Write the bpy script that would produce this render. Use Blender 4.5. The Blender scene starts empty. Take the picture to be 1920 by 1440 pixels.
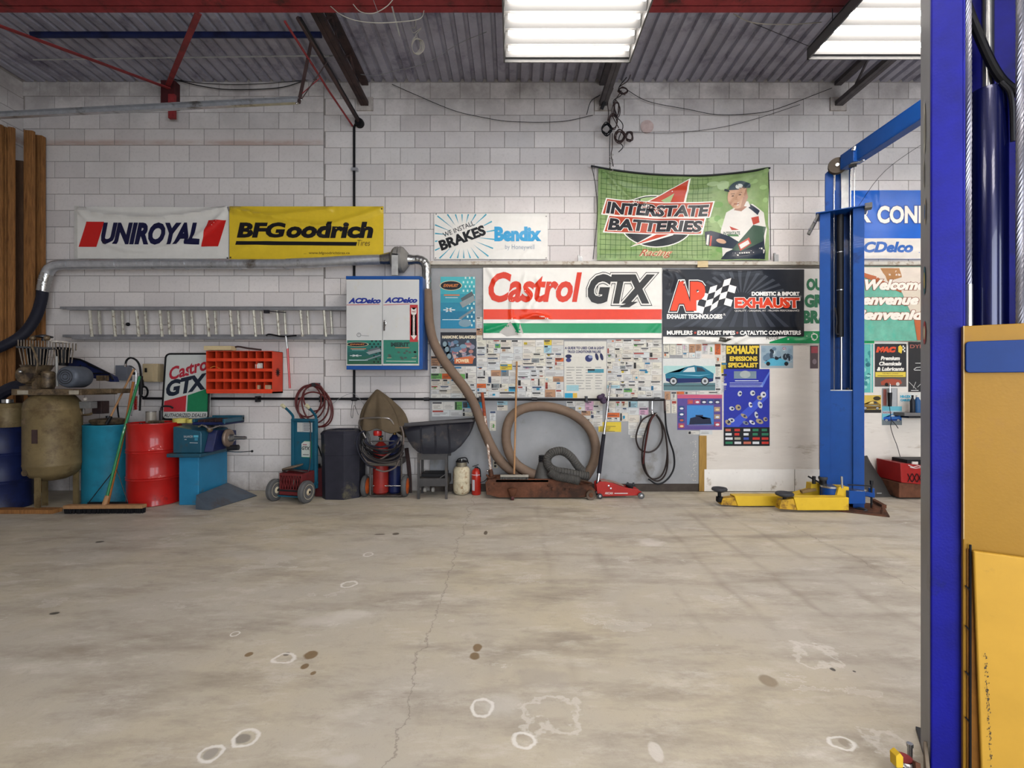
import bpy, bmesh, math, random
import numpy as np
from mathutils import Vector, Matrix
R = random.Random(7)
C = bpy.context.scene.collection
F = 900.0; D = 6.5; H = 1.444
sc = bpy.context.scene
# ---------------------------------------------------------------- camera, world, exposure
cam = bpy.data.objects.new('camera', bpy.data.cameras.new('camera'))
cam.data.sensor_width = 36; cam.data.lens = 36*F/1920
cam.data.clip_end = 60; cam.data.clip_start = 0.05
cam.location = (0, 0, H); cam.rotation_euler = (math.pi/2, 0, 0)
C.objects.link(cam); sc.camera = cam
w = bpy.data.worlds.new('world'); sc.world = w; w.use_nodes = True
w.node_tree.nodes['Background'].inputs[0].default_value = (.86, .92, 1, 1)
w.node_tree.nodes['Background'].inputs[1].default_value = 5.8
sc.view_settings.view_transform = 'Standard'; sc.view_settings.look = 'None'
sc.view_settings.gamma = 1; sc.view_settings.use_curve_mapping = False
sc.view_settings.exposure = 0.57
TUBE = 30.0          # emission of the fluorescent tubes
BOUNCE = 12
try: sc.cycles.max_bounces = BOUNCE; sc.cycles.diffuse_bounces = 5
except Exception: pass
# ---------------------------------------------------------------- helpers
def lin(c):
    if isinstance(c, str):
        c = c.lstrip('#'); c = [int(c[i:i+2], 16)/255 for i in (0, 2, 4)]
    else: c = [x/255 for x in c]
    return tuple((x/12.92 if x <= .04045 else ((x+.055)/1.055)**2.4) for x in c) + (1,)
def X(px, d): return (px-960)/F*d
def Z(py, d): return H+(720-py)/F*d
def G(py): return F*H/(py-720)
def p(px, py, d): return Vector((X(px, d), d, Z(py, d)))
def gp(px, py): d = G(py); return Vector((X(px, d), d, 0))
MATS = {}
def M(name, col, rough=.55, metal=0., var=.12, scale=6., bump=.0, bscale=60., dirt=None, damt=.0, dscale=3., emit=0, stretch=None, coat=0, k=.72):
    if name in MATS: return MATS[name]
    m = bpy.data.materials.new(name); m.use_nodes = True; nt = m.node_tree; N = nt.nodes; L = nt.links
    b = N['Principled BSDF']; b.inputs['Roughness'].default_value = rough; b.inputs['Metallic'].default_value = metal
    b.inputs['Specular IOR Level'].default_value = .22 if metal < .3 else .5
    if coat: b.inputs['Coat Weight'].default_value = coat
    tc = N.new('ShaderNodeTexCoord'); vec = tc.outputs['Object']
    if stretch:
        mp = N.new('ShaderNodeMapping'); mp.inputs['Scale'].default_value = stretch; L.new(vec, mp.inputs['Vector']); vec = mp.outputs[0]
    n = N.new('ShaderNodeTexNoise'); n.inputs['Scale'].default_value = scale; n.inputs['Detail'].default_value = 5; n.inputs['Roughness'].default_value = .65
    L.new(vec, n.inputs['Vector'])
    mr = N.new('ShaderNodeMapRange'); mr.inputs[1].default_value = .3; mr.inputs[2].default_value = .7
    mr.inputs[3].default_value = 1-var; mr.inputs[4].default_value = 1+var; L.new(n.outputs[0], mr.inputs[0])
    c = lin('#ffffff') if col == 'attr' else lin(col)
    if not emit: c = (c[0]*k, c[1]*k, c[2]*k, 1)
    if col == 'attr':
        a = N.new('ShaderNodeAttribute'); a.attribute_name = 'Col'; src = a.outputs['Color']
    else:
        rgb = N.new('ShaderNodeRGB'); rgb.outputs[0].default_value = c; src = rgb.outputs[0]
    vm = N.new('ShaderNodeVectorMath'); vm.operation = 'SCALE'; L.new(src, vm.inputs[0])
    if col == 'attr':
        for q_ in (3, 4): mr.inputs[q_].default_value *= k
        b.inputs['Specular IOR Level'].default_value = .25
    L.new(mr.outputs[0], vm.inputs['Scale']); out = vm.outputs[0]
    if dirt:
        n2 = N.new('ShaderNodeTexNoise'); n2.inputs['Scale'].default_value = dscale; n2.inputs['Detail'].default_value = 8; n2.inputs['Roughness'].default_value = .7
        L.new(vec, n2.inputs['Vector'])
        m2 = N.new('ShaderNodeMapRange'); m2.inputs[1].default_value = .62-damt*.35; m2.inputs[2].default_value = .72-damt*.2; L.new(n2.outputs[0], m2.inputs[0])
        mx = N.new('ShaderNodeMix'); mx.data_type = 'RGBA'; L.new(m2.outputs[0], mx.inputs[0]); L.new(out, mx.inputs[6]); mx.inputs[7].default_value = lin(dirt); out = mx.outputs[2]
    L.new(out, b.inputs['Base Color'])
    if bump:
        n3 = N.new('ShaderNodeTexNoise'); n3.inputs['Scale'].default_value = bscale; L.new(vec, n3.inputs['Vector'])
        bp = N.new('ShaderNodeBump'); bp.inputs['Strength'].default_value = bump; bp.inputs['Distance'].default_value = .01
        L.new(n3.outputs[0], bp.inputs['Height']); L.new(bp.outputs[0], b.inputs['Normal'])
    if emit:
        b.inputs['Emission Color'].default_value = c; b.inputs['Emission Strength'].default_value = emit
    MATS[name] = m; return m
def catmull(pts, res=6, closed=False):
    pts = [Vector(q) for q in pts]; out = []; n = len(pts)
    if n < 3: return pts
    rng = range(n if closed else n-1)
    for i in rng:
        if closed: a, b, c, d = pts[i-1], pts[i], pts[(i+1) % n], pts[(i+2) % n]
        else:
            b, c = pts[i], pts[i+1]; a = pts[i-1] if i else b*2-c; d = pts[i+2] if i+2 < n else c*2-b
        for k in range(res):
            t = k/res
            out.append(.5*((2*b)+(c-a)*t+(2*a-5*b+4*c-d)*t*t+(3*b-a-3*c+d)*t**3))
    if not closed: out.append(pts[-1])
    return out
class MB:
    def __init__(s): s.v = []; s.f = []; s.c = []; s.col = None
    def add(s, v, f, col=None):
        k = len(s.v); s.v += [tuple(q) for q in v]; s.f += [tuple(i+k for i in q) for q in f]; s.c += [col or s.col]*len(f); return s
    def box(s, x0, x1, y0, y1, z0, z1, col=None):
        v = [(x, y, z) for z in (z0, z1) for y in (y0, y1) for x in (x0, x1)]
        return s.add(v, [(0, 2, 3, 1), (4, 5, 7, 6), (0, 1, 5, 4), (2, 6, 7, 3), (0, 4, 6, 2), (1, 3, 7, 5)], col)
    def pbox(s, px0, py0, px1, py1, d, dep, col=None):     # front face given in photo pixels at depth d
        return s.box(X(px0, d), X(px1, d), d, d+dep, Z(py1, d), Z(py0, d), col)
    def beam(s, a, b, w_, h_=None, up=(0, 0, 1), col=None):
        h_ = h_ or w_; a = Vector(a); b = Vector(b); t = (b-a).normalized(); u = Vector(up)
        if abs(t.dot(u)) > .95: u = Vector((0, 1, 0))
        r = t.cross(u).normalized()*w_/2; q = r.cross(t).normalized()*h_/2
        v = [e+i*r+j*q for e in (a, b) for j in (-1, 1) for i in (-1, 1)]
        return s.add(v, [(0, 1, 3, 2), (4, 6, 7, 5), (0, 4, 5, 1), (2, 3, 7, 6), (0, 2, 6, 4), (1, 5, 7, 3)], col)
    def cyl(s, a, b, r, r2=None, n=16, col=None, caps=True):
        a = Vector(a); b = Vector(b); r2 = r if r2 is None else r2; t = (b-a).normalized(); u = t.orthogonal().normalized(); q = t.cross(u)
        v = []
        for e, rr in ((a, r), (b, r2)):
            for i in range(n):
                th = 2*math.pi*i/n; v.append(e+rr*(math.cos(th)*u+math.sin(th)*q))
        f = [(i, (i+1) % n, n+(i+1) % n, n+i) for i in range(n)]
        if caps: f += [tuple(range(n-1, -1, -1)), tuple(range(n, 2*n))]
        return s.add(v, f, col)
    def tube(s, pts, r, n=8, closed=False, smooth=6, col=None):
        P_ = catmull(pts, smooth, closed) if smooth > 1 else [Vector(q) for q in pts]
        m = len(P_); v = []; u = None
        for i, q in enumerate(P_):
            a = P_[i-1] if (i or closed) else q; b = P_[(i+1) % m] if (i < m-1 or closed) else q
            t = (b-a).normalized() if (b-a).length > 1e-9 else Vector((0, 0, 1))
            if u is None: u = t.orthogonal().normalized()
            u = (u-t*u.dot(t)).normalized(); w_ = t.cross(u); rr = r(i/m) if callable(r) else r
            for k in range(n):
                th = 2*math.pi*k/n; v.append(q+rr*(math.cos(th)*u+math.sin(th)*w_))
        f = []
        for i in range(m if closed else m-1):
            j = (i+1) % m
            for k in range(n): f.append((i*n+k, i*n+(k+1) % n, j*n+(k+1) % n, j*n+k))
        if not closed: f += [tuple(range(n-1, -1, -1)), tuple(range((m-1)*n, m*n))]
        return s.add(v, f, col)
    def lathe(s, c, prof, n=28, ax='Z', col=None, caps=True):
        c = Vector(c); v = []
        for r, z in prof:
            for i in range(n):
                th = 2*math.pi*i/n; a, b = r*math.cos(th), r*math.sin(th)
                v.append(c+Vector({'Z': (a, b, z), 'X': (z, a, b), 'Y': (b, z, a)}[ax]))
        f = []
        for j in range(len(prof)-1):
            for i in range(n): f.append((j*n+i, j*n+(i+1) % n, (j+1)*n+(i+1) % n, (j+1)*n+i))
        if caps:
            f += [tuple(range(n-1, -1, -1)), tuple(range((len(prof)-1)*n, len(prof)*n))]
        return s.add(v, f, col)
    def torus(s, c, R_, r, ax='Z', n=24, m=8, col=None):
        pts = []
        for i in range(n):
            th = 2*math.pi*i/n; a, b = R_*math.cos(th), R_*math.sin(th)
            pts.append(Vector(c)+Vector({'Z': (a, b, 0), 'X': (0, a, b), 'Y': (a, 0, b)}[ax]))
        return s.tube(pts, r, m, True, 1, col)
    def prism(s, pts, vec, col=None):
        n = len(pts); vec = Vector(vec); v = [Vector(q) for q in pts]+[Vector(q)+vec for q in pts]
        return s.add(v, [tuple(range(n)), tuple(range(2*n-1, n-1, -1))]+[(i, n+i, n+(i+1) % n, (i+1) % n) for i in range(n)], col)
    def pprism(s, pts, d, dep, col=None): return s.prism([p(a, b, d) for a, b in pts], (0, dep, 0), col)
    def sph(s, c, r, n=12, m=8, col=None, sz=1):
        pr = [(max(r*math.sin(math.pi*i/m), 1e-4), -sz*r*math.cos(math.pi*i/m)) for i in range(m+1)]
        return s.lathe(c, pr, n, 'Z', col, False)
ORG = {}
def root_org(par): return ORG.get(par.name, Vector((0, 0, 0))) if par else None
def mesh_of(mb, name, off, smooth=35, normals=None):
    me = bpy.data.meshes.new(name)
    me.from_pydata([tuple(Vector(q)-off) for q in mb.v], [], mb.f)
    bm = bmesh.new(); bm.from_mesh(me); bmesh.ops.recalc_face_normals(bm, faces=bm.faces); bm.to_mesh(me); bm.free()
    if any(c is not None for c in mb.c):
        ca = me.color_attributes.new('Col', 'FLOAT_COLOR', 'CORNER'); arr = []
        for po in me.polygons: arr += list(lin(mb.c[po.index]))*po.loop_total
        ca.data.foreach_set('color', arr)
    if smooth:
        me.shade_smooth(); me.set_sharp_from_angle(angle=math.radians(smooth))
    return me
def obj(name, mb, mat, parent=None, bevel=0, smooth=35, local=False):
    if parent is not None: off = Vector((0, 0, 0)) if local else root_org(parent)
    else:
        a = np.array(mb.v); off = Vector(((a[:, 0].min()+a[:, 0].max())/2, (a[:, 1].min()+a[:, 1].max())/2, a[:, 2].min()))
    me = mesh_of(mb, name, off, smooth); o = bpy.data.objects.new(name, me); C.objects.link(o)
    if isinstance(mat, (list, tuple)):
        for m in mat: me.materials.append(m)
    else: me.materials.append(mat)
    if parent is not None: o.parent = parent; ORG[o.name] = off
    else: o.location = off; ORG[o.name] = off
    if bevel:
        b = o.modifiers.new('bevel', 'BEVEL'); b.width = bevel; b.segments = 2; b.limit_method = 'ANGLE'; b.angle_limit = math.radians(40); b.harden_normals = True
    return o
def tag(o, label=None, cat=None, group=None, kind=None):
    if label: o['label'] = label
    if cat: o['category'] = cat
    if group: o['group'] = group
    if kind: o['kind'] = kind
    return o
def T(name, label, cat, loc, rz=0, group=None):
    o = bpy.data.objects.new(name, None); C.objects.link(o); o.location = loc; o.rotation_euler = (0, 0, rz)
    o.empty_display_size = .1; ORG[o.name] = Vector(loc) if rz == 0 else Vector((0, 0, 0))
    return tag(o, label, cat, group)
# ---- flat print: polygons and lettering laid in photo-sized units on a sheet
_TX = {}
def text2d(s, off=0., shear=0., sp=1.):
    k = (s, off, shear, sp)
    if k in _TX: return _TX[k]
    cu = bpy.data.curves.new('t', 'FONT'); cu.body = s; cu.offset = off; cu.shear = shear; cu.resolution_u = 3; cu.space_character = sp
    o = bpy.data.objects.new('t', cu); C.objects.link(o)
    dg = bpy.context.evaluated_depsgraph_get(); me = bpy.data.meshes.new_from_object(o.evaluated_get(dg))
    v = [(q.co.x, q.co.y) for q in me.vertices]; f = [tuple(q.vertices) for q in me.polygons]
    bpy.data.objects.remove(o); bpy.data.curves.remove(cu); bpy.data.meshes.remove(me)
    _TX[k] = (v, f); return v, f
class Sheet:
    """a relief surface: grid of heights over a photo-pixel rectangle, folds given as polylines"""
    def __init__(s, x0, y0, x1, y1, d, folds=(), step=4., noise=.002, seed=0, warp=None):
        s.x0, s.y0, s.x1, s.y1, s.d = x0, y0, x1, y1, d
        s.nx = max(2, int(round((x1-x0)/step))); s.ny = max(2, int(round((y1-y0)/step)))
        gx = np.linspace(x0, x1, s.nx+1); gy = np.linspace(y0, y1, s.ny+1); s.gx, s.gy = gx, gy
        XX, YY = np.meshgrid(gx, gy); h = np.zeros_like(XX); rs = np.random.RandomState(seed)
        for _ in range(7):
            kx, ky = rs.uniform(-.09, .09), rs.uniform(-.06, .06); h += noise*np.sin(XX*kx+YY*ky+rs.uniform(0, 6))*rs.uniform(.3, 1)
        for pts, amp, wd in folds:
            q = catmull([(a, b, 0) for a, b in pts], 8) if len(pts) > 2 else [Vector((a, b, 0)) for a, b in pts]
            dist = np.full_like(XX, 1e9)
            for a, b in zip(q[:-1], q[1:]):
                ax, ay, bx, by = a.x, a.y, b.x, b.y; L2 = (bx-ax)**2+(by-ay)**2+1e-9
                t = np.clip(((XX-ax)*(bx-ax)+(YY-ay)*(by-ay))/L2, 0, 1)
                dist = np.minimum(dist, np.hypot(XX-ax-t*(bx-ax), YY-ay-t*(by-ay)))
            h += 1.9*amp*np.exp(-(dist/(wd*.85))**2)
        s.h = h; s.warp = warp
    def ht(s, x, y):
        fx = min(max((x-s.x0)/(s.x1-s.x0)*s.nx, 0), s.nx-1e-6); fy = min(max((y-s.y0)/(s.y1-s.y0)*s.ny, 0), s.ny-1e-6)
        i, j = int(fx), int(fy); a, b = fx-i, fy-j; h = s.h
        return (h[j, i]*(1-a)+h[j, i+1]*a)*(1-b)+(h[j+1, i]*(1-a)+h[j+1, i+1]*a)*b
    def pos(s, x, y, lift=0):
        h = s.ht(x, y)
        if s.warp: x, y = s.warp(x, y)
        return Vector((X(x, s.d), s.d-h-lift, Z(y, s.d)))
    def cloth(s, name, mat, parent=None, col=None, mask=None, th=.003):
        mb = MB(); W = s.nx+1; n = W*(s.ny+1)
        for j in range(s.ny+1):
            for i in range(W): mb.v.append(tuple(s.pos(s.gx[i], s.gy[j])))
        for k in range(n): x, y, z = mb.v[k]; mb.v.append((x, y+th, z))
        for j in range(s.ny):
            for i in range(s.nx):
                q = (j*W+i, j*W+i+1, (j+1)*W+i+1, (j+1)*W+i); mb.f.append(q); mb.f.append(tuple(n+a for a in reversed(q))); mb.c += [col, col]
        def edge(a, b): mb.f.append((a, n+a, n+b, b)); mb.c.append(col)
        for i in range(s.nx): edge(i, i+1); edge(s.ny*W+i+1, s.ny*W+i)
        for j in range(s.ny): edge((j+1)*W, j*W); edge(j*W+s.nx, (j+1)*W+s.nx)
        return obj(name, mb, mat, parent, smooth=60)
class Print:
    def __init__(s, sheet=None, d=None): s.sheet = sheet; s.d = sheet.d if sheet else d; s.items = []
    def add(s, v, f, c, l): s.items.append((v, f, c, l)); return s
    def poly(s, pts, c, l=1): return s.add(pts, [tuple(range(len(pts)))], c, l)
    def rect(s, x0, y0, x1, y1, c, l=1): return s.poly([(x0, y0), (x1, y0), (x1, y1), (x0, y1)], c, l)
    def ell(s, cx, cy, rx, ry, c, l=1, n=24, a0=0, a1=360, rot=0):
        pts = []; m = n+1 if a1-a0 < 360 else n; cr, sr = math.cos(math.radians(rot)), math.sin(math.radians(rot))
        for i in range(m):
            th = math.radians(a0+(a1-a0)*i/n); x, y = rx*math.cos(th), -ry*math.sin(th); pts.append((cx+x*cr-y*sr, cy+x*sr+y*cr))
        return s.poly(pts, c, l)
    def line(s, x0, y0, x1, y1, w_, c, l=1):
        L = math.hypot(x1-x0, y1-y0) or 1; nx, ny = -(y1-y0)/L*w_/2, (x1-x0)/L*w_/2
        return s.poly([(x0+nx, y0+ny), (x1+nx, y1+ny), (x1-nx, y1-ny), (x0-nx, y0-ny)], c, l)
    def pl(s, pts, w_, c, l=1):
        for a, b in zip(pts[:-1], pts[1:]): s.line(a[0], a[1], b[0], b[1], w_, c, l)
        return s
    def text(s, t, x0, y0, x1, y1, c, l=2, off=.02, shear=0., rot=0, outline=None, fn=None, sp=1.):
        v, f = text2d(t, off, shear, sp); xs = [q[0] for q in v]; ys = [q[1] for q in v]
        a, b, c0, d0 = min(xs), max(xs), min(ys), max(ys); cx, cy = (x0+x1)/2, (y0+y1)/2; cr, sr = math.cos(math.radians(rot)), math.sin(math.radians(rot))
        def mp(q):
            x = x0+(q[0]-a)/(b-a)*(x1-x0); y = y1-(q[1]-c0)/(d0-c0)*(y1-y0)
            if rot: dx, dy = x-cx, y-cy; x, y = cx+dx*cr+dy*sr, cy-dx*sr+dy*cr
            return fn(x, y) if fn else (x, y)
        if outline:
            for k, (oo, oc) in enumerate(outline):
                v2, f2 = text2d(t, oo, shear, sp); s.add([mp(q) for q in v2], f2, oc, l-1+.15*(len(outline)-1-k)-.3)
        return s.add([mp(q) for q in v], f, c, l)
    def build(s, name, parent, mat, local=None, step=.0006):
        """on a Sheet the print is cut along the sheet's grid and follows its folds"""
        mb = MB(); nrm = []
        for v, f, c, l in s.items:
            bm = bmesh.new(); bv = [bm.verts.new((x, y, 0)) for x, y in v]
            for q in f:
                try: bm.faces.new([bv[i] for i in q])
                except Exception: pass
            bmesh.ops.triangulate(bm, faces=bm.faces[:], ngon_method='EAR_CLIP')
            if s.sheet:
                sh = s.sheet; xs = [q[0] for q in v]; ys = [q[1] for q in v]
                for gx in sh.gx[1:-1]:
                    if min(xs) < gx < max(xs): bmesh.ops.bisect_plane(bm, geom=bm.verts[:]+bm.edges[:]+bm.faces[:], plane_co=(gx, 0, 0), plane_no=(1, 0, 0))
                for gy in sh.gy[1:-1]:
                    if min(ys) < gy < max(ys): bmesh.ops.bisect_plane(bm, geom=bm.verts[:]+bm.edges[:]+bm.faces[:], plane_co=(0, gy, 0), plane_no=(0, 1, 0))
            bm.verts.index_update(); lift = (.0026 if s.sheet else .0012)+l*step
            if s.sheet: pv = [s.sheet.pos(q.co.x, q.co.y, lift) for q in bm.verts]
            elif local: pv = [local(q.co.x, q.co.y, lift) for q in bm.verts]
            else: pv = [Vector((X(q.co.x, s.d), s.d-lift, Z(q.co.y, s.d))) for q in bm.verts]
            mb.add(pv, [tuple(k.index for k in q.verts) for q in bm.faces], c)
            if s.sheet:
                sh = s.sheet; e = 1.5
                for q in bm.verts:
                    x, y = q.co.x, q.co.y; k = sh.d/F
                    gx = (sh.ht(x+e, y)-sh.ht(x-e, y))/(2*e*k); gy = (sh.ht(x, y+e)-sh.ht(x, y-e))/(2*e*k)
                    nrm.append(tuple(Vector((gx*-1, -1, gy)).normalized()))
            bm.free()
        if not mb.f: return None
        off = root_org(parent) if not local else Vector((0, 0, 0))
        me = bpy.data.meshes.new(name); me.from_pydata([tuple(Vector(q)-off) for q in mb.v], [], mb.f)
        ca = me.color_attributes.new('Col', 'FLOAT_COLOR', 'CORNER'); arr = []
        cc = {}
        for c in mb.c: cc.setdefault(str(c), lin(c))
        for po in me.polygons: arr += list(cc[str(mb.c[po.index])])*po.loop_total
        ca.data.foreach_set('color', arr)
        # all print faces look out of the sheet
        me.update(); flip = [po.index for po in me.polygons if po.normal.y > 0]
        if not local and flip:
            bm = bmesh.new(); bm.from_mesh(me); bm.faces.ensure_lookup_table(); bmesh.ops.reverse_faces(bm, faces=[bm.faces[i] for i in flip]); bm.to_mesh(me); bm.free()
        if nrm and len(nrm) == len(me.vertices):
            me.shade_smooth(); me.normals_split_custom_set_from_vertices(nrm)
        me.materials.append(mat); o = bpy.data.objects.new(name, me); C.objects.link(o); o.parent = parent; return o
# ---------------------------------------------------------------- materials
mp_ = M('printed_paper', 'attr', .6, 0, .05, 30, k=.7)
mv = M('printed_vinyl', 'attr', .33, 0, .05, 9, k=.8)
white_vinyl = M('white_vinyl', '#dedbd4', .35, 0, .04, 9, k=.82)
yellow_vinyl = M('yellow_vinyl', '#e6c534', .35, 0, .06, 9)
galv = M('galvanised', '#b4b6ba', .34, .7, .15, 14, k=1, dirt='#6c645a', damt=.15)
steel = M('bright_steel', '#b8b8b8', .25, .9, .1, 20)
aluminium = M('aluminium', '#a8a8a6', .42, .6, .15, 12, k=.9)
dkmetal = M('dark_metal', '#2a2a2e', .45, .4, .25, 12)
blackr = M('black_rubber', '#17171b', .6, 0, .2, 20)
rust = M('rusty_steel', '#6a4330', .75, .2, .3, 10, dirt='#33241d', damt=.4)
redsteel = M('red_primer', '#7d2c2e', .6, .1, .25, 5, k=1, dirt='#3a2420', damt=.25)
bluelift = M('blue_enamel', '#084590', .4, .0, .12, 3, coat=.1, dirt='#0a2350', damt=.1)
bluenear = M('deep_blue_enamel', '#0c1090', .5, .0, .25, 5, coat=.0, bump=.06, bscale=120, dirt='#0a1450', damt=.1)
yellowp = M('yellow_paint', '#dcb52c', .5, 0, .08, 4, dirt='#6a4a20', damt=.12)
timber = M('timber', '#9a6b3e', .75, 0, .3, 7, stretch=(12, 12, .7), dirt='#5a3920', damt=.3, dscale=5)
lightwood = M('pale_wood', '#cdb98f', .7, 0, .15, 20, stretch=(1, 8, 8))
handlewood = M('handle_wood', '#a87f58', .6, 0, .15, 20)
greyboard_m = M('grey_painted_board', '#8f9092', .6, 0, .1, 2.5, k=.85, dirt='#6d6a66', damt=.12, dscale=1.5, bump=.05, bscale=90)
whiteboard_m = M('white_painted_board', '#cdc6bd', .6, 0, .07, 3, k=.84, stretch=(.5, 1, 2.2), dirt='#8f8272', damt=.14, dscale=2)
cream = M('cream_paint', '#cfc4a8', .5, 0, .15, 20, dirt='#7a5a3a', damt=.3, dscale=14)
redp = M('red_enamel', '#b41e1a', .35, 0, .1, 5, coat=.3, dirt='#5a1a18', damt=.1)
orangered = M('orange_red_paint', '#dc4426', .45, 0, .1, 5)
teal = M('teal_plastic', '#1f7d97', .45, 0, .15, 4, dirt='#1c566c', damt=.25)
navy = M('navy_paint', '#1b2550', .4, 0, .25, 5, dirt='#11132a', damt=.3)
tealdk = M('dark_teal_enamel', '#235266', .4, 0, .15, 4, coat=.2, dirt='#3a3a38', damt=.15)
tealbl = M('blue_teal_enamel', '#2c7fa8', .45, 0, .12, 4, dirt='#4a5048', damt=.15)
olive = M('olive_tank_paint', '#7a6a4a', .5, .1, .25, 5, dirt='#453522', damt=.35)
finm = M('fin_iron', '#5c4c38', .5, .3, .35, 18, dirt='#1d1814', damt=.4, dscale=12)
bronze = M('oily_cast_iron', '#75634a', .5, .35, .35, 18, dirt='#2a211c', damt=.45, dscale=10)
slate = M('slate_plastic', '#2c2c36', .55, 0, .2, 8, dirt='#55503f', damt=.2)
tarp = M('olive_tarp', '#5b4e3c', .85, 0, .2, 6, bump=.2, bscale=25)
hosebr = M('brown_hose', '#7a6656', .7, 0, .15, 6, dirt='#5f4f44', damt=.3)
hosegr = M('grey_flex_hose', '#54524f', .7, 0, .2, 8)
black = M('black', '#101014', .5, 0, .1, 8)
tyre = M('tyre_rubber', '#5a5a5a', .8, 0, .15, 12)
chromel = M('chrome', '#cfcfd2', .12, 1, .05, 8)
# ================================================================ THE SETTING
XL, XR, YB, ZC = -6.62, 9.0, -4.5, 5.535
# --- concrete floor: wear, stains and spills at their own places
def floor_material():
    m = bpy.data.materials.new('concrete_floor'); m.use_nodes = True; nt = m.node_tree; N = nt.nodes; L = nt.links
    b = N['Principled BSDF']; geo = N.new('ShaderNodeNewGeometry'); pos = geo.outputs['Position']
    def noise(sc_, det=6, rough=.6, vec=None, st=None):
        n = N.new('ShaderNodeTexNoise'); n.inputs['Scale'].default_value = sc_; n.inputs['Detail'].default_value = det; n.inputs['Roughness'].default_value = rough
        v = vec or pos
        if st:
            mp2 = N.new('ShaderNodeMapping'); mp2.inputs['Scale'].default_value = st[0]; mp2.inputs['Rotation'].default_value = (0, 0, st[1]); L.new(v, mp2.inputs[0]); v = mp2.outputs[0]
        L.new(v, n.inputs['Vector']); return n
    def mr(s_, a, b_, c=0., d=1.):
        r = N.new('ShaderNodeMapRange'); r.inputs[1].default_value = a; r.inputs[2].default_value = b_; r.inputs[3].default_value = c; r.inputs[4].default_value = d; L.new(s_, r.inputs[0]); return r.outputs[0]
    def mix(fac, a, col):
        x = N.new('ShaderNodeMix'); x.data_type = 'RGBA'; L.new(fac, x.inputs[0]); L.new(a, x.inputs[6])
        if isinstance(col, str): x.inputs[7].default_value = lin(col)
        else: L.new(col, x.inputs[7])
        return x.outputs[2]
    def mul(a, b_):
        x = N.new('ShaderNodeMath'); x.operation = 'MULTIPLY'; L.new(a, x.inputs[0])
        if isinstance(b_, (int, float)): x.inputs[1].default_value = b_
        else: L.new(b_, x.inputs[1])
        return x.outputs[0]
    rgb = N.new('ShaderNodeRGB'); rgb.outputs[0].default_value = lin('#a69f93'); c = rgb.outputs[0]
    c = mix(mr(noise(.5, 5).outputs[0], .42, .6), c, '#ada38e')
    c = mix(mr(noise(1.1, 8, .7, st=((1, 3.2, 1), .5)).outputs[0], .48, .68, 0, .95), c, '#897f72')
    c = mix(mr(noise(2.3, 9, .75, st=((1, 2.6, 1), -.35)).outputs[0], .52, .7, 0, .7), c, '#bfb9af')
    c = mix(mr(noise(9, 8, .8).outputs[0], .55, .75, 0, .5), c, '#7d746a')
    c = mix(mr(noise(60, 3, .7).outputs[0], .6, .8, 0, .35), c, '#6b645c')
    # pale flaked patches: thin rims of a contour
    nn = noise(1.3, 7, .62, st=((1, 1.8, 1), .2)).outputs[0]
    c = mix(mr(nn, .625, .65, 0, .4), c, '#b8b2a9')
    e1 = N.new('ShaderNodeMath'); e1.operation = 'SUBTRACT'; L.new(nn, e1.inputs[0]); e1.inputs[1].default_value = .632
    e2 = N.new('ShaderNodeMath'); e2.operation = 'ABSOLUTE'; L.new(e1.outputs[0], e2.inputs[0])
    c = mix(mr(e2.outputs[0], .0, .006, .45, 0), c, '#cdc9c2')
    # old grid of tyre and formwork marks on the right half
    sep = N.new('ShaderNodeSeparateXYZ'); wob = noise(.9, 3)
    ad = N.new('ShaderNodeVectorMath'); ad.operation = 'MULTIPLY_ADD'; L.new(wob.outputs['Color'], ad.inputs[0]); ad.inputs[1].default_value = (.25, .25, 0); L.new(pos, ad.inputs[2]); L.new(ad.outputs[0], sep.inputs[0])
    gm = mr(noise(.7, 3).outputs[0], .44, .58)
    xm = mr(sep.outputs[0], -.4, .7); gm = mul(gm, xm); ym = mr(sep.outputs[1], 2.2, 2.6); gm = mul(gm, ym)
    for ch, per, wd in ((0, .42, .05), (1, .52, .05)):
        q = N.new('ShaderNodeMath'); q.operation = 'PINGPONG'; L.new(sep.outputs[ch], q.inputs[0]); q.inputs[1].default_value = per/2
        c = mix(mul(mul(mr(q.outputs[0], 0, wd, 1, 0), gm), .38), c, '#75695b')
    # wandering cracks
    sp2 = N.new('ShaderNodeSeparateXYZ'); nz = noise(2.2, 6, .7)
    a2 = N.new('ShaderNodeVectorMath'); a2.operation = 'MULTIPLY_ADD'; L.new(nz.outputs['Color'], a2.inputs[0]); a2.inputs[1].default_value = (.3, .3, 0); L.new(pos, a2.inputs[2]); L.new(a2.outputs[0], sp2.inputs[0])
    for x0 in (-.33, 3.0):
        q = N.new('ShaderNodeMath'); q.operation = 'SUBTRACT'; L.new(sp2.outputs[0], q.inputs[0]); q.inputs[1].default_value = x0
        q2 = N.new('ShaderNodeMath'); q2.operation = 'ABSOLUTE'; L.new(q.outputs[0], q2.inputs[0])
        c = mix(mr(q2.outputs[0], .001, .006, .55, 0), c, '#6d645a')
    # spills and chips
    wv = noise(7, 4, .6); w2 = N.new('ShaderNodeVectorMath'); w2.operation = 'SUBTRACT'; L.new(wv.outputs['Color'], w2.inputs[0]); w2.inputs[1].default_value = (.5, .5, .5)
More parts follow.
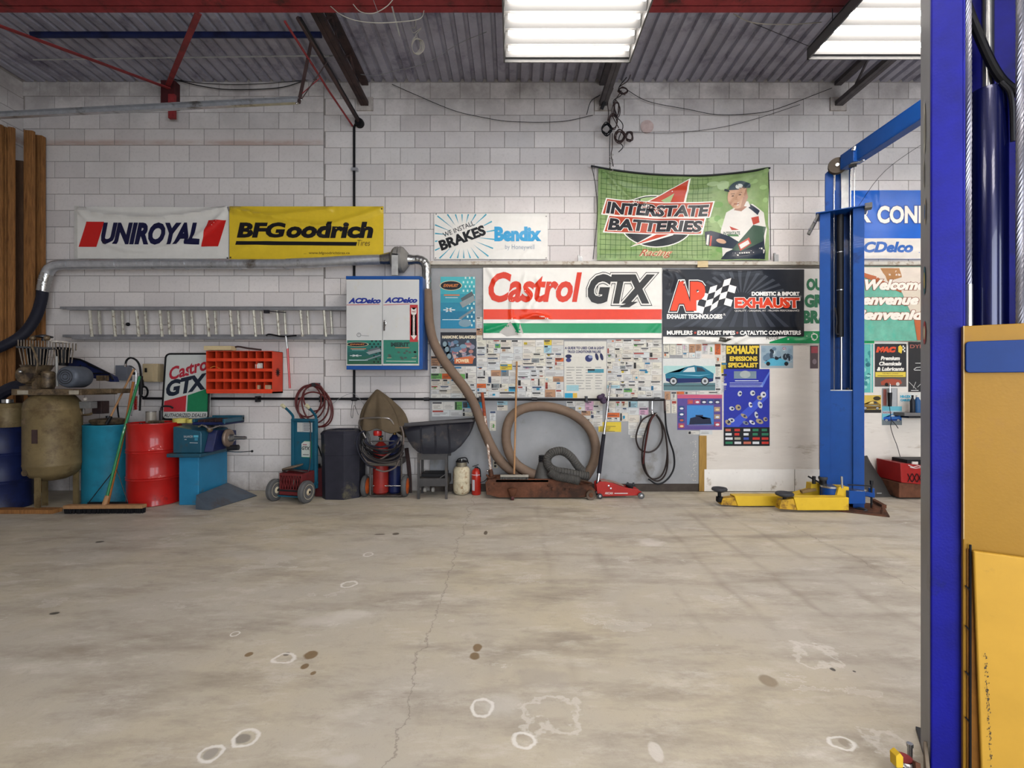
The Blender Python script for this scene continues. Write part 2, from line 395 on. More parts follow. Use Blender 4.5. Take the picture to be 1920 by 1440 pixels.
    def spot(px, py, rx, ry, col, ring=False, soft=.25, amt=1., wobble=1.1):
        nonlocal c
        d = G(py); cx, cy = X(px, d), d; ax, ay = rx/F*d, ry*d*d/(F*H)
        s1 = N.new('ShaderNodeVectorMath'); s1.operation = 'SUBTRACT'; L.new(pos, s1.inputs[0]); s1.inputs[1].default_value = (cx, cy, 0)
        s2 = N.new('ShaderNodeVectorMath'); s2.operation = 'MULTIPLY'; L.new(s1.outputs[0], s2.inputs[0]); s2.inputs[1].default_value = (1/ax, 1/ay, 0)
        s3 = N.new('ShaderNodeVectorMath'); s3.operation = 'MULTIPLY_ADD'; L.new(w2.outputs[0], s3.inputs[0]); s3.inputs[1].default_value = (wobble*1.8,)*3; L.new(s2.outputs[0], s3.inputs[2])
        ln = N.new('ShaderNodeVectorMath'); ln.operation = 'LENGTH'; L.new(s3.outputs[0], ln.inputs[0]); v = ln.outputs['Value']
        if ring:
            q = N.new('ShaderNodeMath'); q.operation = 'SUBTRACT'; L.new(v, q.inputs[0]); q.inputs[1].default_value = .85
            q2 = N.new('ShaderNodeMath'); q2.operation = 'ABSOLUTE'; L.new(q.outputs[0], q2.inputs[0]); c = mix(mr(q2.outputs[0], .07, .2, amt, 0), c, col)
        else: c = mix(mr(v, 1-soft, 1, amt, 0), c, col)
    B_, W_ = '#6b5434', '#d2cfc9'
    for a in ((467, 1227, 8, 5, B_), (583, 1227, 14, 9, B_), (571, 1249, 9, 6, B_), (587, 1262, 6, 4, B_), (896, 1214, 10, 9, B_), (890, 1230, 11, 8, B_), (538, 1226, 7, 4, '#5a5248'),
              (742, 1001, 7, 2.5, '#4a4136'), (712, 1002, 12, 1.6, '#5a5046'), (911, 999, 4, 4, '#4a3c2c'), (187, 1016, 8, 2, '#3a3630'), (102, 1150, 9, 3, '#3a3630'),
              (1561, 1255, 5, 4, '#2d2a26'), (1602, 1259, 3, 2, '#2d2a26'), (1440, 1277, 20, 12, '#857763'), (1220, 1018, 30, 9, '#c9c3bc'), (605, 1165, 60, 14, '#b5afa6'), (660, 1152, 48, 12, '#bcb7ae'), (940, 1320, 55, 26, '#b3aea5'),
              (1010, 1270, 70, 26, '#958d82'), (1700, 1430, 45, 22, '#8f867a'), (1230, 1410, 14, 22, '#bdb7ae'), (640, 1425, 40, 14, '#b5afa6'), (395, 1413, 13, 14, '#8c867e'), (455, 1385, 16, 10, '#7c766e'), (1583, 1392, 10, 9, '#8a8072'), (480, 1040, 110, 10, '#aca69d'), (1640, 955, 28, 5, '#4d443c'), (160, 960, 120, 7, '#6c6258')):
        spot(a[0], a[1], a[2], a[3], a[4], amt=.9 if a[2] < 25 else .55, soft=.25 if a[2] < 25 else .5, wobble=.5 if a[2] < 25 else .9)
    for a in ((441, 1188, 9, 5), (461, 1384, 25, 17), (395, 1413, 22, 20), (535, 1233, 21, 10), (1580, 1393, 24, 14), (985, 1388, 26, 18), (905, 1325, 22, 20), (655, 1095, 14, 6), (1040, 1340, 70, 30), (1530, 1230, 50, 22), (1660, 1390, 60, 26), (690, 1040, 10, 4)):
        spot(a[0], a[1], a[2], a[3], W_, ring=True, amt=.8 if a[2] < 40 else .35, wobble=.75 if a[2] < 40 else 1.9)
    L.new(c, b.inputs['Base Color']); b.inputs['Roughness'].default_value = .6
    nb = noise(45, 6, .7); nb2 = noise(3, 6, .7)
    bp = N.new('ShaderNodeBump'); bp.inputs['Strength'].default_value = .25; bp.inputs['Distance'].default_value = .004; L.new(nb.outputs[0], bp.inputs['Height'])
    bp2 = N.new('ShaderNodeBump'); bp2.inputs['Strength'].default_value = .3; bp2.inputs['Distance'].default_value = .02; L.new(nb2.outputs[0], bp2.inputs['Height']); L.new(bp.outputs[0], bp2.inputs['Normal'])
    L.new(bp2.outputs[0], b.inputs['Normal']); L.new(mr(nb2.outputs[0], .3, .7, .45, .75), b.inputs['Roughness'])
    return m
mb = MB().box(XL-.2, XR+.2, YB-.25, D+.2, -.1, 0); tag(obj('floor', mb, floor_material()), kind='structure')
# --- concrete block walls
def block_material():
    m = bpy.data.materials.new('concrete_block'); m.use_nodes = True; nt = m.node_tree; N = nt.nodes; L = nt.links
    b = N['Principled BSDF']; b.inputs['Roughness'].default_value = .85; geo = N.new('ShaderNodeNewGeometry'); pos = geo.outputs['Position']
    oi = N.new('ShaderNodeObjectInfo'); at = N.new('ShaderNodeAttribute'); at.attribute_name = 'Tint'
    rnd = N.new('ShaderNodeMath'); rnd.operation = 'ADD'; L.new(oi.outputs['Random'], rnd.inputs[0]); L.new(at.outputs['Fac'], rnd.inputs[1])
    fr = N.new('ShaderNodeMath'); fr.operation = 'FRACT'; L.new(rnd.outputs[0], fr.inputs[0])
    cr = N.new('ShaderNodeValToRGB'); L.new(fr.outputs[0], cr.inputs[0]); e = cr.color_ramp.elements
    e[0].color = lin('#b9b4b2'); e[1].color = lin('#cdc7c4'); q = e.new(.3); q.color = lin('#c5c0bd'); q = e.new(.6); q.color = lin('#c8c2bf'); q = e.new(.93); q.color = lin('#b9b3b1')
    def noise(s_, det=6, st=None):
        n = N.new('ShaderNodeTexNoise'); n.inputs['Scale'].default_value = s_; n.inputs['Detail'].default_value = det; n.inputs['Roughness'].default_value = .65; v = pos
        if st: mp2 = N.new('ShaderNodeMapping'); mp2.inputs['Scale'].default_value = st; L.new(v, mp2.inputs[0]); v = mp2.outputs[0]
        L.new(v, n.inputs['Vector']); return n.outputs[0]
    def mr(s_, a, b_, c=0., d=1.):
        r = N.new('ShaderNodeMapRange'); r.inputs[1].default_value = a; r.inputs[2].default_value = b_; r.inputs[3].default_value = c; r.inputs[4].default_value = d; L.new(s_, r.inputs[0]); return r.outputs[0]
    def mix(fac, a, col):
        x = N.new('ShaderNodeMix'); x.data_type = 'RGBA'; L.new(fac, x.inputs[0]); L.new(a, x.inputs[6]); x.inputs[7].default_value = lin(col); return x.outputs[2]
    def mul(a, b_):
        x = N.new('ShaderNodeMath'); x.operation = 'MULTIPLY'; L.new(a, x.inputs[0]); L.new(b_, x.inputs[1]); return x.outputs[0]
    c = cr.outputs[0]
    c = mix(mr(noise(1.2), .5, .75, 0, .35), c, '#a19c99')
    c = mix(mr(noise(30, 5), .52, .75, 0, .35), c, '#9f9a97')
    sp = N.new('ShaderNodeSeparateXYZ'); L.new(pos, sp.inputs[0])
    # shade under the roof painted in, grime near the floor, an old rust coloured strip on the left bay
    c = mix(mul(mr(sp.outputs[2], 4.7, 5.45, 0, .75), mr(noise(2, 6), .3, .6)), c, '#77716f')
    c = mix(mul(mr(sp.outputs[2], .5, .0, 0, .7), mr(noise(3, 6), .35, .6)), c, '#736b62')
    band = mul(mul(mr(sp.outputs[2], 4.66, 4.68, 0, 1), mr(sp.outputs[2], 4.76, 4.72, 0, 1)), mul(mr(sp.outputs[0], -2.5, -2.6), mr(noise(3, 5, (.3, 1, 1)), .35, .55, .1, .55)))
    c = mix(band, c, '#97705a')
    c = mix(mr(noise(1.7, 7, (9, 9, .5)), .66, .74, 0, .3), c, '#77706a')
    L.new(c, b.inputs['Base Color'])
    n3 = N.new('ShaderNodeTexNoise'); n3.inputs['Scale'].default_value = 90; L.new(pos, n3.inputs['Vector'])
    bp = N.new('ShaderNodeBump'); bp.inputs['Strength'].default_value = .35; bp.inputs['Distance'].default_value = .004; L.new(n3.outputs[0], bp.inputs['Height']); L.new(bp.outputs[0], b.inputs['Normal'])
    return m
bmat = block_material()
mortar = M('mortar', '#8a8480', .9, 0, .12, 12, k=.9)
wall = obj('wall_back', MB().box(XL-.2, XR+.2, D, D+.2, 0, ZC+.1), mortar); tag(wall, kind='structure')
BH = 30.6/F*D; BW = 56/F*D; GAP = .0035; e = .004
def block_mb(w_, h_):
    mb = MB(); y = .0055
    v = [(-w_/2, y, 0), (w_/2, y, 0), (w_/2, y, h_), (-w_/2, y, h_), (-w_/2, 0.002, 0), (w_/2, 0.002, 0), (w_/2, 0.002, h_), (-w_/2, 0.002, h_),
         (-w_/2+e, 0, e), (w_/2-e, 0, e), (w_/2-e, 0, h_-e), (-w_/2+e, 0, h_-e)]
    mb.add(v, [(0, 1, 5, 4), (1, 2, 6, 5), (2, 3, 7, 6), (3, 0, 4, 7), (4, 5, 9, 8), (5, 6, 10, 9), (6, 7, 11, 10), (7, 4, 8, 11), (8, 9, 10, 11)]); return mb
XJ = X(607, D); YF = D-.0055; blocks = []
for bay in (0, 1):
    z0 = 0 if bay else .0; k = 0
    while True:
        za = (k*BH) + (0.035 if not bay and k else 0); zb = (k+1)*BH+(0.035 if not bay else 0)
        if za > ZC-.03: break
        zb = min(zb, ZC)
        if bay: x = X(918.75 if (k % 2 == 0) else 946, D); x -= math.ceil((x-XJ)/BW)*BW
        else: x = XJ-(0 if k % 2 else BW/2); x -= math.ceil((x-XL)/BW)*BW
        hi = XR if bay else XJ; lo = XJ if bay else XL
        while x < hi:
            a, b = max(x, lo)+(.006 if bay and x < lo+.01 else 0), min(x+BW, hi)
            if b-a > .03: blocks.append((a, b, za, zb))
            x += BW
        k += 1
HID = [(0, 240, 85, 920), (138, 387, 720, 487), (648, 505, 797, 694), (806, 488, 1800, 920), (814, 400, 1027, 488), (1115, 318, 1443, 488), (1540, 310, 1618, 920), (1595, 357, 1727, 488), (1727, 0, 2300, 1440),
       (80, 485, 740, 508), (115, 575, 650, 640), (0, 640, 150, 920), (300, 660, 532, 790), (150, 790, 440, 920), (530, 760, 600, 920), (607, 805, 770, 920), (760, 790, 806, 920), (945, 0, 1190, 125), (305, 150, 330, 220)]
def vis(a, b, za, zb):
    cx, cy = 960+(a+b)/2/D*F, 720-((za+zb)/2-H)/D*F
    if cx < 46 or cx > 1727 or cy < 155: return 0
    for x0, y0, x1, y1 in HID:
        if x0 <= cx <= x1 and y0 <= cy <= y1: return 0
    return (b-a)*(zb-za)+.01*(cy > 215)-.00001*abs(cx-960)
blocks.sort(key=lambda q: -vis(*q))
shared = {}; stuff = MB(); tints = []
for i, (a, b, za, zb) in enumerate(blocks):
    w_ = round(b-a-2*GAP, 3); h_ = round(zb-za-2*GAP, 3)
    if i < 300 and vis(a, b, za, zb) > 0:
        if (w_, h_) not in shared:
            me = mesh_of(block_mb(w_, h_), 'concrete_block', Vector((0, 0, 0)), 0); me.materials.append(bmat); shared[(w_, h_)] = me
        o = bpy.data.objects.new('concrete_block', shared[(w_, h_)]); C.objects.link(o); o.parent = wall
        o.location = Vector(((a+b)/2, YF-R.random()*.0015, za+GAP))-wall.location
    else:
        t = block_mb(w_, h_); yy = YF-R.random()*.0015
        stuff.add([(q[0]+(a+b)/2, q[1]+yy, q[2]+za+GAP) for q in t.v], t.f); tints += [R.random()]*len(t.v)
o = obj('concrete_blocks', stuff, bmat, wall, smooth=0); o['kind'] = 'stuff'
at = o.data.attributes.new('Tint', 'FLOAT', 'POINT'); at.data.foreach_set('value', tints)
# side walls and the wall behind the camera with door openings added for daylight
wl = obj('wall_left', MB().box(XL-.2, XL, YB-.2, D, 0, ZC+.1), mortar); tag(wl, kind='structure')
stuff = MB(); tints = []
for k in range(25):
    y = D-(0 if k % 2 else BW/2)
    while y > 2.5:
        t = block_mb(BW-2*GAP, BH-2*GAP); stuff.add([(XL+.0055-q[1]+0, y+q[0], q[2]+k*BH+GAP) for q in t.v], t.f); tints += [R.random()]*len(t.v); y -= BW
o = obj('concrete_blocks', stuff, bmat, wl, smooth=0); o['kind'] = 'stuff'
at = o.data.attributes.new('Tint', 'FLOAT', 'POINT'); at.data.foreach_set('value', tints)
pale = M('painted_wall', '#b7b2ac', .8, 0, .1, 3, k=1)
tag(obj('wall_right', MB().box(XR, XR+.2, YB-.2, D, 0, ZC+.1), pale), kind='structure')
fw = MB(); ADDED_OPENINGS = ((-.9, 3.5), (4.2, 8.6)); xs_ = [XL]+[q for d2 in ADDED_OPENINGS for q in d2]+[XR]
for k in range(0, len(xs_), 2): fw.box(xs_[k], xs_[k+1], YB-.2, YB, 0, ZC+.05)
for a, b_ in ADDED_OPENINGS:
    fw.box(a, b_, YB-.2, YB, 4.2, ZC+.05)
    la = bpy.data.lights.new('daylight_portal', 'AREA'); la.shape = 'RECTANGLE'; la.size = b_-a; la.size_y = 4.2; la.cycles.is_portal = True  # portal at the added opening, steers sky light in
    lo_ = bpy.data.objects.new('daylight_portal', la); C.objects.link(lo_); lo_.location = ((a+b_)/2, YB-.1, 2.1); lo_.rotation_euler = (math.pi/2, 0, 0)
tag(obj('wall_front', fw, pale), kind='structure')
# --- corrugated steel roof deck
deckm = M('grey_roof_deck', '#93919c', .5, .15, .2, 3, k=1, dirt='#6a6574', damt=.3, dscale=2)
mb = MB(); pitch = .152; x = XL-.1; prof = []
while x < XR+.2:
    prof += [(x, ZC), (x+.09, ZC), (x+.105, ZC+.038), (x+.137, ZC+.038)]; x += pitch
v = []
for yy in (YB-.2, D+.15):
    v += [(a, yy, b) for a, b in prof]
n = len(prof); f = [(i, i+1, n+i+1, n+i) for i in range(n-1)]
v += [(a, yy, ZC+.14) for yy in (YB-.2, D+.15) for a in (prof[0][0], prof[-1][0])]
mb.add(v, f+[(2*n, 2*n+1, 2*n+3, 2*n+2)])
tag(obj('ceiling', mb, deckm, smooth=20), kind='structure')
# side seams between deck sheets: doubled ribs
# --- red girder (double angle truss) across the bay
def angle_beam(mb, a, b, leg, th, s1, s2):    # L section: horizontal leg towards s1 (world y or x), vertical leg up
    a = Vector(a); b = Vector(b); t = (b-a).normalized(); side = Vector((-t.y, t.x, 0))*s1
    for q, (w_, h_) in ((side*leg/2, (leg, th)), (Vector((0, 0, leg/2))+side*th/2, (th, leg))):
        mb.beam(a+q, b+q, w_, h_)
gz = H+3.60; gy = 4.567
t = T('roof_girder', 'long red steel truss girder running across the top of the bay', 'girder', (1, gy, gz))
for s1 in (1, -1):
    mb = MB(); angle_beam(mb, (XL, gy+s1*.006, gz), (XR, gy+s1*.006, gz), .075, .008, s1, 1); obj('bottom_chord', mb, redsteel, t)
    mb = MB(); angle_beam(mb, (XL, gy+s1*.006, gz+.47), (XR, gy+s1*.006, gz+.47), .06, .008, s1, 1); obj('top_chord', mb, redsteel, t)
x = XL+.1; k = 0
while x < XR-.5:
    obj('web_bar', MB().beam((x, gy, gz+(.03 if k % 2 else .47)), (x+.45, gy, gz+(.47 if k % 2 else .03)), .025, .025), redsteel, t); x += .45; k += 1
# --- joists to the back wall
def joist(x, label, m_):
    t = T('roof_joist', label, 'joist', (x, 5, H+3.75), group=None)
    z0 = H+3.75
    mb = MB(); mb.beam((x-.027, 4.64, z0+.03), (x-.027, D-.03, z0+.03), .05, .06); mb.beam((x+.027, 4.64, z0+.03), (x+.027, D-.03, z0+.03), .05, .06); obj('bottom_chord', mb, m_, t)
    obj('top_chord', MB().beam((x, 4.64, ZC-.03), (x, D-.01, ZC-.03), .09, .05), m_, t)
    y = 4.7; k = 0
    while y < D-.35:
        obj('web_bar', MB().beam((x, y, z0+(.05 if k % 2 else .3)), (x, y+.3, z0+(.3 if k % 2 else .05)), .022, .022), m_, t); y += .3; k += 1
    obj('bearing_patch', MB().box(x-.11, x+.11, D-.03, D-.006, z0-.06, z0+.12), M('patch_cement', '#9a938e', .9, 0, .3, 10, k=1), t)
brownsteel = M('brown_sooty_steel', '#4b3a38', .6, .2, .3, 8, dirt='#2c2628', damt=.4)
joist(X(685, D), 'brown steel roof joist ending in the wall above the long wall pipe', brownsteel)
drab = M('hazed_grey_steel', '#4c484a', .7, 0, .25, 8, k=1)  # greyish so the haze over these joists is in the colour
joist(X(1130, D), 'sooty steel roof joist ending above the tangle of old cables', drab)
joist(X(1570, D), 'sooty steel roof joist ending above the far blue lift', drab)
# --- suspended multi-tube fixtures
tubem = M('fluorescent_tube', '#fff8f0', .4, 0, 0, 1, emit=TUBE)
refl = M('darkened_reflector', '#626160', .35, 0, .02, 3)  # colour darkened so the bands between the tubes stay visible
def fixture(xa, xb, ya, z, label, rows=7, pit=.2):
    t = T('ceiling_light', label, 'ceiling light', ((xa+xb)/2, ya-rows*pit/2, z), group=None)
    yb = ya-rows*pit-.08
    mb = MB(); prof = []
    y = ya
    mb.box(xa-.02, xb+.02, yb, ya, z+.10, z+.115)
    for s_ in (xa-.02, xb+.005): mb.box(s_, s_+.015, yb, ya, z, z+.11)
    mb.box(xa-.02, xb+.02, ya-.012, ya, z-.0, z+.11); mb.box(xa-.02, xb+.02, yb, yb+.012, z, z+.11)
    for i in range(rows+1):
        yc = ya-.04-i*pit
        mb.prism([(xa, yc-.045, z+.10), (xa, yc, z+.02), (xa, yc+.045, z+.10)] if 0 < i < rows else [(xa, yc-.03, z+.10), (xa, yc, z+.03), (xa, yc+.03, z+.10)], (xb-xa, 0, 0))
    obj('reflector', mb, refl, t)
    for i in range(rows):
        yc = ya-.04-(i+.5)*pit
        obj('tube', MB().cyl((xa+.03, yc, z+.05), (xb-.03, yc, z+.05), .019, n=10), tubem, t)
    for s_ in (xa+.1, xb-.1):
        for q in (ya-.2, yb+.2): obj('hanger_chain', MB().tube([(s_, q, z+.11), (s_, q, ZC)], .004, 5, smooth=1), dkmetal, t)
FZ = H+3.19
fixture(-.064, 1.155, 4.77, FZ, 'wide bright tube light hanging near the centre of the photo', 11)  # tube rows beyond the view added for more light
fixture(2.97, 4.19, 4.80, H+3.24, 'wide bright tube light hanging above the far blue lift', 11)  # also lengthened out of view for extra light
fixture(-.064, 1.155, .6, FZ, 'added fill tube light behind the camera, middle one')  # unseen fixtures from here on are added to brighten the bay
fixture(2.97, 4.19, .6, FZ, 'added fill tube light behind the camera, right one')
fixture(5.99, 7.21, 4.8, FZ, 'added fill tube light beyond the right edge of the photo', 11)  # unseen, added to light the right of the wall
fixture(-3.2, -1.98, .2, FZ, 'added fill tube light behind the camera, left one', 6)  # unseen, added to lift the left part of the floor
fixture(5.99, 7.21, .6, FZ, 'added fill tube light behind the camera, far right one')
fixture(-.064, 1.155, -2.4, FZ, 'added fill tube light by the unseen door openings, middle one')
# --- boards on the right part of the wall
PD = D-.06
def sbox(name, px0, py0, px1, py1, d, dep, m_, bev=.002, lab=None): return tag(obj(name, MB().pbox(px0, py0, px1, py1, d, dep), m_, bevel=bev), kind='structure')
sbox('trim_1', 806, 500, 1312, 907, PD, .055, greyboard_m)
for a, b in ((1312, 1536), (1536, 1760), (1760, 2000)): sbox('trim_2', a+.5, 503, b-.5, 918, PD, .055, whiteboard_m)
lowm = M('white_kick_board', '#dcd8d2', .5, 0, .05, 4, k=.88, dirt='#9a8f80', damt=.1, dscale=5)
for a, b in ((1320, 1490), (1490, 1640)):
    o = sbox('trim_3', a+.7, 880, b-.7, 921.2, PD-.016, .014, lowm)
mb = MB()
for q in ((1327, 884), (1357, 882), (1394, 882), (1437, 882), (1486, 882), (1506, 883), (1410, 906), (1334, 911)): mb.lathe(p(q[0], q[1], PD-.012), [(.009, -.002), (.006, .001)], 8, 'Y')
obj('screw_head', mb, black, o)['kind'] = 'stuff'
sbox('trim_4', 1311, 817, 1325, 921.5, PD-.014, .012, M('bare_timber', '#a27f42', .75, 0, .2, 6, stretch=(8, 8, 1)))
sbox('baseboard_back', 806, 907, 1310, 921.9, PD+.006, .05, M('dirty_skirting', '#4c443e', .8, 0, .25, 10))
ledgem = M('white_ledge_paint', '#c9c2b6', .55, 0, .1, 6, dirt='#7a6a55', damt=.25, dscale=10)
sbox('trim_5', 800, 489.5, 1308, 496, PD-.06, .11, ledgem); sbox('trim_5', 1328, 490, 2000, 496.5, PD-.06, .11, ledgem)
sbox('trim_6', 806, 496, 2000, 502, PD-.012, .02, M('ledge_underside', '#8f887d', .6, 0, .15, 8))
sbox('trim_7', 1308, 489, 1328, 501, PD-.062, .02, lightwood)
# flaking paint edge
mb = MB()
for i in range(70):
    q = p(1306-abs(R.gauss(0, 6)), R.uniform(825, 903), PD-.0015); r_ = R.uniform(.003, .009)
    mb.add([q+Vector((r_*math.cos(a_)*R.uniform(.5, 1), -.001, r_*math.sin(a_)*R.uniform(.5, 1))) for a_ in (0, 1.2, 2.4, 3.6, 5)], [(0, 1, 2, 3, 4)])
o = obj('paint_flakes', mb, whiteboard_m, bpy.data.objects['trim_1'], smooth=0); o['kind'] = 'stuff'
# ================================================================ BANNERS
def grommets(t, d, pts, r=.011):
    for a, b in pts: obj('grommet', MB().lathe(p(a, b, d), [(r, -.008), (r*.6, -.004)], 10, 'Y'), dkmetal, t)
def banner(name, label, x0, y0, x1, y1, d, mat, folds, cat='banner', seed=0, step=4, noise=.002, warp=None):
    t = T(name, label, cat, p((x0+x1)/2, y1, d)); s = Sheet(x0, y0, x1, y1, d, folds, step, noise, seed, warp)
    s.cloth('cloth', mat, t); return t, s
# white tyre banner
t, s = banner('banner', 'white tyre banner with two slanted red bars around dark blue letters', 140, 388, 429, 485, 6.46, white_vinyl,
  [([(150, 394), (200, 403), (285, 408), (370, 400), (426, 390)], .022, 4.5), ([(200, 455), (240, 467), (290, 468), (350, 455), (395, 425), (426, 393)], .017, 6), ([(148, 396), (165, 412)], .01, 4), ([(205, 480), (300, 470), (380, 462)], -.006, 6)], seed=1)
P_ = Print(s); P_.poly([(163, 416), (196, 416), (181, 463), (148, 463)], '#c8201c').poly([(391, 413), (424, 413), (409, 462), (376, 462)], '#c8201c')
P_.text('UNIROYAL', 190, 417, 375, 459, '#14143c', off=.055, shear=.28)
P_.build('print', t, mv); grommets(t, 6.44, [(146, 393), (427, 389), (427, 484)])
obj('batten', MB().pbox(139, 386, 145, 486, 6.455, .03), M('white_batten', '#d0cdc6', .5), t)
# yellow tyre banner
t, s = banner('banner', 'bright yellow tyre banner with black lettering and a black underline', 430, 387, 719, 486, 6.435, yellow_vinyl,
  [([(436, 392), (500, 404), (560, 400), (620, 393)], .018, 5), ([(440, 396), (520, 410), (600, 423), (660, 410), (714, 393)], .018, 5), ([(445, 470), (520, 448), (600, 438)], .007, 6)], seed=2)
P_ = Print(s)
P_.text('BFG', 444, 417, 536, 446, '#1c1a1e', off=.05, shear=.16).text('oodrich', 537, 416, 700, 447, '#1c1a1e', off=.05, shear=.16)
P_.poly([(443, 452), (670, 454), (668, 461), (441, 459)], '#1c1a1e').text('Tires', 670, 450, 694, 461, '#5a4a28', off=0, shear=.2)
P_.text('...  www.bfgoodrichtires.ca', 570, 472, 656, 478, '#5a4a28', off=.01)
P_.build('print', t, mv); grommets(t, 6.42, [(433, 390), (716, 392), (433, 483)])
# brakes banner
t, s = banner('banner', 'white BRAKES banner with teal sunburst rays on its left half', 814, 400, 1027, 486, 6.47, white_vinyl,
  [([(905, 480), (960, 462), (1020, 430)], .006, 7), ([(980, 480), (1024, 440)], .008, 4), ([(820, 402), (900, 407), (1020, 405)], -.004, 5)], seed=3, noise=.001)
P_ = Print(s); cx, cy = 868, 443
for k in range(22):
    a = 2*math.pi*k/22+.1; c_, s_ = math.cos(a), math.sin(a)
    r1 = 24; r2 = min(((1027 if c_ > 0 else 815)-cx)/c_ if abs(c_) > .01 else 99, ((485 if s_ > 0 else 401)-cy)/s_ if abs(s_) > .01 else 99, 62); r2 *= .985
    nx, ny = -s_, c_
    P_.poly([(cx+c_*r1, cy+s_*r1), (cx+c_*r2+nx*1.3, cy+s_*r2+ny*1.3), (cx+c_*r2-nx*1.3, cy+s_*r2-ny*1.3)], '#3fa0b8')
P_.text('WE INSTALL', 829, 425, 889, 435, '#222', off=.0, rot=22, l=3) if False else P_.text('WE INSTALL', 829, 425, 891, 434, '#262a30', off=.005, rot=22, l=3)
P_.text('BRAKES', 822, 436, 912, 456, '#16181c', off=.05, rot=20, l=3, outline=[(.09, '#dedbd4')])
P_.text('Bendix', 927, 425, 1015, 453, '#2496c8', off=.06, l=3).text('by Honeywell', 947, 459, 1002, 470, '#8a98a8', off=0, l=3)
P_.build('print', t, mv); grommets(t, 6.465, [(818, 402), (1024, 406), (1024, 484), (817, 484)], .007)
# green battery banner
def wi(x, y):
    u = (x-1117)/(1443-1117); v = (y-312)/(488-312); sag = 16*math.sin(math.pi*min(max(u, 0), 1))*(1-v)
    return x-3*v*(1-u)-(0), y+sag+(1-u)*2*(1-v)
green_vinyl = M('green_vinyl', '#8fa86e', .33, 0, .2, 5, dirt='#6d8a52', damt=.3, dscale=4)
t, s = banner('banner', 'green BATTERIES racing banner with red bolt and a man in a cap', 1122, 313, 1441, 488, 6.44, green_vinyl,
  [([(1130, 318), (1160, 345), (1190, 370), (1230, 385)], .02, 5), ([(1150, 330), (1280, 345), (1435, 318)], .012, 6), ([(1437, 320), (1400, 345), (1370, 380)], .014, 5), ([(1440, 430), (1436, 470), (1380, 485)], .01, 6), ([(1120, 480), (1200, 470), (1300, 483)], .01, 6)], seed=4, noise=.004, warp=wi)
P_ = Print(s)
for k in range(22): P_.line(1128+k*9.5, 318, 1128+k*9.5, 484, .9, '#4d6a3a', 1)
for k in range(17): P_.line(1126, 322+k*9.7, 1126+22*9.5, 322+k*9.7, .9, '#4d6a3a', 1.1)
P_.ell(1232, 408, 71, 54, '#eceadf', 1.5, 40).ell(1232, 408, 69, 52, '#20242a', 1.8, 40).ell(1232, 408, 67.5, 50, '#a6bf86', 2.1, 40)
P_.ell(1232, 408, 67, 50, '#24272c', 2.4, 30, 200, 340)
P_.poly([(1295, 318), (1206, 373), (1256, 400), (1248, 420), (1183, 462), (1262, 437), (1279, 405)], '#f0ece2', 3).poly([(1291, 322), (1211, 372), (1260, 395), (1252, 424), (1190, 458), (1259, 434), (1275, 405)], '#c0442c', 3.4)
P_.poly([(1264, 350), (1240, 365), (1256, 372)], '#a6bf86', 3.7)
P_.poly([(1137, 368), (1340, 368), (1332, 401), (1128, 401)], '#f4efe6', 4.2).poly([(1139, 370), (1337, 370), (1330, 399), (1131, 399)], '#b4472e', 4.5).poly([(1142, 400), (1325, 400), (1318, 435), (1132, 435)], '#f4efe6', 4.2).poly([(1144, 402), (1322, 402), (1315, 433), (1135, 433)], '#b4472e', 4.5)
P_.text('INTERSTATE', 1137, 374, 1330, 398, '#26262b', off=.05, shear=.15, l=7, outline=[(.085, '#f0ede6')])
P_.text('BATTERIES', 1141, 406, 1318, 430, '#26262b', off=.05, shear=.15, l=7, outline=[(.085, '#f0ede6')])
P_.text('Racing', 1200, 466, 1262, 484, '#d8c8a0', off=.05, shear=.5, l=5).text('Racing', 1200, 466, 1262, 484, '#b05038', off=.0, shear=.5, l=6)
# the printed driver: plain generic figure
for k in range(26):
    P_.ell(1345+R.uniform(-12, 90), 330+R.uniform(0, 150), R.uniform(5, 14), R.uniform(4, 10), R.choice(['#9db87c', '#6f9a52', '#a9bf90', '#7fa462']), 1.3+k*.02, 10)
P_.poly([(1351, 430), (1362, 392), (1384, 380), (1410, 380), (1432, 398), (1437, 430), (1432, 470), (1428, 486), (1356, 486), (1360, 455)], '#d9d4cc', 5)
P_.poly([(1432, 440), (1434, 486), (1352, 486), (1362, 472), (1410, 466)], '#1d2634', 5.4)
P_.poly([(1322, 430), (1333, 428), (1368, 440), (1386, 452), (1380, 466), (1350, 462), (1324, 458)], '#1f2a3c', 6).poly([(1436, 425), (1430, 452), (1392, 470), (1372, 468), (1388, 448), (1412, 420)], '#3c5444', 6.3)
P_.poly([(1326, 436), (1330, 436), (1328, 458), (1324, 456)], '#d9d4cc', 6.6).poly([(1332, 438), (1335, 439), (1333, 460), (1330, 459)], '#b04434', 6.6)
P_.poly([(1400, 384), (1406, 380), (1424, 394), (1420, 402)], '#1f2a3c', 6).poly([(1408, 406), (1422, 404), (1424, 416), (1412, 420)], '#b04434', 6).poly([(1384, 456), (1404, 444), (1408, 456), (1388, 470)], '#b04434', 6.9).poly([(1386, 458), (1402, 449), (1405, 456), (1389, 466)], '#d9d4cc', 7.1)
P_.text('INTERSTATE', 1356, 431, 1388, 438, '#3c5444', off=.03, l=6.1).poly([(1368, 420), (1386, 428), (1372, 428)], '#b04434', 6).poly([(1362, 436), (1384, 437), (1386, 441), (1366, 440)], '#4d7a4a', 5.8)
P_.poly([(1374, 390), (1384, 372), (1402, 374), (1406, 384), (1392, 392), (1380, 394)], '#d8d4cc', 6.5).poly([(1376, 388), (1386, 380), (1400, 384), (1390, 392)], '#9a6a54', 6.8)
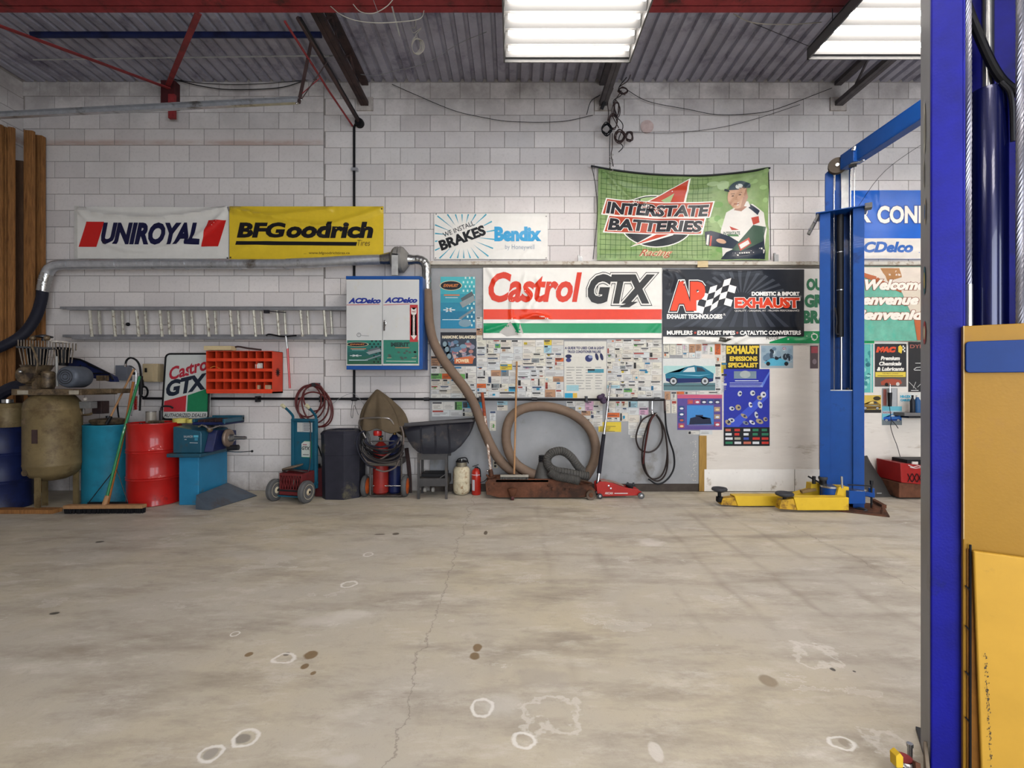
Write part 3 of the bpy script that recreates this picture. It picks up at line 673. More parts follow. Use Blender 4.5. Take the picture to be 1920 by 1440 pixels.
P_.ell(1382, 362, 18, 24, '#c9a084', 7, 24).poly([(1398, 346), (1402, 366), (1394, 384), (1388, 386)], '#a87c64', 7.3)
P_.ell(1386, 347, 20, 15, '#3a4a50', 7.6, 20, -5, 185).poly([(1366, 347), (1358, 345), (1357, 349), (1368, 352)], '#28363a', 7.8).ell(1386, 342, 7, 5, '#cfd4cc', 7.9, 12)
for q in ((1374, 360), (1386, 360)): P_.ell(q[0], q[1], 2.6, 1.2, '#4a342c', 7.8, 10); P_.line(q[0]-4, q[1]-4, q[0]+4, q[1]-4, 1, '#5a4236', 7.8)
P_.poly([(1380, 362), (1377, 370), (1382, 371)], '#b08468', 7.8).line(1375, 377, 1386, 376, 1.4, '#8a4a40', 7.8).ell(1352, 450, 10, 4.5, '#c9a084', 6.9, 12, rot=15)
P_.build('print', t, mv)
obj('banner_rope', MB().tube([p(1108, 311, 6.42), p(1160, 320, 6.42), p(1230, 327, 6.42), p(1320, 329, 6.42), p(1400, 322, 6.42), p(1444, 315, 6.42)], .012, 6), black, t)
obj('tie_cord', MB().tube([p(1109, 311, 6.42), p(1116, 345, 6.42), p(1120, 400, 6.42), p(1112, 486, 6.42)], .005, 5), black, t)
obj('tie_cord', MB().tube([p(1441, 316, 6.42), p(1444, 400, 6.42), p(1445, 487, 6.42)], .005, 5), black, t)
# big oil banner
t, s = banner('banner', 'wide torn white banner, red and black letters above red and green stripes', 906, 502, 1241, 634, 6.41, white_vinyl,
  [([(985, 515), (980, 540), (995, 560), (985, 580)], .012, 4), ([(1005, 520), (1015, 550), (1000, 575)], .010, 4), ([(958, 565), (960, 600)], .016, 2.5), ([(980, 598), (1005, 592), (1028, 598)], .022, 4), ([(915, 505), (930, 530)], .008, 4),
   ([(1210, 632), (1232, 608)], .006, 6), ([(965, 600), (975, 625)], .02, 4), ([(910, 620), (935, 612), (958, 604)], .014, 4)], seed=5, step=3.5, noise=.0022)
P_ = Print(s)
P_.rect(906.5, 580, 1240.5, 599, '#d83c20').rect(906.5, 606, 1240.5, 624.5, '#0f8a58').poly([(936, 623), (957, 603), (972, 628), (950, 631)], '#a8a49e', 2.5).poly([(972, 622), (975, 606), (982, 626)], '#a8a49e', 2.5)
P_.text('Castrol', 916, 510, 1091, 567, '#cc3216', off=.035, shear=.22, l=3)
P_.text('GTX', 1102, 514, 1228, 570, '#2c2b2b', off=.055, shear=.25, l=5, outline=[(.095, '#dedbd4'), (.115, '#2c2b2b')])
P_.poly([(1180, 566), (1196, 566), (1180, 576), (1160, 576)], '#2c2b2b', 5)
P_.build('print', t, mv)
# black exhaust banner
darkv = M('black_vinyl', '#23262e', .28, 0, .1, 9)
t, s = banner('banner', 'black exhaust banner with orange letters and a chequered flag', 1243, 505, 1508, 631, 6.415, darkv,
  [([(1248, 508), (1262, 520), (1255, 545)], .014, 3.5), ([(1252, 506), (1270, 512), (1285, 530)], .01, 3.5), ([(1500, 560), (1490, 600), (1500, 626)], .01, 4), ([(1340, 508), (1380, 511), (1430, 507)], .007, 4), ([(1260, 628), (1300, 620), (1360, 629)], .006, 5)], seed=6, noise=.002)
P_ = Print(s)
for k in range(15):
    a0 = -math.pi*.02-k*math.pi/14*.96; ox, oy = 1390, 560
    def ray(a, r): return ox+math.cos(a)*r*1.6, oy+math.sin(a)*r
    c_ = '#3f434b'
    pts = [ray(a0, 12), ray(a0, 52), ray(a0-.09, 52), ray(a0-.09, 12)]
    P_.poly([(min(max(a, 1244), 1507), min(max(b, 506), 630)) for a, b in pts], c_, 1)
for k in range(9): P_.poly([(1262+k*26, 613), (1272+k*26, 613), (1340+k*12, 575), (1335+k*12, 575)], '#363a44', 1.2)
P_.rect(1244, 613, 1507, 630, '#14161c', 2)
P_.text('AP', 1256, 528, 1322, 583, '#e2431a', off=.07, l=5, outline=[(.1, '#15151a'), (.125, '#f0ece6')])
def fl(u, v): return 1318+u*66+(-14)*v, 535+v*50-u*10+6*math.sin(u*6.3)
for i in range(5):
    for j in range(4):
        q = [fl(i/5, j/4), fl((i+1)/5, j/4), fl((i+1)/5, (j+1)/4), fl(i/5, (j+1)/4)]; P_.poly(q, '#f0ece6' if (i+j) % 2 else '#1a1a20', 4)
P_.text('DOMESTIC & IMPORT', 1409, 547, 1499, 555, '#f0ece6', off=.06, l=4).text('EXHAUST', 1377, 558, 1498, 578, '#d8401e', off=.06, l=5, outline=[(.1, '#f0ece6')])
P_.text('QUALITY - ORIGINAL FIT - PROVEN PERFORMANCE', 1377, 581, 1498, 585, '#d8d4ce', off=.01, l=4).text('EXHAUST TECHNOLOGIES', 1250, 589, 1354, 598, '#f0ece6', off=.05, l=4).text('R', 1356, 588, 1360, 592, '#f0ece6', off=.0, l=4)
P_.text('MUFFLERS', 1250, 620, 1298, 628, '#f0ece6', off=.04, l=4).text('EXHAUST PIPES', 1307, 620, 1378, 628, '#f0ece6', off=.04, l=4).text('CATALYTIC CONVERTERS', 1387, 620, 1500, 628, '#f0ece6', off=.04, l=4).ell(1303, 624, 2.2, 2.2, '#b04434', 4, 10).ell(1382, 624, 2.2, 2.2, '#b04434', 4, 10)
P_.build('print', t, mv)
# white & green banner behind
t, s = banner('banner', 'white banner with green words OUR GREEN BRAKE mostly hidden behind black banner and lift', 1432, 504, 1640, 645, 6.43, white_vinyl, [([(1465, 632), (1500, 640), (1530, 628)], .01, 5)], seed=8, step=6)
P_ = Print(s); P_.text('OUR', 1512, 522, 1556, 545, '#1f7048', off=.06).text('GREEN', 1508, 552, 1585, 577, '#1f7048', off=.06).text('BRAKES', 1505, 582, 1592, 607, '#1f7048', off=.06)
P_.poly([(1433, 644), (1470, 635), (1508, 621), (1639, 621), (1639, 644)], '#168a50').ell(1526, 632, 7, 7, '#dcdcd4', 2, 8).ell(1526, 632, 5, 5, '#168a50', 3, 8)
P_.build('print', t, mv)
t, s = banner('banner', 'crumpled white banner edge sticking out below the black banner', 1243, 626, 1466, 645, 6.425, white_vinyl, [([(1290, 634), (1340, 640), (1372, 632)], .02, 4), ([(1380, 640), (1400, 630)], .015, 4)], seed=9, step=4, noise=.006)
P_ = Print(s); P_.text('MOTOR', 1436, 631, 1460, 637, '#35352e', off=0).poly([(1350, 632), (1372, 636), (1360, 642), (1345, 640)], '#3c3a32'); P_.build('print', t, mv)
# blue air conditioning banner
bluev = M('blue_vinyl', '#1c62c4', .3, 0, .08, 5)
t, s = banner('banner', 'blue AIR CONDITIONING banner with white lower strip right of the far lift', 1556, 357, 1930, 486, 6.46, bluev, [([(1640, 362), (1645, 390)], .01, 3), ([(1600, 365), (1625, 375)], .008, 4), ([(1600, 478), (1660, 480), (1720, 472)], .008, 4)], seed=10, step=5)
P_ = Print(s); P_.rect(1557, 447, 1929, 485.5, '#d3cdc4', 1).text('AIR', 1570, 388, 1633, 417, '#e6dfd2', off=.04, l=3, outline=[(.08, '#1a3f86')]).text('CONDITIONING', 1645, 386, 1890, 419, '#e6dfd2', off=.04, l=3, outline=[(.08, '#1a3f86')])
P_.text('ACDelco', 1594, 453, 1712, 474, '#2a5ea8', off=.05, shear=.25, l=3); P_.build('print', t, mv)
# welcome banner
greenw = M('sea_green_vinyl', '#6fb09a', .4, 0, .2, 6, dirt='#4f9a86', damt=.35, dscale=9)
t, s = banner('banner', 'faded green banner reading Welcome Bienvenue Bienvenidos', 1586, 500, 1850, 639, 6.415, greenw, [([(1640, 520), (1720, 512)], .006, 5)], seed=11, step=6)
P_ = Print(s); P_.poly([(1587, 501), (1849, 501), (1849, 525), (1740, 530), (1690, 548), (1640, 520), (1600, 508)], '#d5c8ba', 1).poly([(1650, 503), (1686, 503), (1690, 520), (1664, 528)], '#a8784c', 1.5).poly([(1585, 500), (1640, 518), (1690, 545), (1690, 549), (1640, 523), (1586, 506)], '#b0603c', 1.8)
P_.poly([(1690, 546), (1740, 530), (1800, 530), (1790, 600), (1712, 600), (1704, 575)], '#d0c3b0', 1.6).poly([(1712, 590), (1849, 590), (1849, 638), (1720, 638)], '#b0603c', 2)
for tx, a, b, y in (('Welcome', 1621, 1735, 524), ('Bienvenue', 1590, 1722, 552), ('Bienvenidos', 1590, 1765, 580)): P_.text(tx, a, y, b, y+20, '#e8dfd2', off=.05, shear=.3, l=4, outline=[(.09, '#8a5a48')])
P_.build('print', t, mv)
# ================================================================ POSTERS
def poster(label, x0, y0, x1, y1, d, base, cat='poster', name='poster'):
    t = T(name, label, cat, p((x0+x1)/2, y1, d)); obj('sheet', MB().pbox(x0, y0, x1, y1, d, .0015, base), mp_, t)
    return t, Print(d=d)
def printed_car(P_, x0, y0, x1, y1, c1, c2, l=3, glass='#c8d4d4'):
    w_ = x1-x0; h_ = y1-y0
    def q(u, v): return x0+u*w_, y0+v*h_
    P_.poly([q(*a) for a in ((.0, .45), (.06, .38), (.3, .34), (.44, .08), (.6, 0), (.76, .06), (.92, .3), (1, .42), (.99, .8), (.9, .86), (.12, .9), (.02, .75))], c1, l)
    P_.poly([q(*a) for a in ((.02, .66), (.99, .66), (.99, .8), (.9, .86), (.12, .9), (.02, .78))], c2, l+.3).poly([q(*a) for a in ((.36, .34), (.47, .13), (.6, .08), (.62, .33))], glass, l+.4).poly([q(*a) for a in ((.65, .32), (.65, .08), (.76, .13), (.84, .31))], '#2a3848', l+.4)
    P_.poly([q(*a) for a in ((.15, .46), (.7, .5), (.95, .45), (.7, .55))], '#7ab8d0', l+.5)
    for u in (.17, .82): P_.ell(*q(u, .8), w_*.085, w_*.085, '#16181c', l+.8, 18); P_.ell(*q(u, .8), w_*.065, w_*.065, '#b8bcc0', l+1, 16); P_.ell(*q(u, .8), w_*.03, w_*.03, '#4a4c50', l+1.2, 10)
PW = PD-.001
def teal_sheet(t, P_, x0, y0, x1, y1, small=False):
    w_, h_ = x1-x0, y1-y0
    def q(u, v): return x0+u*w_, y0+v*h_
    for i in range(6): P_.rect(*q(0, i/6), *q(1, (i+1)/6), ['#4fb6bc', '#44a8b4', '#3898ac', '#2f88a4', '#27789a', '#2a84a8'][i] if not small else ['#2f7a6c', '#2b7066', '#266660', '#225c58', '#285f50', '#2c5c48'][i], 1)
    n = 12 if not small else 8
    for i in range(6):
        for j in range(n):
            if (i+j) % 2: u = .64+i*.06; v = j/n if u > .75 or j < 4 else None
            else: continue
            if v is not None: P_.rect(*q(u, v), *q(u+.045, v+.5/n), '#bfe4e0' if not small else '#101818', 1.5)
    P_.ell(*q(.3, .17), w_*.32, h_*.095, '#d8c8a0', 3).ell(*q(.3, .17), w_*.3, h_*.085, '#14202a', 3.3).text('EXHAUST', *q(.08, .14), *q(.52, .2), '#c87a3c', off=.04, shear=.3, l=4)
    P_.rect(*q(.1, .34), *q(.55, .37), '#c08060', 3).rect(*q(.14, .395), *q(.5, .41), '#b4d0d0', 3)
    P_.poly([q(.58, .42), q(.9, .28), q(.98, .38), q(.68, .55)], '#5a6468', 3).poly([q(.55, .5), q(.95, .36), q(1, .46), q(.64, .6)], '#8c9698', 3.3).poly([q(.52, .8), q(.97, .6), q(.98, .64), q(.56, .84)], '#7c8a90', 3)
    P_.text('X', *q(.14, .6), *q(.34, .68), '#dfe8e8', off=.05, l=3).rect(*q(.08, .63), *q(.42, .65), '#dfe8e8', 3).line(*q(.05, .83), *q(.6, .83), 1.2, '#cfe4ea', 3)
t, P_ = poster('teal muffler poster on the grey board beside the duct hose', 826, 519, 891, 616, PW, '#3c9cac'); teal_sheet(t, P_, 826, 519, 891, 616); P_.ell(872, 606, 12, 7, '#7d9aa8', 3); P_.build('print', t, mp_)
t, P_ = poster('blurred red and blue poster headed HARMONIC BALANCERS', 826, 623, 893, 686, PW, '#3a4250')
P_.rect(826, 623, 893, 632, '#23242c', 1)
for k in range(60): P_.ell(R.uniform(833, 887), R.uniform(640, 676), R.uniform(2, 7), R.uniform(2, 5), R.choice(['#9a6a72', '#7a9aac', '#b07a70', '#5a7a94', '#c4a49c', '#8c8a9c']), 1.5+k*.02, 9)
P_.text('HARMONIC BALANCERS', 829, 629, 892, 635, '#e8dcc0', off=.05, l=5).poly([(852, 672), (880, 668), (888, 672), (886, 682), (852, 682)], '#c8683c', 4).text('POWER', 855, 673, 880, 680, '#f0d8b0', off=.05, l=5)
for q in ((838, 655), (834, 645), (842, 668)): P_.ell(*q, 7, 9, '#2a3644', 4, 12); P_.ell(*q, 4, 5, '#8298a0', 4.4, 10)
P_.build('print', t, mp_)
t, P_ = poster('cream sheet headed A GUIDE TO with blue round diagrams', 1058, 640, 1137, 747, PW-.002, '#d5d2c8')
P_.text('A GUIDE TO USED CAR & LIGHT', 1059, 650, 1133, 655, '#2a3264', off=.04).text('TRUCK CONDITIONER FAILURE.', 1064, 657, 1127, 662, '#2a3264', off=.04)
P_.ell(1066, 668, 6, 3.6, '#262a52').ell(1066, 675, 5, 4, '#3c4278').ell(1104, 672, 7, 6.5, '#2c3468').ell(1107, 669, 4, 3, '#8890b0', 3).ell(1119, 669, 3, 7, '#262a52', 2, 14, rot=-15).ell(1128, 669, 3, 7, '#262a52', 2, 14, rot=-15)
for i in range(4):
    for j in range(9): P_.rect(1062+i*18, 688+j*5, 1062+i*18+R.uniform(8, 16), 689.4+j*5, '#9a9a98')
P_.rect(1102, 692, 1132, 699, '#4a8ea0', 3).rect(1102, 692, 1115, 695, '#26262a', 3.5).rect(1062, 722, 1085, 733, '#9cc4cc', 3).rect(1059, 737, 1074, 746, '#2a9ac0', 3).rect(1074, 737, 1082, 746, '#d8b448', 3)
P_.build('print', t, mp_)
t, P_ = poster('poster of a dark teal sports coupe on a white ground', 1243, 672, 1342, 733, PW-.002, '#d4d6d2')
P_.rect(1244, 686, 1341, 700, '#a8d0cc', 1).rect(1244, 718, 1341, 732, '#587a80', 1).rect(1244, 723, 1341, 724, '#1c2430', 1.5); printed_car(P_, 1247, 685, 1338, 722, '#146e88', '#12245c'); P_.build('print', t, mp_)
t, P_ = poster('yellow and black poster reading EXHAUST EMISSIONS SPECIALIST', 1361, 646, 1424, 692, PW-.002, '#17171c')
P_.text('EXHAUST', 1362, 648, 1423, 664, '#e8c83c', off=.06).text('EMISSIONS', 1368, 668, 1420, 677, '#e8c83c', off=.05).text('SPECIALIST', 1365, 680, 1421, 689, '#e8c83c', off=.05); P_.build('print', t, mp_)
t, P_ = poster('tall royal blue parts poster with a black strip of small badges at its foot', 1357, 692, 1443, 836, PW-.003, '#2430a0')
P_.rect(1357, 801, 1443, 836, '#0e0e14', 1).poly([(1360, 800), (1440, 730), (1440, 745), (1385, 800)], '#3a52c4', 1).poly([(1425, 725), (1443, 695), (1443, 700), (1430, 726)], '#5a78d4', 1)
P_.rect(1376, 696, 1418, 710, '#788c98', 2).ell(1397, 702, 10, 7, '#a8b0ac', 3).text('www.autoparts.ca', 1376, 712, 1424, 716, '#e4e4ea', off=.02) if False else P_.rect(1376, 696, 1418, 710, '#788c98', 2).ell(1397, 702, 10, 7, '#a8b0ac', 3).line(1378, 714, 1422, 714, 1.6, '#d4d8e8', 2)
for y in (718, 722, 725): P_.line(1368, y, 1430, y, 1.1, '#b4bce0', 2)
for cx, cy in ((1387, 738), (1372, 766), (1384, 764), (1411, 737), (1431, 740), (1424, 746), (1407, 759), (1425, 759), (1371, 788), (1365, 792), (1395, 780), (1418, 778), (1424, 790), (1435, 786), (1398, 793), (1410, 792)):
    P_.ell(cx, cy, R.uniform(4, 8), R.uniform(3, 6), R.choice(['#c8ccd0', '#a89878', '#dcdce0', '#7c8490']), 2, 9, rot=R.uniform(0, 90)); P_.ell(cx+1, cy, 2.5, 2, '#2a2e50', 3, 8)
for i in range(5):
    for j in range(4): P_.rect(1360+i*17, 804+j*8, 1360+i*17+R.uniform(9, 14), 808.5+j*8, R.choice(['#c43428', '#d8dadc', '#3a50a8', '#c06a54', '#2c7a58', '#d8dadc', '#a8a490']), 2)
P_.build('print', t, mp_)
t, P_ = poster('small blue and pink poster of a formula racing car framed by thumbnails', 1270, 740, 1354, 806, PW-.002, '#5a4a90')
P_.rect(1270, 740, 1354, 747, '#c45878', 1).rect(1288, 760, 1338, 797, '#3f86c8', 2).poly([(1292, 796), (1294, 784), (1310, 780), (1318, 786), (1332, 784), (1334, 795)], '#18203c', 3).rect(1304, 778, 1318, 781, '#18203c', 3).rect(1290, 796, 1340, 799, '#6a6494', 3)
for k in range(4):
    for q in ((1272, 762+k*11), (1339, 750+k*14), (1289+k*12.5, 750)): P_.rect(q[0], q[1]-1, q[0]+11, q[1]+7.5, R.choice(['#3a3a64', '#a84860', '#2c4a80', '#a89078']), 3).ell(q[0]+6, q[1]+4, 3.6, 2, R.choice(['#d8dce0', '#c06040', '#e0c890']), 4, 8)
P_.build('print', t, mp_)
t, P_ = poster('wide photo poster of a pale blue racing car in a pit crew', 1427, 648, 1487, 690, PW-.001, '#9ab0bc')
for k in range(34): P_.ell(R.uniform(1431, 1483), R.uniform(654, 676), R.uniform(2, 5), R.uniform(3, 7), R.choice(['#3c4c5c', '#6a8498', '#c4d4dc', '#283440', '#8ca4b4']), 1+k*.02, 8)
P_.rect(1428, 680, 1486, 689, '#a8b4b8', 2).poly([(1432, 680), (1446, 672), (1464, 672), (1480, 680), (1470, 686), (1440, 686)], '#5cb4d0', 3).ell(1440, 682, 4, 4, '#16181c', 4, 10).ell(1474, 682, 4, 4, '#16181c', 4, 10).ell(1456, 672, 4, 3, '#1c2430', 4, 8).text('G1', 1467, 651, 1473, 656, '#b04454', off=.02, l=5)
P_.build('print', t, mp_)
t, P_ = poster('narrow maroon and grey poster peeping out at the left edge of the far lift', 1519, 648, 1534, 691, PW-.001, '#5c4c50'); P_.rect(1521, 650, 1533, 662, '#a84a54').ell(1527, 678, 4, 5, '#8a7a80'); P_.build('print', t, mp_)
# right bay
t, P_ = poster('black poster reading Premium Chemicals & Lubricants', 1638, 642, 1701, 727, PW-.002, '#dcdad4')
P_.rect(1640, 644.5, 1699.5, 708, '#2a2a2e', 1).rect(1640, 708, 1699.5, 725, '#5a5250', 1).text('MAC', 1642, 650, 1680, 661, '#d85030', off=.1, shear=.2, l=3).poly([(1684, 650), (1688, 647), (1692, 652), (1690, 663), (1684, 660)], '#e0c040', 3)
for i in range(4): P_.rect(1692+(i % 2)*2.5, 648+i*3, 1694.5+(i % 2)*2.5, 651+i*3, '#e4e4e0', 3)
P_.text('Premium', 1651, 668, 1687, 675.5, '#eeeae0', off=.05, shear=.2).text('Chemicals', 1648, 678, 1690, 685.5, '#eeeae0', off=.05, shear=.2).text('& Lubricants', 1644, 688, 1695, 695.5, '#eeeae0', off=.05, shear=.2)
P_.rect(1641, 697.5, 1698, 707, '#dcc44c', 2).text("THE PRO'S CHOICE", 1654, 699, 1684, 701.6, '#3a3020', off=.0, l=3).line(1645, 704.5, 1693, 704.5, .9, '#3a3020', 3).poly([(1651, 716), (1660, 711), (1672, 710), (1688, 712), (1691, 718), (1686, 722), (1652, 722)], '#a04a34', 3).ell(1662, 721, 3.4, 3.4, '#181818', 4).ell(1683, 720, 3.4, 3.4, '#c8c0b8', 4)
P_.build('print', t, mp_)
t, P_ = poster('dark poster with thin white car sketches cut off by the near blue post', 1703, 641, 1790, 735, PW-.001, '#2c2b2d')
P_.text('DYNO', 1706, 646, 1745, 653, '#a06054', off=.02).line(1716, 681, 1740, 681, 1, '#c8c8c4').pl([(1713, 693), (1718, 689), (1730, 688), (1740, 692), (1740, 694), (1714, 694)], 1.1, '#d8d8d4').pl([(1704, 716), (1718, 730)], 1, '#b8b8b4').pl([(1712, 728), (1717, 716)], 1, '#b8b8b4').pl([(1720, 726), (1728, 718)], 1, '#b8b8b4').line(1708, 732, 1722, 732, 1.2, '#d8d8d4', 2)
P_.build('print', t, mp_)
t, P_ = poster('tall narrow sea green poster just right of the far lift', 1600, 643, 1637, 736, PW-.001, '#5fb4ac')
for k in range(24): P_.ell(R.uniform(1604, 1634), R.uniform(655, 728), R.uniform(2, 5), R.uniform(2, 5), R.choice(['#3c8c90', '#90ccc4', '#2c6c78', '#b8dcd4']), 1+k*.02, 8)
P_.line(1633, 643, 1633, 736, 1.2, '#d8e4dc', 2); P_.build('print', t, mp_)
t, P_ = poster('yellow poster of a golden car right of the far lift', 1600, 741, 1652, 774, PW-.0015, '#d0b250')
P_.poly([(1600, 768), (1652, 768), (1652, 774), (1600, 774)], '#2c2824', 1).ell(1644, 747, 7, 4, '#3a3020', 1.5); printed_car(P_, 1616, 751, 1651, 769, '#8a6a24', '#5c4418', 3, '#e0c880'); P_.build('print', t, mp_)
t, P_ = poster('small grey photo poster hanging under the black chemicals poster', 1654, 728, 1683, 763, PW-.003, '#8f9090'); P_.rect(1656, 730, 1662, 760, '#9a5a50', 1).rect(1671, 729, 1681, 762, '#a8aaac', 1); P_.build('print', t, mp_)
t, P_ = poster('small poster of a blue car under a turquoise sky', 1654, 762, 1691, 797, PW-.004, '#6cb8c8'); P_.rect(1654, 787, 1691, 797, '#70787c', 1).rect(1654, 770, 1691, 776, '#a8c0c8', 1).text('RACING', 1656, 772, 1672, 775, '#b04444', off=.03, l=2); printed_car(P_, 1656, 776, 1690, 791, '#1c5cb8', '#183c80', 3); P_.build('print', t, mp_)
t, P_ = poster('white card with light blue lettering beside the black chemicals poster', 1686, 736, 1740, 756, PW-.001, '#d5d4ce', 'card', 'card'); P_.text('HI-LEX', 1688, 741, 1708, 746, '#38a8c8', off=.06).text('CABLES', 1688, 748, 1706, 752.5, '#38a8c8', off=.06); P_.build('print', t, mp_)
# ================================================================ PASTED LABELS
cards = []
def tile(x0, y0, x1, y1, mn, mxx, vert=.3):
    w_, h_ = x1-x0, y1-y0
    if w_ <= mxx and h_ <= mn*1.5: cards.append((x0, y0, x1, y1)); return
    if w_ > h_*(1.6 if R.random() > vert else 3.2) and w_ > mxx*.6:
        c_ = x0+w_*R.uniform(.38, .62); tile(x0, y0, c_, y1, mn, mxx, vert); tile(c_, y0, x1, y1, mn, mxx, vert)
    elif h_ > mn*1.2: c_ = y0+h_*R.uniform(.38, .62); tile(x0, y0, x1, c_, mn, mxx, vert); tile(x0, c_, x1, y1, mn, mxx, vert)
    else: cards.append((x0, y0, x1, y1))
for q in ((894, 637, 1057, 745, 10, 26), (1138, 636, 1241, 745, 9, 26), (808, 687, 893, 747, 10, 26), (808, 640, 825, 686, 16, 20), (893, 594, 905, 640, 14, 14)): tile(*q)
for q in ((810, 753, 905, 781, 12, 24), (1062, 752, 1130, 770, 9, 24), (1090, 770, 1130, 800, 10, 20), (1138, 752, 1178, 790, 12, 20), (1178, 752, 1216, 815, 12, 18), (932, 752, 952, 770, 10, 20), (918, 770, 930, 808, 18, 14)): tile(*q)
for x in range(1244, 1356, 12):
    y = 640+R.uniform(0, 5); yb = 671 if x < 1340 else 742
    while y < yb-8: h_ = R.uniform(14, 26); cards.append((x, y, x+11.5, min(y+h_, yb))); y += h_+.3
for x in range(1246, 1270, 12): cards.append((x, 734, x+11, 750)); cards.append((x+1, 751, x+11, 775))
for x in range(1262, 1350, 22): cards.append((x, 734, x+21, 739.6))
cards += [(1122, 791, 1165, 810), (1290, 808, 1312, 815), (1312, 806, 1336, 815), (1182, 816, 1204, 821), (1356, 742, 1362, 766)]
cards = cards[:292]
whites = ['#d6d3cb', '#cfccc4', '#dcdad4', '#c8c8c6', '#d8d4c4', '#cdd0d0', '#d2cabc']
special = {'yellow': '#d8bf3c', 'light blue': '#2fa0c8', 'orange': '#c8622c', 'green': '#6aa858', 'grey': '#7f8486', 'pale blue': '#9fc4d0', 'tan': '#b48a6a', 'pale pink': '#d0a4bc'}
for i, (x0, y0, x1, y1) in enumerate(cards):
    r_ = R.random(); nm = None
    if (x0, y0) == (1122, 791): nm = 'yellow'
    elif r_ < .15: nm = R.choice(list(special))
    base = special[nm] if nm else R.choice(whites)
    dd = PW-.001-R.random()*.002; w_, h_ = x1-x0, y1-y0; mb = MB()
    mb.pbox(x0+.3, y0+.3, x1-.3, y1-.3, dd, .0015, base)
    def rc(a, b, c_, d_, col): k = dd-.0006; mb.add([p(a, b, k), p(c_, b, k), p(c_, d_, k), p(a, d_, k)], [(0, 1, 2, 3)], col)
    ink = R.choice(['#2c2c30', '#45454a', '#55565c', '#3a4a66', '#2c2c30', '#2a6e96', '#45454a', '#2c2c30', '#9a3a30'])
    if h_ > w_*1.2:
        rc(x0+1, y0+1, x1-1, y0+1+h_*.2, ink if R.random() < .5 else base); y = y0+h_*.3
    else:
        st = R.random()
        if st < .45: rc(x0+1, y0+1, x0+w_*R.uniform(.5, .9), y0+1+min(h_*.25, 3), ink)
        elif st < .6: rc(x0+1, y0+1, x0+w_*.25, y1-1, ink)
        y = y0+h_*.42
    lc = '#8c8a86' if nm is None else '#3c3c40'
    while y < y1-1.8:
        a = x0+R.uniform(1.5, 3); rc(a, y, a+(w_-4)*R.uniform(.4, 1), y+.8, lc); y += R.uniform(1.7, 2.6)
    if nm is None and R.random() < .15: a = R.uniform(x0+1, x1-w_*.4); rc(a, y0+h_*.35, a+w_*.25, y0+h_*.7, R.choice(list(special.values())))
    zone = 'below the wall pipe' if y0 > 749 else ('by the teal coupe poster' if x0 > 1242 else ('right of the guide sheet' if x0 > 1137 else ('left of the guide sheet' if x0 > 893 else 'beside the hose')))
    if y0 < 750 and x0 <= 893: zone = 'round the balancers poster'
    o = obj('parts_label', mb, mp_, smooth=0)
    shp = 'upright' if h_ > w_*1.2 else ('flat' if w_ > h_*2.2 else 'squarish')
    inkn = {'#2c2c30': 'black', '#45454a': 'black', '#55565c': 'grey', '#3a4a66': 'dark blue', '#2a6e96': 'blue', '#9a3a30': 'red'}[ink]
    row = '' if y0 > 749 or x0 > 1242 else (', upper rows' if y0 < 672 else (', middle rows' if y0 < 712 else ', lower rows'))
    tag(o, f'{shp} {nm or "white"} parts label, {inkn} print, {zone}{row}', 'label', f'{shp} {nm or "white"} labels, {inkn} print, {zone}{row}')
# ================================================================ OVERHEAD PIPES, TRACKS AND WIRES
t = T('wall_pipe', 'long black pipe dropping down the wall left of the cabinet into a horizontal run', 'pipe', p(663, 740, 6.42))
obj('pipe', MB().tube([(X(675, D)+.02, 4.62, H+3.52), p(672, 222, 6.42), p(664, 238, 6.462), p(664, 735, 6.462), p(664, 748, 6.42)], .0165, 8, smooth=1), black, t)
obj('pipe', MB().tube([p(268, 747, 6.42), p(664, 748, 6.42), p(1246, 749.5, 6.36)], .0165, 8, smooth=1), black, t)
for px in (664, 800, 1002, 1190, 1232): obj('pipe_fitting', MB().cyl(p(px-5, 748.5, 6.40 if px < 900 else 6.37), p(px+5, 748.5, 6.40 if px < 900 else 6.37), .024, n=10), dkmetal, t)
obj('pipe', MB().tube([p(1246, 749, 6.36), p(1247, 775, 6.36)], .014, 8, smooth=1), brownsteel, t)
for px in (480, 600, 900, 1100): obj('pipe_clip', MB().pbox(px-2, 743, px+2, 754, 6.35 if px > 806 else 6.39, .1), dkmetal, t)
obj('pipe_clip', MB().pbox(658, 314, 670, 319, 6.43, .06), galv, t)
t = T('roof_pipe', 'sooty pipe under the roof ending in a round flange on the wall', 'pipe', (X(675, D), 6.4, H+3.52))
obj('pipe', MB().cyl((X(675, D), 4.62, H+3.52), (X(675, D), 6.47, H+3.52), .022, n=10), brownsteel, t)
obj('flange', MB().lathe((X(676, D), 6.44, H+3.51), [(.05, -.03), (.06, 0), (.06, .04)], 16, 'Y'), black, t)
tag(obj('steel_rod', MB().tube([(X(660, D)-.02, 4.62, H+3.49), (X(660, D)-.02, 5.75, H+3.50), p(661, 236, 6.46)], .012, 6, smooth=1), redsteel), 'thin rusty red rod running under the roof beside the sooty pipe', 'rod')
tag(obj('roof_pipe', MB().cyl((X(60, 5.5), 5.5, H+4.0), (X(602, 5.5), 5.5, H+4.0), .034, n=12), navy), 'dark pipe running across under the roof at upper left', 'pipe')
tag(obj('roof_conduit', MB().tube([p(62, 112, 5.9), p(590, 104.5, 5.9), p(602, 108, 5.9), p(612, 128, 6.1), p(622, 140, 6.44)], .009, 7, smooth=3), aluminium), 'thin pale conduit under the roof at upper left', 'conduit')
t = T('door_track', 'galvanised overhead door track hanging below the roof at upper left', 'track', p(280, 205, 5.2))
a_, b_ = p(-60, 221, 5.38), p(561, 190, 5.09)
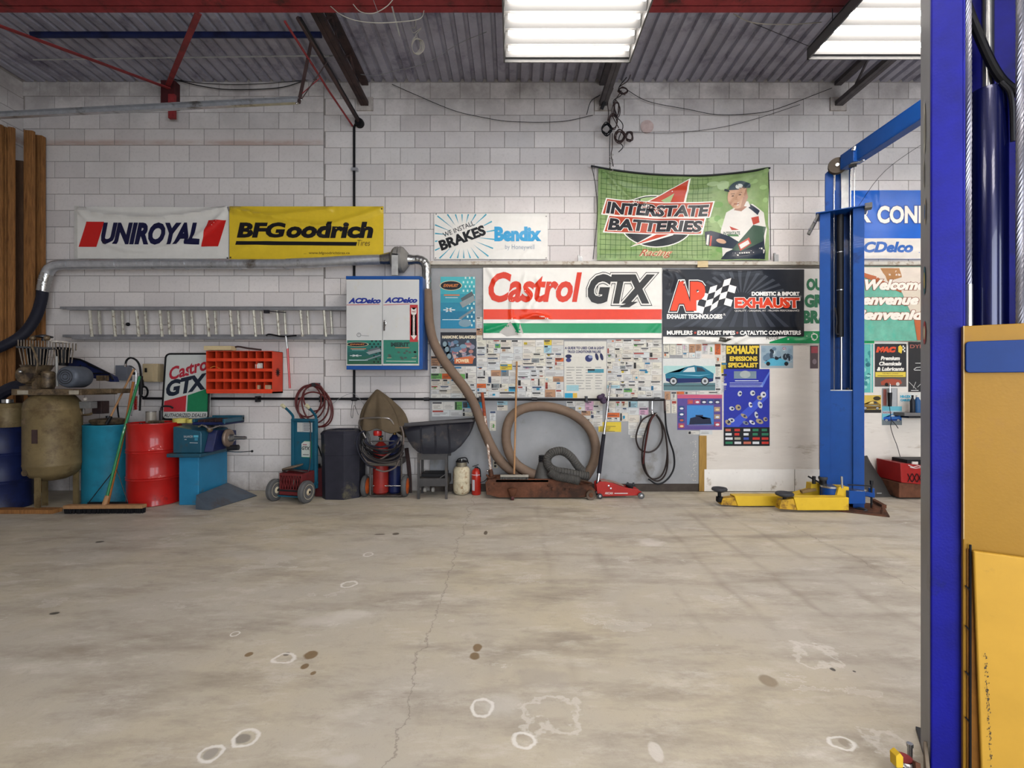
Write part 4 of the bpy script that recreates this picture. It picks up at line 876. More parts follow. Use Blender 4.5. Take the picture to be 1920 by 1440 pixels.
mb = MB(); mb.beam(a_, b_, .004, .06); mb.beam(a_+Vector((0, -.02, .03)), b_+Vector((0, -.02, .03)), .045, .004); mb.beam(a_+Vector((0, -.02, -.03)), b_+Vector((0, -.02, -.03)), .045, .004); obj('channel', mb, galv, t)
for q, m_ in (((585, 72, 5.2), brownsteel), ((612, 118, 5.25), brownsteel)):
    obj('hanger_bar', MB().beam(p(560, 194, 5.08), p(*q), .035, .008), m_, t)
obj('cross_bar', MB().beam(p(566, 176, 5.1), p(600, 146, 5.2), .02, .006), redsteel, t)
for q in ((556, 194), (565, 187)): obj('bolt', MB().sph(p(q[0], q[1], 5.05), .012, 8, 6), chromel, t)
t = T('roof_brace', 'dark red wall bracket with two long red braces spreading to the roof girder', 'brace', p(313, 220, 6.4))
obj('wall_bracket', MB().pbox(301, 150, 327, 199, 6.38, .11), M('dark_red_steel', '#4a1f22', .6, .1, .3, 8), t, bevel=.003)
obj('wall_bracket', MB().pbox(315, 176, 327, 221, 6.36, .04), redsteel, t)
obj('brace_bar', MB().beam(p(318, 166, 6.36), (X(-40, 4.75), 4.75, gz+.02), .05, .012), redsteel, t)
obj('brace_bar', MB().beam(p(314, 162, 6.36), (X(372, 4.66), 4.66, gz+.0), .055, .012), redsteel, t)
def wire(label, pts, r=.004, m_=None, name='wire', cat='wire', sm=6): return tag(obj(name, MB().tube([p(*q) for q in pts], r, 5, smooth=sm), m_ or black), label, cat)
wire('slack black wire swagging across the wall under the left roof corner', [(325, 148, 6.44), (370, 160, 6.44), (430, 168, 6.44), (520, 165, 6.44), (570, 152, 6.44)], .006)
wire('second slack wire near the left roof corner', [(327, 149, 6.46), (380, 156, 6.46), (470, 158, 6.46), (600, 148, 6.46)], .004)
wire('long thin wire drooping from the roof to the tangle of old cables', [(735, 158, 6.44), (780, 178, 6.44), (850, 207, 6.44), (905, 220, 6.44), (960, 228, 6.44), (1050, 228, 6.44), (1112, 216, 6.44)], .004)
wire('thin wire drooping to the right of the cable tangle', [(1170, 165, 6.44), (1215, 190, 6.44), (1290, 205, 6.44), (1345, 215, 6.44), (1410, 213, 6.44), (1460, 203, 6.44), (1560, 165, 6.4)], .004)
wire('lower thin wire crossing the wall above the racing banner', [(1180, 248, 6.45), (1260, 249, 6.45), (1345, 240, 6.45), (1420, 222, 6.45), (1500, 196, 6.45)], .003)
wire('thin wire stretched from the far lift top up behind the near post', [(1600, 400, 6.4), (1660, 320, 6.4), (1760, 250, 6.4)], .003)
whitew = M('pale_wire', '#b9b3a6', .5, 0, .1, 10)
wire('pale cable sagging below the red girder at top centre', [(620, 12, 4.5), (640, 28, 4.46), (670, 39, 4.46), (712, 43, 4.46), (770, 39, 4.46), (790, 33, 4.46), (795, 20, 4.5)], .004, whitew, 'cable', 'cable')
wire('short pale cable looped over the red girder', [(662, 8, 4.4), (676, 22, 4.4), (700, 25, 4.4), (725, 12, 4.4), (740, -5, 4.4)], .004, whitew, 'cable', 'cable')
wire('thin cable running from the roof edge up to the bright centre light', [(655, 135, 6.3), (700, 142, 6.2), (745, 132, 6), (800, 118, 5.7), (860, 82, 5.4), (912, 60, 5)], .004, greyboard_m, 'cable', 'cable')
wire('thin cable from the girder to the second bright light', [(1375, 26, 4.8), (1410, 42, 4.9), (1470, 46, 4.9), (1540, 42, 4.9)], .005, whitew, 'cable', 'cable')
wire('thin slanting cable above the right hand bright light', [(1380, 30, 5), (1440, 55, 5.2), (1520, 88, 5.6)], .003, None, 'cable', 'cable')
# coil of pale wire hanging from the roof
mb = MB()
for k in range(5):
    mb.tube([p(780+(9+k)*math.cos(a)*.9+k, 85+(15+R.uniform(-2, 2))*math.sin(a)+k*.6, 5-.01*k) for a in [2*math.pi*i/9 for i in range(9)]], .0035, 5, True, 4)
mb.tube([p(780, -10, 5), p(779, 48, 5), p(771, 52, 5), p(776, 62, 5), p(790, 52, 5), p(780, 65, 5), p(778, 72, 5)], .003, 5)
tag(obj('wire_coil', mb, whitew), 'hanging coil of pale wire under the roof left of the bright centre light', 'wire')
for q in (((738, 20, 4.45), (750, 68, 4.7)), ((697, -8, 4.4), (708, 24, 4.4)), ((703, -8, 4.4), (713, 24, 4.4)), ((729, -8, 4.3), (736, 26, 4.4))):
    pass
tag(obj('strap', MB().beam(p(735, 12, 4.4), p(750, 68, 4.6), .014, .004), aluminium), 'thin pale metal strap hanging under the girder left of the wire coil', 'strap')
tag(obj('strap', MB().beam(p(697, -8, 4.38), p(709, 24, 4.38), .014, .004), aluminium), 'short pale metal strap crossing the girder at top centre left', 'strap')
# tangle of old cables
t = T('cable_tangle', 'tangle of old dark cables hanging high on the wall over the racing banner', 'cables', p(1155, 300, 6.4))
R2 = random.Random(3)
for cx, cy, rx, ry, n in ((1137, 242, 9, 11, 5), (1162, 256, 10, 12, 6), (1180, 256, 6, 8, 4), (1150, 228, 8, 14, 3), (1168, 170, 12, 8, 3), (1156, 205, 6, 16, 3)):
    mb = MB()
    for k in range(n):
        f_ = R2.uniform(.7, 1.1); mb.tube([p(cx+rx*f_*math.cos(a)+R2.uniform(-1.5, 1.5), cy+ry*f_*math.sin(a)+R2.uniform(-1.5, 1.5), 6.38-.012*k) for a in [2*math.pi*i/8 for i in range(8)]], .006, 5, True, 4)
    obj('coil', mb, brownsteel if cx != 1137 else black, t)
for pts in ([(1150, 165), (1140, 190), (1141, 215), (1138, 232)], [(1165, 170), (1150, 195), (1148, 215), (1160, 240)], [(1175, 145), (1160, 165), (1165, 178), (1150, 190), (1156, 215)], [(1152, 216), (1168, 235), (1160, 262), (1168, 275), (1160, 285)],
            [(1148, 250), (1148, 276), (1146, 290), (1150, 312)], [(1144, 250), (1143, 280), (1144, 318)], [(1186, 125), (1178, 150), (1160, 165), (1172, 178)], [(1125, 178), (1108, 190), (1100, 215)]):
    obj('cable', MB().tube([p(a, b, 6.36+R2.uniform(-.04, .06)) for a, b in pts], .006, 5), R2.choice([black, brownsteel, dkmetal]), t)
mb = MB().tube([p(1146+4*math.sin(i*1.4), 288+i*2.1, 6.37+.02*math.cos(i*1.4)) for i in range(18)], .0035, 5, smooth=3); obj('spring_cord', mb, whitew, t)
tag(obj('strap', MB().beam(p(1146, 160, 6.3), p(1128, 205, 6.42), .05, .012), dkmetal), 'dark steel strap slanting above the tangle of cables', 'strap')
tag(obj('wall_patch', MB().lathe(p(1213, 238, 6.49), [(.09, -.008), (.088, -.004), (.075, -.003)], 20, 'Y'), M('pink_plug', '#ae9a95', .9, 0, .2, 10, k=1)), 'round plastered hole patch on the wall right of the cable tangle', 'patch')
for a, b, c_, lb in ((1088, 478, 487, 'left of the racing banner'), (1456, 474, 487, 'right of the racing banner')):
    mb = MB(); mb.pbox(a-4, b, a-1, c_+4, 6.40, .03); mb.pbox(a-1, b+3, a+4, c_+4, 6.42, .01); tag(obj('ledge_bracket', mb, aluminium), 'small upright metal bracket on the white ledge '+lb, 'bracket')
# ================================================================ DUCT AND BROWN HOSE
t = T('exhaust_duct', 'galvanised round duct with fan running along the wall below the tyre banners', 'duct', p(400, 497, 6.3))
dd = 6.30; r_ = 9.3/F*dd
def spiral(pts, r, n=16, m_=galv, name='duct_pipe', par=None, sm=1): return obj(name, MB().tube(pts, r, n, smooth=sm), m_, par)
spiral([p(128, 496, dd), p(540, 495, dd)], r_, par=t); spiral([p(538, 494.5, dd-.01), p(600, 492, dd-.01), p(650, 489, dd-.01), p(700, 487, dd), p(714, 487, dd)], r_*1.02, par=t, sm=4)
for px in (130, 220, 350, 450, 538): obj('duct_band', MB().cyl(p(px-1, 496, dd), p(px+1, 496, dd), r_*1.06, n=16), galv, t)
for i in range(20): obj('duct_seam', MB().tube([p(232+i*15, 496, dd)+Vector((.03*a/3, -math.cos(a)*r_*1.015, math.sin(a)*r_*1.015)) for a in (-1.3, -.6, 0, .6, 1.3)], .0022, 4, smooth=2), galv, t)
obj('elbow', MB().tube([p(130, 496, dd), p(108, 497, dd), p(94, 504, dd), p(86, 518, dd), p(82, 533, dd)], r_*1.02, 16, smooth=3), galv, t)
obj('foil_wrap', MB().tube([p(88, 512, dd), p(83, 530, dd), p(80, 546, dd)], lambda u: r_*(1.05+.05*math.sin(u*30)), 16, smooth=5), M('crinkled_foil', '#c4c4c2', .25, .95, .1, 20, bump=.5, bscale=30), t)
obj('reducer', MB().cyl(p(713, 487, dd), p(733, 485, dd), r_*1.0, r_*1.35, 18), MATS['crinkled_foil'], t)
fc = p(749, 487, dd)
obj('fan_housing', MB().lathe(fc, [(.09, -.11), (.14, -.08), (.165, -.05), (.168, -.01), (.15, 0), (.168, .01), (.165, .05), (.12, .09), (.085, .12)], 30, 'X'), M('fan_plastic', '#8a8782', .5, .1, .15, 8), t)
obj('mount_bracket', MB().pbox(734, 475, 746, 516, dd-.2, .02), aluminium, t, bevel=.002); obj('mount_bracket', MB().pbox(734, 475, 746, 478, dd-.2, .2), aluminium, t)
obj('reducer', MB().cyl(p(760, 487, dd), p(775, 487, dd), r_*1.25, r_*.95, 18), MATS['crinkled_foil'], t)
obj('elbow', MB().tube([p(774, 487, dd), p(785, 487, dd), p(794, 491, dd), p(799, 499, dd), p(800, 512, dd), p(800, 534, dd), p(800, 547, dd-.02)], lambda u: r_*(.93+.03*math.sin(u*60)), 16, smooth=5), MATS['crinkled_foil'], t)
hr = 8.8/F*6.2
darkhose = M('dark_blue_hose', '#1e1f2c', .6, 0, .2, 8)
tag(obj('duct_hose', MB().tube([p(80, 540, 6.30), p(78, 560, 6.28), p(68, 592, 6.2), p(48, 622, 6.1), p(18, 643, 6.0), p(-40, 668, 5.9)], lambda u: hr*(1+.03*math.sin(u*700)), 14, smooth=14), darkhose), 'dark flexible hose curving down from the left end of the metal duct', 'hose')
loop = [(801, 544, 6.27), (803, 575, 6.25), (805, 605, 6.24), (812, 638, 6.22), (828, 670, 6.18), (850, 700, 6.16), (873, 730, 6.2), (889, 758, 6.22), (903, 795, 6.22), (920, 835, 6.22), (940, 866, 6.25), (965, 886, 6.28), (1000, 905, 6.36), (1050, 910, 6.38), (1085, 905, 6.38), (1106, 882, 6.36), (1117, 850, 6.34), (1113, 820, 6.32), (1098, 795, 6.31),
        (1068, 774, 6.30), (1030, 763, 6.30), (995, 763, 6.30), (968, 773, 6.29), (953, 793, 6.28), (949, 822, 6.26), (955, 850, 6.22), (968, 870, 6.2), (988, 884, 6.18), (1008, 892, 6.2)]
tag(obj('exhaust_hose', MB().tube([p(*q) for q in loop], lambda u: hr*(1.02+.012*math.sin(u*2600)), 14, smooth=12), hosebr), 'long brown exhaust hose hanging from the duct, looped in a big ring', 'hose')
flx = [(1103, 893, 6.1), (1085, 890, 6.08), (1062, 886, 6.06), (1040, 882, 6.05), (1028, 872, 6.05), (1027, 858, 6.06), (1037, 848, 6.08), (1054, 846, 6.1), (1070, 856, 6.12), (1082, 872, 6.14), (1092, 884, 6.17)]
tag(obj('flex_hose', MB().tube([p(*q) for q in flx], lambda u: .052+.0045*math.sin(u*560), 14, smooth=22), hosegr), 'grey ribbed flexible hose curled in a loop on top of the rusty floor jack', 'hose')
tag(obj('flex_hose', MB().tube([p(1030, 884, 6.0), p(1042, 892, 5.99), p(1060, 896, 5.99), p(1076, 899, 6.0), p(1084, 901, 6.02)], lambda u: .054+.0045*math.sin(u*230), 14, smooth=26), hosegr), 'short straight grey ribbed hose lying in front of the curled one', 'hose')
t = T('exhaust_nozzle', 'dark cone shaped rubber exhaust nozzle standing on the rusty floor jack', 'nozzle', p(1017, 898, 6.14))
mb = MB(); n_ = p(1017, 898, 6.14); mb.lathe(n_, [(.105, 0), (.105, .02), (.05, .21), (.045, .22)], 20); obj('cone', mb, hosegr, t)
mb = MB(); mb.lathe(n_, [(.045, .22), (.052, .23), (.045, .24), (.052, .25), (.045, .262), (.052, .275), (.045, .285), (.05, .30)], 18); obj('ribbed_neck', mb, blackr, t)
tag(obj('gasket_ring', MB().lathe(p(1098, 908, 6.04), [(.04, 0), (.08, .005), (.085, .02), (.045, .012)], 22, caps=False), rust), 'rusty oval flange lying at the right end of the rusty floor jack', 'flange')
# ================================================================ CABINET
cd = 6.08
t = T('wall_cabinet', 'blue steel wall cabinet with white double doors under the duct fan', 'cabinet', p(720, 693, cd))
cabblue = M('cabinet_blue', '#1d4f94', .4, 0, .08, 4)
mb = MB(); x0, x1, z0, z1 = X(648.5, cd), X(792, cd), Z(692.5, cd), Z(518, cd)
mb.box(x0, x1, cd+.02, 6.47, z0, z1); obj('body', mb, cabblue, t, bevel=.006)
obj('front_rail', MB().pbox(648.5, 517.5, 787.5, 523.5, cd, .03), cabblue, t, bevel=.002); obj('front_rail', MB().pbox(649.5, 686, 790, 693, cd, .03), cabblue, t, bevel=.002)
doorm = M('cabinet_white', '#cbcbc9', .35, 0, .04, 3, dirt='#b0ab9c', damt=.1, dscale=4)
for a, b in ((649.5, 716.6), (717.4, 785.5)):
    dr = obj('door', MB().pbox(a, 524, b, 685.5, cd-.004, .025), doorm, t, bevel=.002)
    P_ = Print(d=cd-.004)
    if a < 700:
        P_.text('ACDelco', 653, 558.5, 714, 569, '#1c2f8c', off=.06, shear=.3).poly([(650, 571.5), (712, 570), (712, 571), (650, 572.5)], '#c03030').ell(673, 628, 4, 4, '#5a5a5a').ell(673, 628, 3.2, 3.2, '#cbcbc9', 1.5).line(673, 625, 673, 629, .6, '#5a5a5a', 2).line(677.5, 629, 692, 630, .7, '#6a6a6a')
        teal_sheet(dr, P_, 651, 638, 715.5, 683, True)
    else:
        P_.text('ACDelco', 721, 557.5, 782.5, 568, '#1c2f8c', off=.06, shear=.3).poly([(719, 571.5), (768, 569.5), (768, 570.5), (719, 572.5)], '#c03030')
        P_.rect(719, 637.5, 784.5, 682, '#2f7a68').text('MERIT', 733, 642, 768, 650, '#28403c', off=.06, l=2)
        for k in range(12): P_.ell(724+R.uniform(0, 56), 655+R.uniform(0, 18), 3, 2, '#4a5c54', 2, 7)
        P_.line(724, 677, 780, 677.5, 1.2, '#b8c8b8', 2).line(741, 652, 768, 652, 1.3, '#b0704c', 2).line(726, 671, 734, 671, 1, '#b8a888', 2).line(772, 671, 781, 671, 1, '#b8a888', 2)
        P_.rect(768.5, 571.5, 783.5, 641, '#b8383a', 3).poly([(776, 637), (770.5, 629), (774, 629), (774, 591), (771, 588), (771, 577), (776, 581), (781, 577), (781, 588), (778, 591), (778, 629), (781.5, 629)], '#e0dcd4', 4)
        P_.text('FIRE', 772.5, 583, 779.5, 586.5, '#8a3030', off=.02, l=5).text('EXTINGUISHER', 757, 608, 795, 611.5, '#a04040', off=0, rot=-90, l=5)
    P_.build('print', dr, mp_)
mb = MB(); mb.beam(p(720.5, 603, cd-.02), p(720.5, 620, cd-.02), .02, .008); obj('lock_plate', mb, chromel, t)
obj('lock_handle', MB().tube([p(719.5, 601, cd-.03), p(723, 602, cd-.045), p(723, 609, cd-.045), p(720, 613, cd-.03)], .006, 6), chromel, t)
# ================================================================ LADDER
t = T('extension_ladder', 'aluminium extension ladder hanging lengthwise on the wall below the duct', 'ladder', p(380, 637, 6.4))
for a, b, c_, e_, dp in ((115, 577.5, 690, 577.5, 6.36), (120, 630, 690, 630, 6.38), (128, 579.5, 690, 579.5, 6.28), (137, 634, 690, 634, 6.28)):
    mb = MB(); A, B = p(a, b, dp), p(c_, e_, dp)
    mb.beam(A, B, .035, .022); mb.beam(A+Vector((0, -.02, 0)), B+Vector((0, -.02, 0)), .006, .035); mb.beam(A+Vector((0, .02, 0)), B+Vector((0, .02, 0)), .006, .035); obj('rail', mb, M('rail_aluminium', '#8b8c90', .4, .6, .2, 6, k=1), t, bevel=.002)
rungm = M('dirty_rung', '#c6c2b4', .5, .3, .15, 30, dirt='#5c5044', damt=.3, dscale=22)
for k in range(12):
    xa = 168+k*43.9; xb = xa+17-k*.42
    obj('rung', MB().cyl(p(xa, 580, 6.28), p(xa+4.5, 633, 6.28), .018, n=8), rungm, t)
    if xb < 640: obj('rung', MB().cyl(p(xb, 580, 6.37), p(xb+3, 629, 6.38), .017, n=8), rungm, t)
obj('pulley_bracket', MB().beam(p(497, 583, 6.26), p(536, 586, 6.26), .02, .01), dkmetal, t); obj('rung_lock', MB().pbox(494, 581, 503, 587, 6.24, .04), dkmetal, t)
mb = MB(); mb.sph(p(240, 608, 6.46), .025, 8, 6); tag(obj('wall_hook', mb, black), 'small black wall hook behind the ladder rungs', 'hook')
# T tool
t = T('floor_scraper', 'T shaped tool with red handle hanging head up on the ladder', 'scraper', p(544, 728, 6.22))
obj('head', MB().tube([p(499, 629, 6.22), p(506, 627, 6.22), p(530, 631, 6.2), p(556, 629, 6.22)], .011, 6), black, t)
obj('handle', MB().cyl(p(536, 630, 6.2), p(539, 655, 6.22), .013, n=8), aluminium, t); obj('handle', MB().cyl(p(539, 653, 6.22), p(543.5, 728, 6.22), .014, n=8), redp, t)
# ================================================================ RED PARTS BIN
bd = 6.19
t = T('parts_bin', 'orange red steel pigeonhole parts bin fixed to the wall under the ladder', 'parts bin', p(449, 738, bd))
x0, x1, z0, z1 = X(386.5, bd), X(511, bd), Z(737.5, bd), Z(658, bd)
mb = MB(); th = .006
for a in (0, 1): xx = x0 if a == 0 else x1-th; mb.box(xx, xx+th, bd, 6.47, z0, z1)
mb.box(x0, x1, bd, 6.47, z1-th, z1); mb.box(x0, x1, bd, 6.47, z0, z0+.02); mb.box(x0, x1, 6.46, 6.47, z0, z1); obj('case', mb, orangered, t)
cols = [X(389+k*15.1, bd) for k in range(9)]; rows = [z1-.006]+[Z(y, bd) for y in (677, 696, 715.5)]+[z0+.02]
for k in range(1, 8): obj('divider', MB().box(cols[k]-.002, cols[k]+.002, bd+.004, 6.46, z0+.01, z1-.004), orangered, t)
for k in range(1, 4): obj('shelf', MB().box(x0+.004, x1-.004, bd-.001, 6.46, rows[k]-.004, rows[k]), orangered, t)
for k in range(4):
    o = obj('label_strip', MB().box(x0+.004, x1-.004, bd-.006, bd+.001, rows[k+1]-.002, rows[k+1]+(.034 if k else .036)), orangered, t)
mb = MB(); sx = x1+.0012
for k in range(6):
    a = k*math.pi/6; c_ = Vector((sx, bd+.14, (z0+z1)/2)); v_ = Vector((0, math.cos(a)*.06, math.sin(a)*.06)); mb.beam(c_-v_, c_+v_, .012, .0015, up=(1, 0, 0))
obj('emblem', mb, black, t)
tag(obj('wood_block', MB().pbox(382, 648.5, 433, 656.5, 6.2, .12), lightwood, bevel=.002), 'pale wooden block lying on the left of the orange red parts bin', 'wood block')
mb = MB(); mb.tube([p(434, 655, 6.3), p(445, 650, 6.3), p(465, 653, 6.3), p(490, 656, 6.32)], .012, 6); tag(obj('rubber_strip', mb, brownsteel), 'dark bent strip lying on top of the parts bin', 'strip')
mb = MB(); mb.tube([p(394, 690, 6.2), p(402, 687, 6.22), p(412, 691, 6.22), p(420, 694, 6.24)], .005, 5); tag(obj('pliers', mb, M('orange_handle', '#c87838', .5)), 'small tool with orange handles in the parts bin second row', 'pliers')
mb = MB(); mb.pbox(478.5, 683, 489, 690.5, 6.21, .01); mb.pbox(483, 681, 492, 690.5, 6.23, .01); tag(obj('paper_slip', mb, whiteboard_m), 'white papers stuffed in a parts bin pocket second row', 'paper')
for a, b in ((480, 486), (496, 508)):
    tag(obj('spare_part', MB().pbox(a, 722, b, 730.5, 6.22, .04), M('old_card', '#b89a7c', .8, 0, .3, 30), bevel=.003), 'small tan part in the bottom row of the bin, %s' % ('left one' if a < 490 else 'right one'), 'part')
# ================================================================ SIGN
t = T('sign', 'black framed AUTHORIZED DEALER sign leaning left of the parts bin', 'sign', p(348, 786, 6.2))
def sg(u, v, lift=0):      # u, v in photo pixels of the unrotated sign; leans back at the top
    k = (786-v)/124
    return p(u+(8*k if u < 350 else 3.0*k)*1, v, 6.22+.16*k-.0)+Vector((0, -lift, 0))
def rrect(x0, y0, x1, y1, r, n=5):
    pts = []
    for cx, cy, a0 in ((x1-r, y0+r, -90), (x1-r, y1-r, 0), (x0+r, y1-r, 90), (x0+r, y0+r, 180)):
        for i in range(n+1): a = math.radians(a0+90*i/n); pts.append((cx+r*math.cos(a), cy+r*math.sin(a)))
    return pts
obj('panel', MB().prism([sg(a, b) for a, b in rrect(303, 663, 392, 786, 8)], (0, .02, 0)), M('sign_white', '#c9ccc8', .3, 0, .04, 4), t)
obj('frame', MB().tube([sg(a, b, .004) for a, b in rrect(303.5, 663.5, 391, 786, 8)], .012, 6, True, 1), black, t)
P_ = Print(d=6.2)
P_.poly([(306, 752), (347, 741), (347, 772), (306, 772)], '#b83038').poly([(349.5, 741), (389, 728), (389, 772), (349.5, 772)], '#1c7a50')
P_.rect(306, 773, 389, 784, '#c9ccc8', 1.5).text('AUTHORIZED DEALER', 307, 775, 387, 782, '#1b1b20', off=.015, shear=.2, l=3)
P_.text('Castrol', 312, 679, 392, 704, '#b02838', off=.03, l=3, fn=lambda x, y: (x, y+(349-x)*.27)).text('GTX', 308, 706, 386, 737, '#1c2434', off=.05, l=4, fn=lambda x, y: (x, y+(349-x)*.2), shear=.1)
P_.build('print', t, mp_, local=lambda x, y, l_: sg(x, y, l_*1.0)-ORG[t.name])
# ================================================================ ELECTRICAL BOXES
tag(obj('switch_box', MB().pbox(216, 685, 238, 713, 6.4, .09), M('grey_box', '#6b6e78', .5, 0, .1, 6), bevel=.004), 'grey electrical box on the wall behind the broom handles', 'electrical box')
t = T('fuse_box', 'beige electrical box on the wall left of the leaning sign', 'electrical box', p(281, 716, 6.38))
obj('body', MB().pbox(267, 682, 295, 716, 6.36, .12), M('beige_box', '#b8a684', .5, 0, .08, 6), t, bevel=.005); obj('cover', MB().pbox(268.5, 683.5, 287, 714.5, 6.352, .01), MATS['beige_box'], t, bevel=.002)
obj('switch', MB().pbox(271, 690, 274, 698, 6.335, .02), black, t)
obj('outlet', MB().pbox(924, 864, 933, 878, PD-.012, .014), M('outlet_beige', '#b8b09c', .5), bevel=.002)
tag(bpy.data.objects['outlet'], 'beige wall outlet behind the brown hose above the rusty jack', 'outlet')
obj('socket', MB().pbox(926.5, 866, 930.5, 870, PD-.0135, .004), black, bpy.data.objects['outlet']); obj('socket', MB().pbox(926.5, 872, 930.5, 876, PD-.0135, .004), black, bpy.data.objects['outlet'])
# ================================================================ TIMBER IN THE CORNER
for i, (a, b, top, dp, dep) in enumerate(((-3, 3, 232, 6.16, .03), (3, 11, 236, 6.2, .03), (14, 25, 237, 6.19, .03), (29, 43, 300, 6.38, .03), (44, 61, 243, 6.29, .04), (64, 78, 252, 6.40, .06))):
    x0, x1 = X(a, dp), X(b, dp); zt = Z(top, dp); ln = .05
    mb = MB(); mb.add([(x0+ln*.0, dp-.0, 0), (x1, dp, 0), (x1, dp+dep, 0), (x0, dp+dep, 0), (x0-.0, dp, zt), (x1-.0, dp, zt-.01), (x1, dp+dep, zt-.01), (x0, dp+dep, zt)], [(0, 1, 2, 3), (4, 5, 6, 7), (0, 1, 5, 4), (1, 2, 6, 5), (2, 3, 7, 6), (3, 0, 4, 7)])
    tag(obj('timber_plank', mb, timber if i != 3 else M('old_timber', '#5f4634', .8, 0, .3, 7, stretch=(9, 9, .7)), bevel=.004), ['wide rough plank cut off by the left photo edge', 'thin rough plank second from the left edge', 'rough plank just left of the dark gap', 'shorter dark plank standing in the gap between two taller ones', 'widest tall brown plank right of the dark gap', 'rightmost tall plank in the corner behind the duct elbow'][i], 'plank', 'timber planks standing in the left corner')
# ================================================================ DRUMS
def drum(name, label, c, r, h, m_, ribs=(.33, .66), lid=True, hoop=.008, cat='drum'):
    t = T(name, label, cat, c); pr = [(r*.97, 0), (r+.004, .008), (r, .02)]
    for k in ribs: z = h*k; pr += [(r, z-.028), (r+hoop, z-.014), (r, z), (r+hoop, z+.014), (r, z+.028)]
    pr += [(r, h-.02), (r+.006, h-.01), (r+.004, h), (r-.012, h), (r-.014, h-.018), (.001, h-.018)]
    obj('shell', MB().lathe(c, pr, 40, caps=False), m_, t, smooth=50)
    if lid:
        obj('bung', MB().lathe((c[0]+r*.55, c[1]-.05, h-.02), [(.03, 0), (.03, .015), (.001, .015)], 14), dkmetal, t); obj('bung', MB().lathe((c[0]-r*.6, c[1], h-.02), [(.018, 0), (.018, .012), (.001, .012)], 12), dkmetal, t)
    return t
def hgt(py, d): return Z(py, d)
rc = (X(290, 5.87), 5.87, 0)
drum('steel_drum', 'bright red steel drum with two rolling hoops left of the wheel balancer', rc, .278, hgt(795, 5.6), redp)
tc_ = (-4.98, 5.97, 0)
drum('plastic_drum', 'turquoise drum standing behind the broom heads', tc_, .285, hgt(798, 5.7), teal, ribs=(), hoop=.004)
drum('steel_drum', 'dark navy steel drum at the far left edge beside the compressor tank', (-5.98, 5.62, 0), .27, hgt(800, 5.35), navy, ribs=(.33, .66))
t = T('canister', 'tan cylindrical canister on the dark navy drum at the left edge', 'canister', (-5.82, 5.5, hgt(800, 5.35))); mb = MB().lathe((-5.83, 5.55, hgt(800, 5.35)-.018), [(.15, 0), (.16, .06), (.15, .12), (.16, .22), (.13, .27), (.001, .28)], 24); obj('body', mb, olive, t)
obj('cap', MB().lathe((-5.78, 5.5, hgt(800, 5.35)+.26), [(.05, 0), (.05, .04), (.001, .04)], 14), steel, t)
mb = MB(); mb.tube([(-6.2, 5.65, 1.05), (-6.0, 5.6, 1.3), (-5.75, 5.6, 1.42), (-5.62, 5.65, 1.35), (-5.6, 5.7, 1.1)], .07, 10, smooth=4)
tag(obj('rubber_hose', mb, darkhose), 'thick dark hose bundled above the navy drum at the left edge', 'hose')
# items on the turquoise and red drums
ztd = hgt(798, 5.7); zrd = hgt(795, 5.6)
t = T('drain_pan', 'brown shallow oil pan on the turquoise drum', 'pan', (-5.02, 5.95, ztd)); obj('body', MB().lathe((-5.0, 5.95, ztd-.016), [(.12, 0), (.17, .02), (.19, .06), (.18, .075), (.12, .085), (.001, .09)], 24), bronze, t); obj('spout', MB().lathe((-5.0, 5.95, ztd+.07), [(.03, 0), (.03, .03), (.001, .03)], 10), dkmetal, t)
t = T('tin_can', 'pale grey tin can on the red drum by the broom handles', 'can', (-4.47, 5.95, zrd)); mb = MB().lathe((-4.49, 5.97, zrd-.01), [(.055, 0), (.055, .13), (.05, .135), (.05, .13), (.001, .12)], 20, caps=False); obj('body', mb, M('can_grey', '#9a958a', .45, .2, .1, 10), t)
obj('rim', MB().torus((-4.49, 5.97, zrd+.122), .055, .004), steel, t)
t = T('tape_roll', 'pair of yellow tape rolls on the red drum below the leaning sign', 'tape', (-4.05, 5.9, zrd))
ym = M('pale_yellow', '#c8bc60', .5, 0, .12, 10)
for k, (dx, rr, hh) in enumerate(((0, .085, .055), (.14, .06, .045))): obj('roll', MB().lathe((-4.10+dx, 5.94, zrd-.012), [(rr*.5, 0), (rr, 0), (rr, hh), (rr*.5, hh), (rr*.5, 0)], 24, caps=False), ym, t)
mb = MB(); mb.tube([p(303, 786, 6.05), p(302, 768, 6.05), p(306, 762, 6.05), p(318, 762, 6.05), p(324, 765, 6.05)], .012, 8); mb.cyl(p(302, 788, 6.05), p(302, 770, 6.05), .02, n=10); tag(obj('hand_pump', mb, dkmetal), 'small dark drum pump tap on the red drum in front of the sign', 'pump')
mb = MB(); mb.box(-4.42, -4.27, 5.82, 5.90, zrd-.012, zrd+.02); tag(obj('oily_rag', mb, bronze, bevel=.008), 'dark oily scrap lying on the red drum', 'scrap')
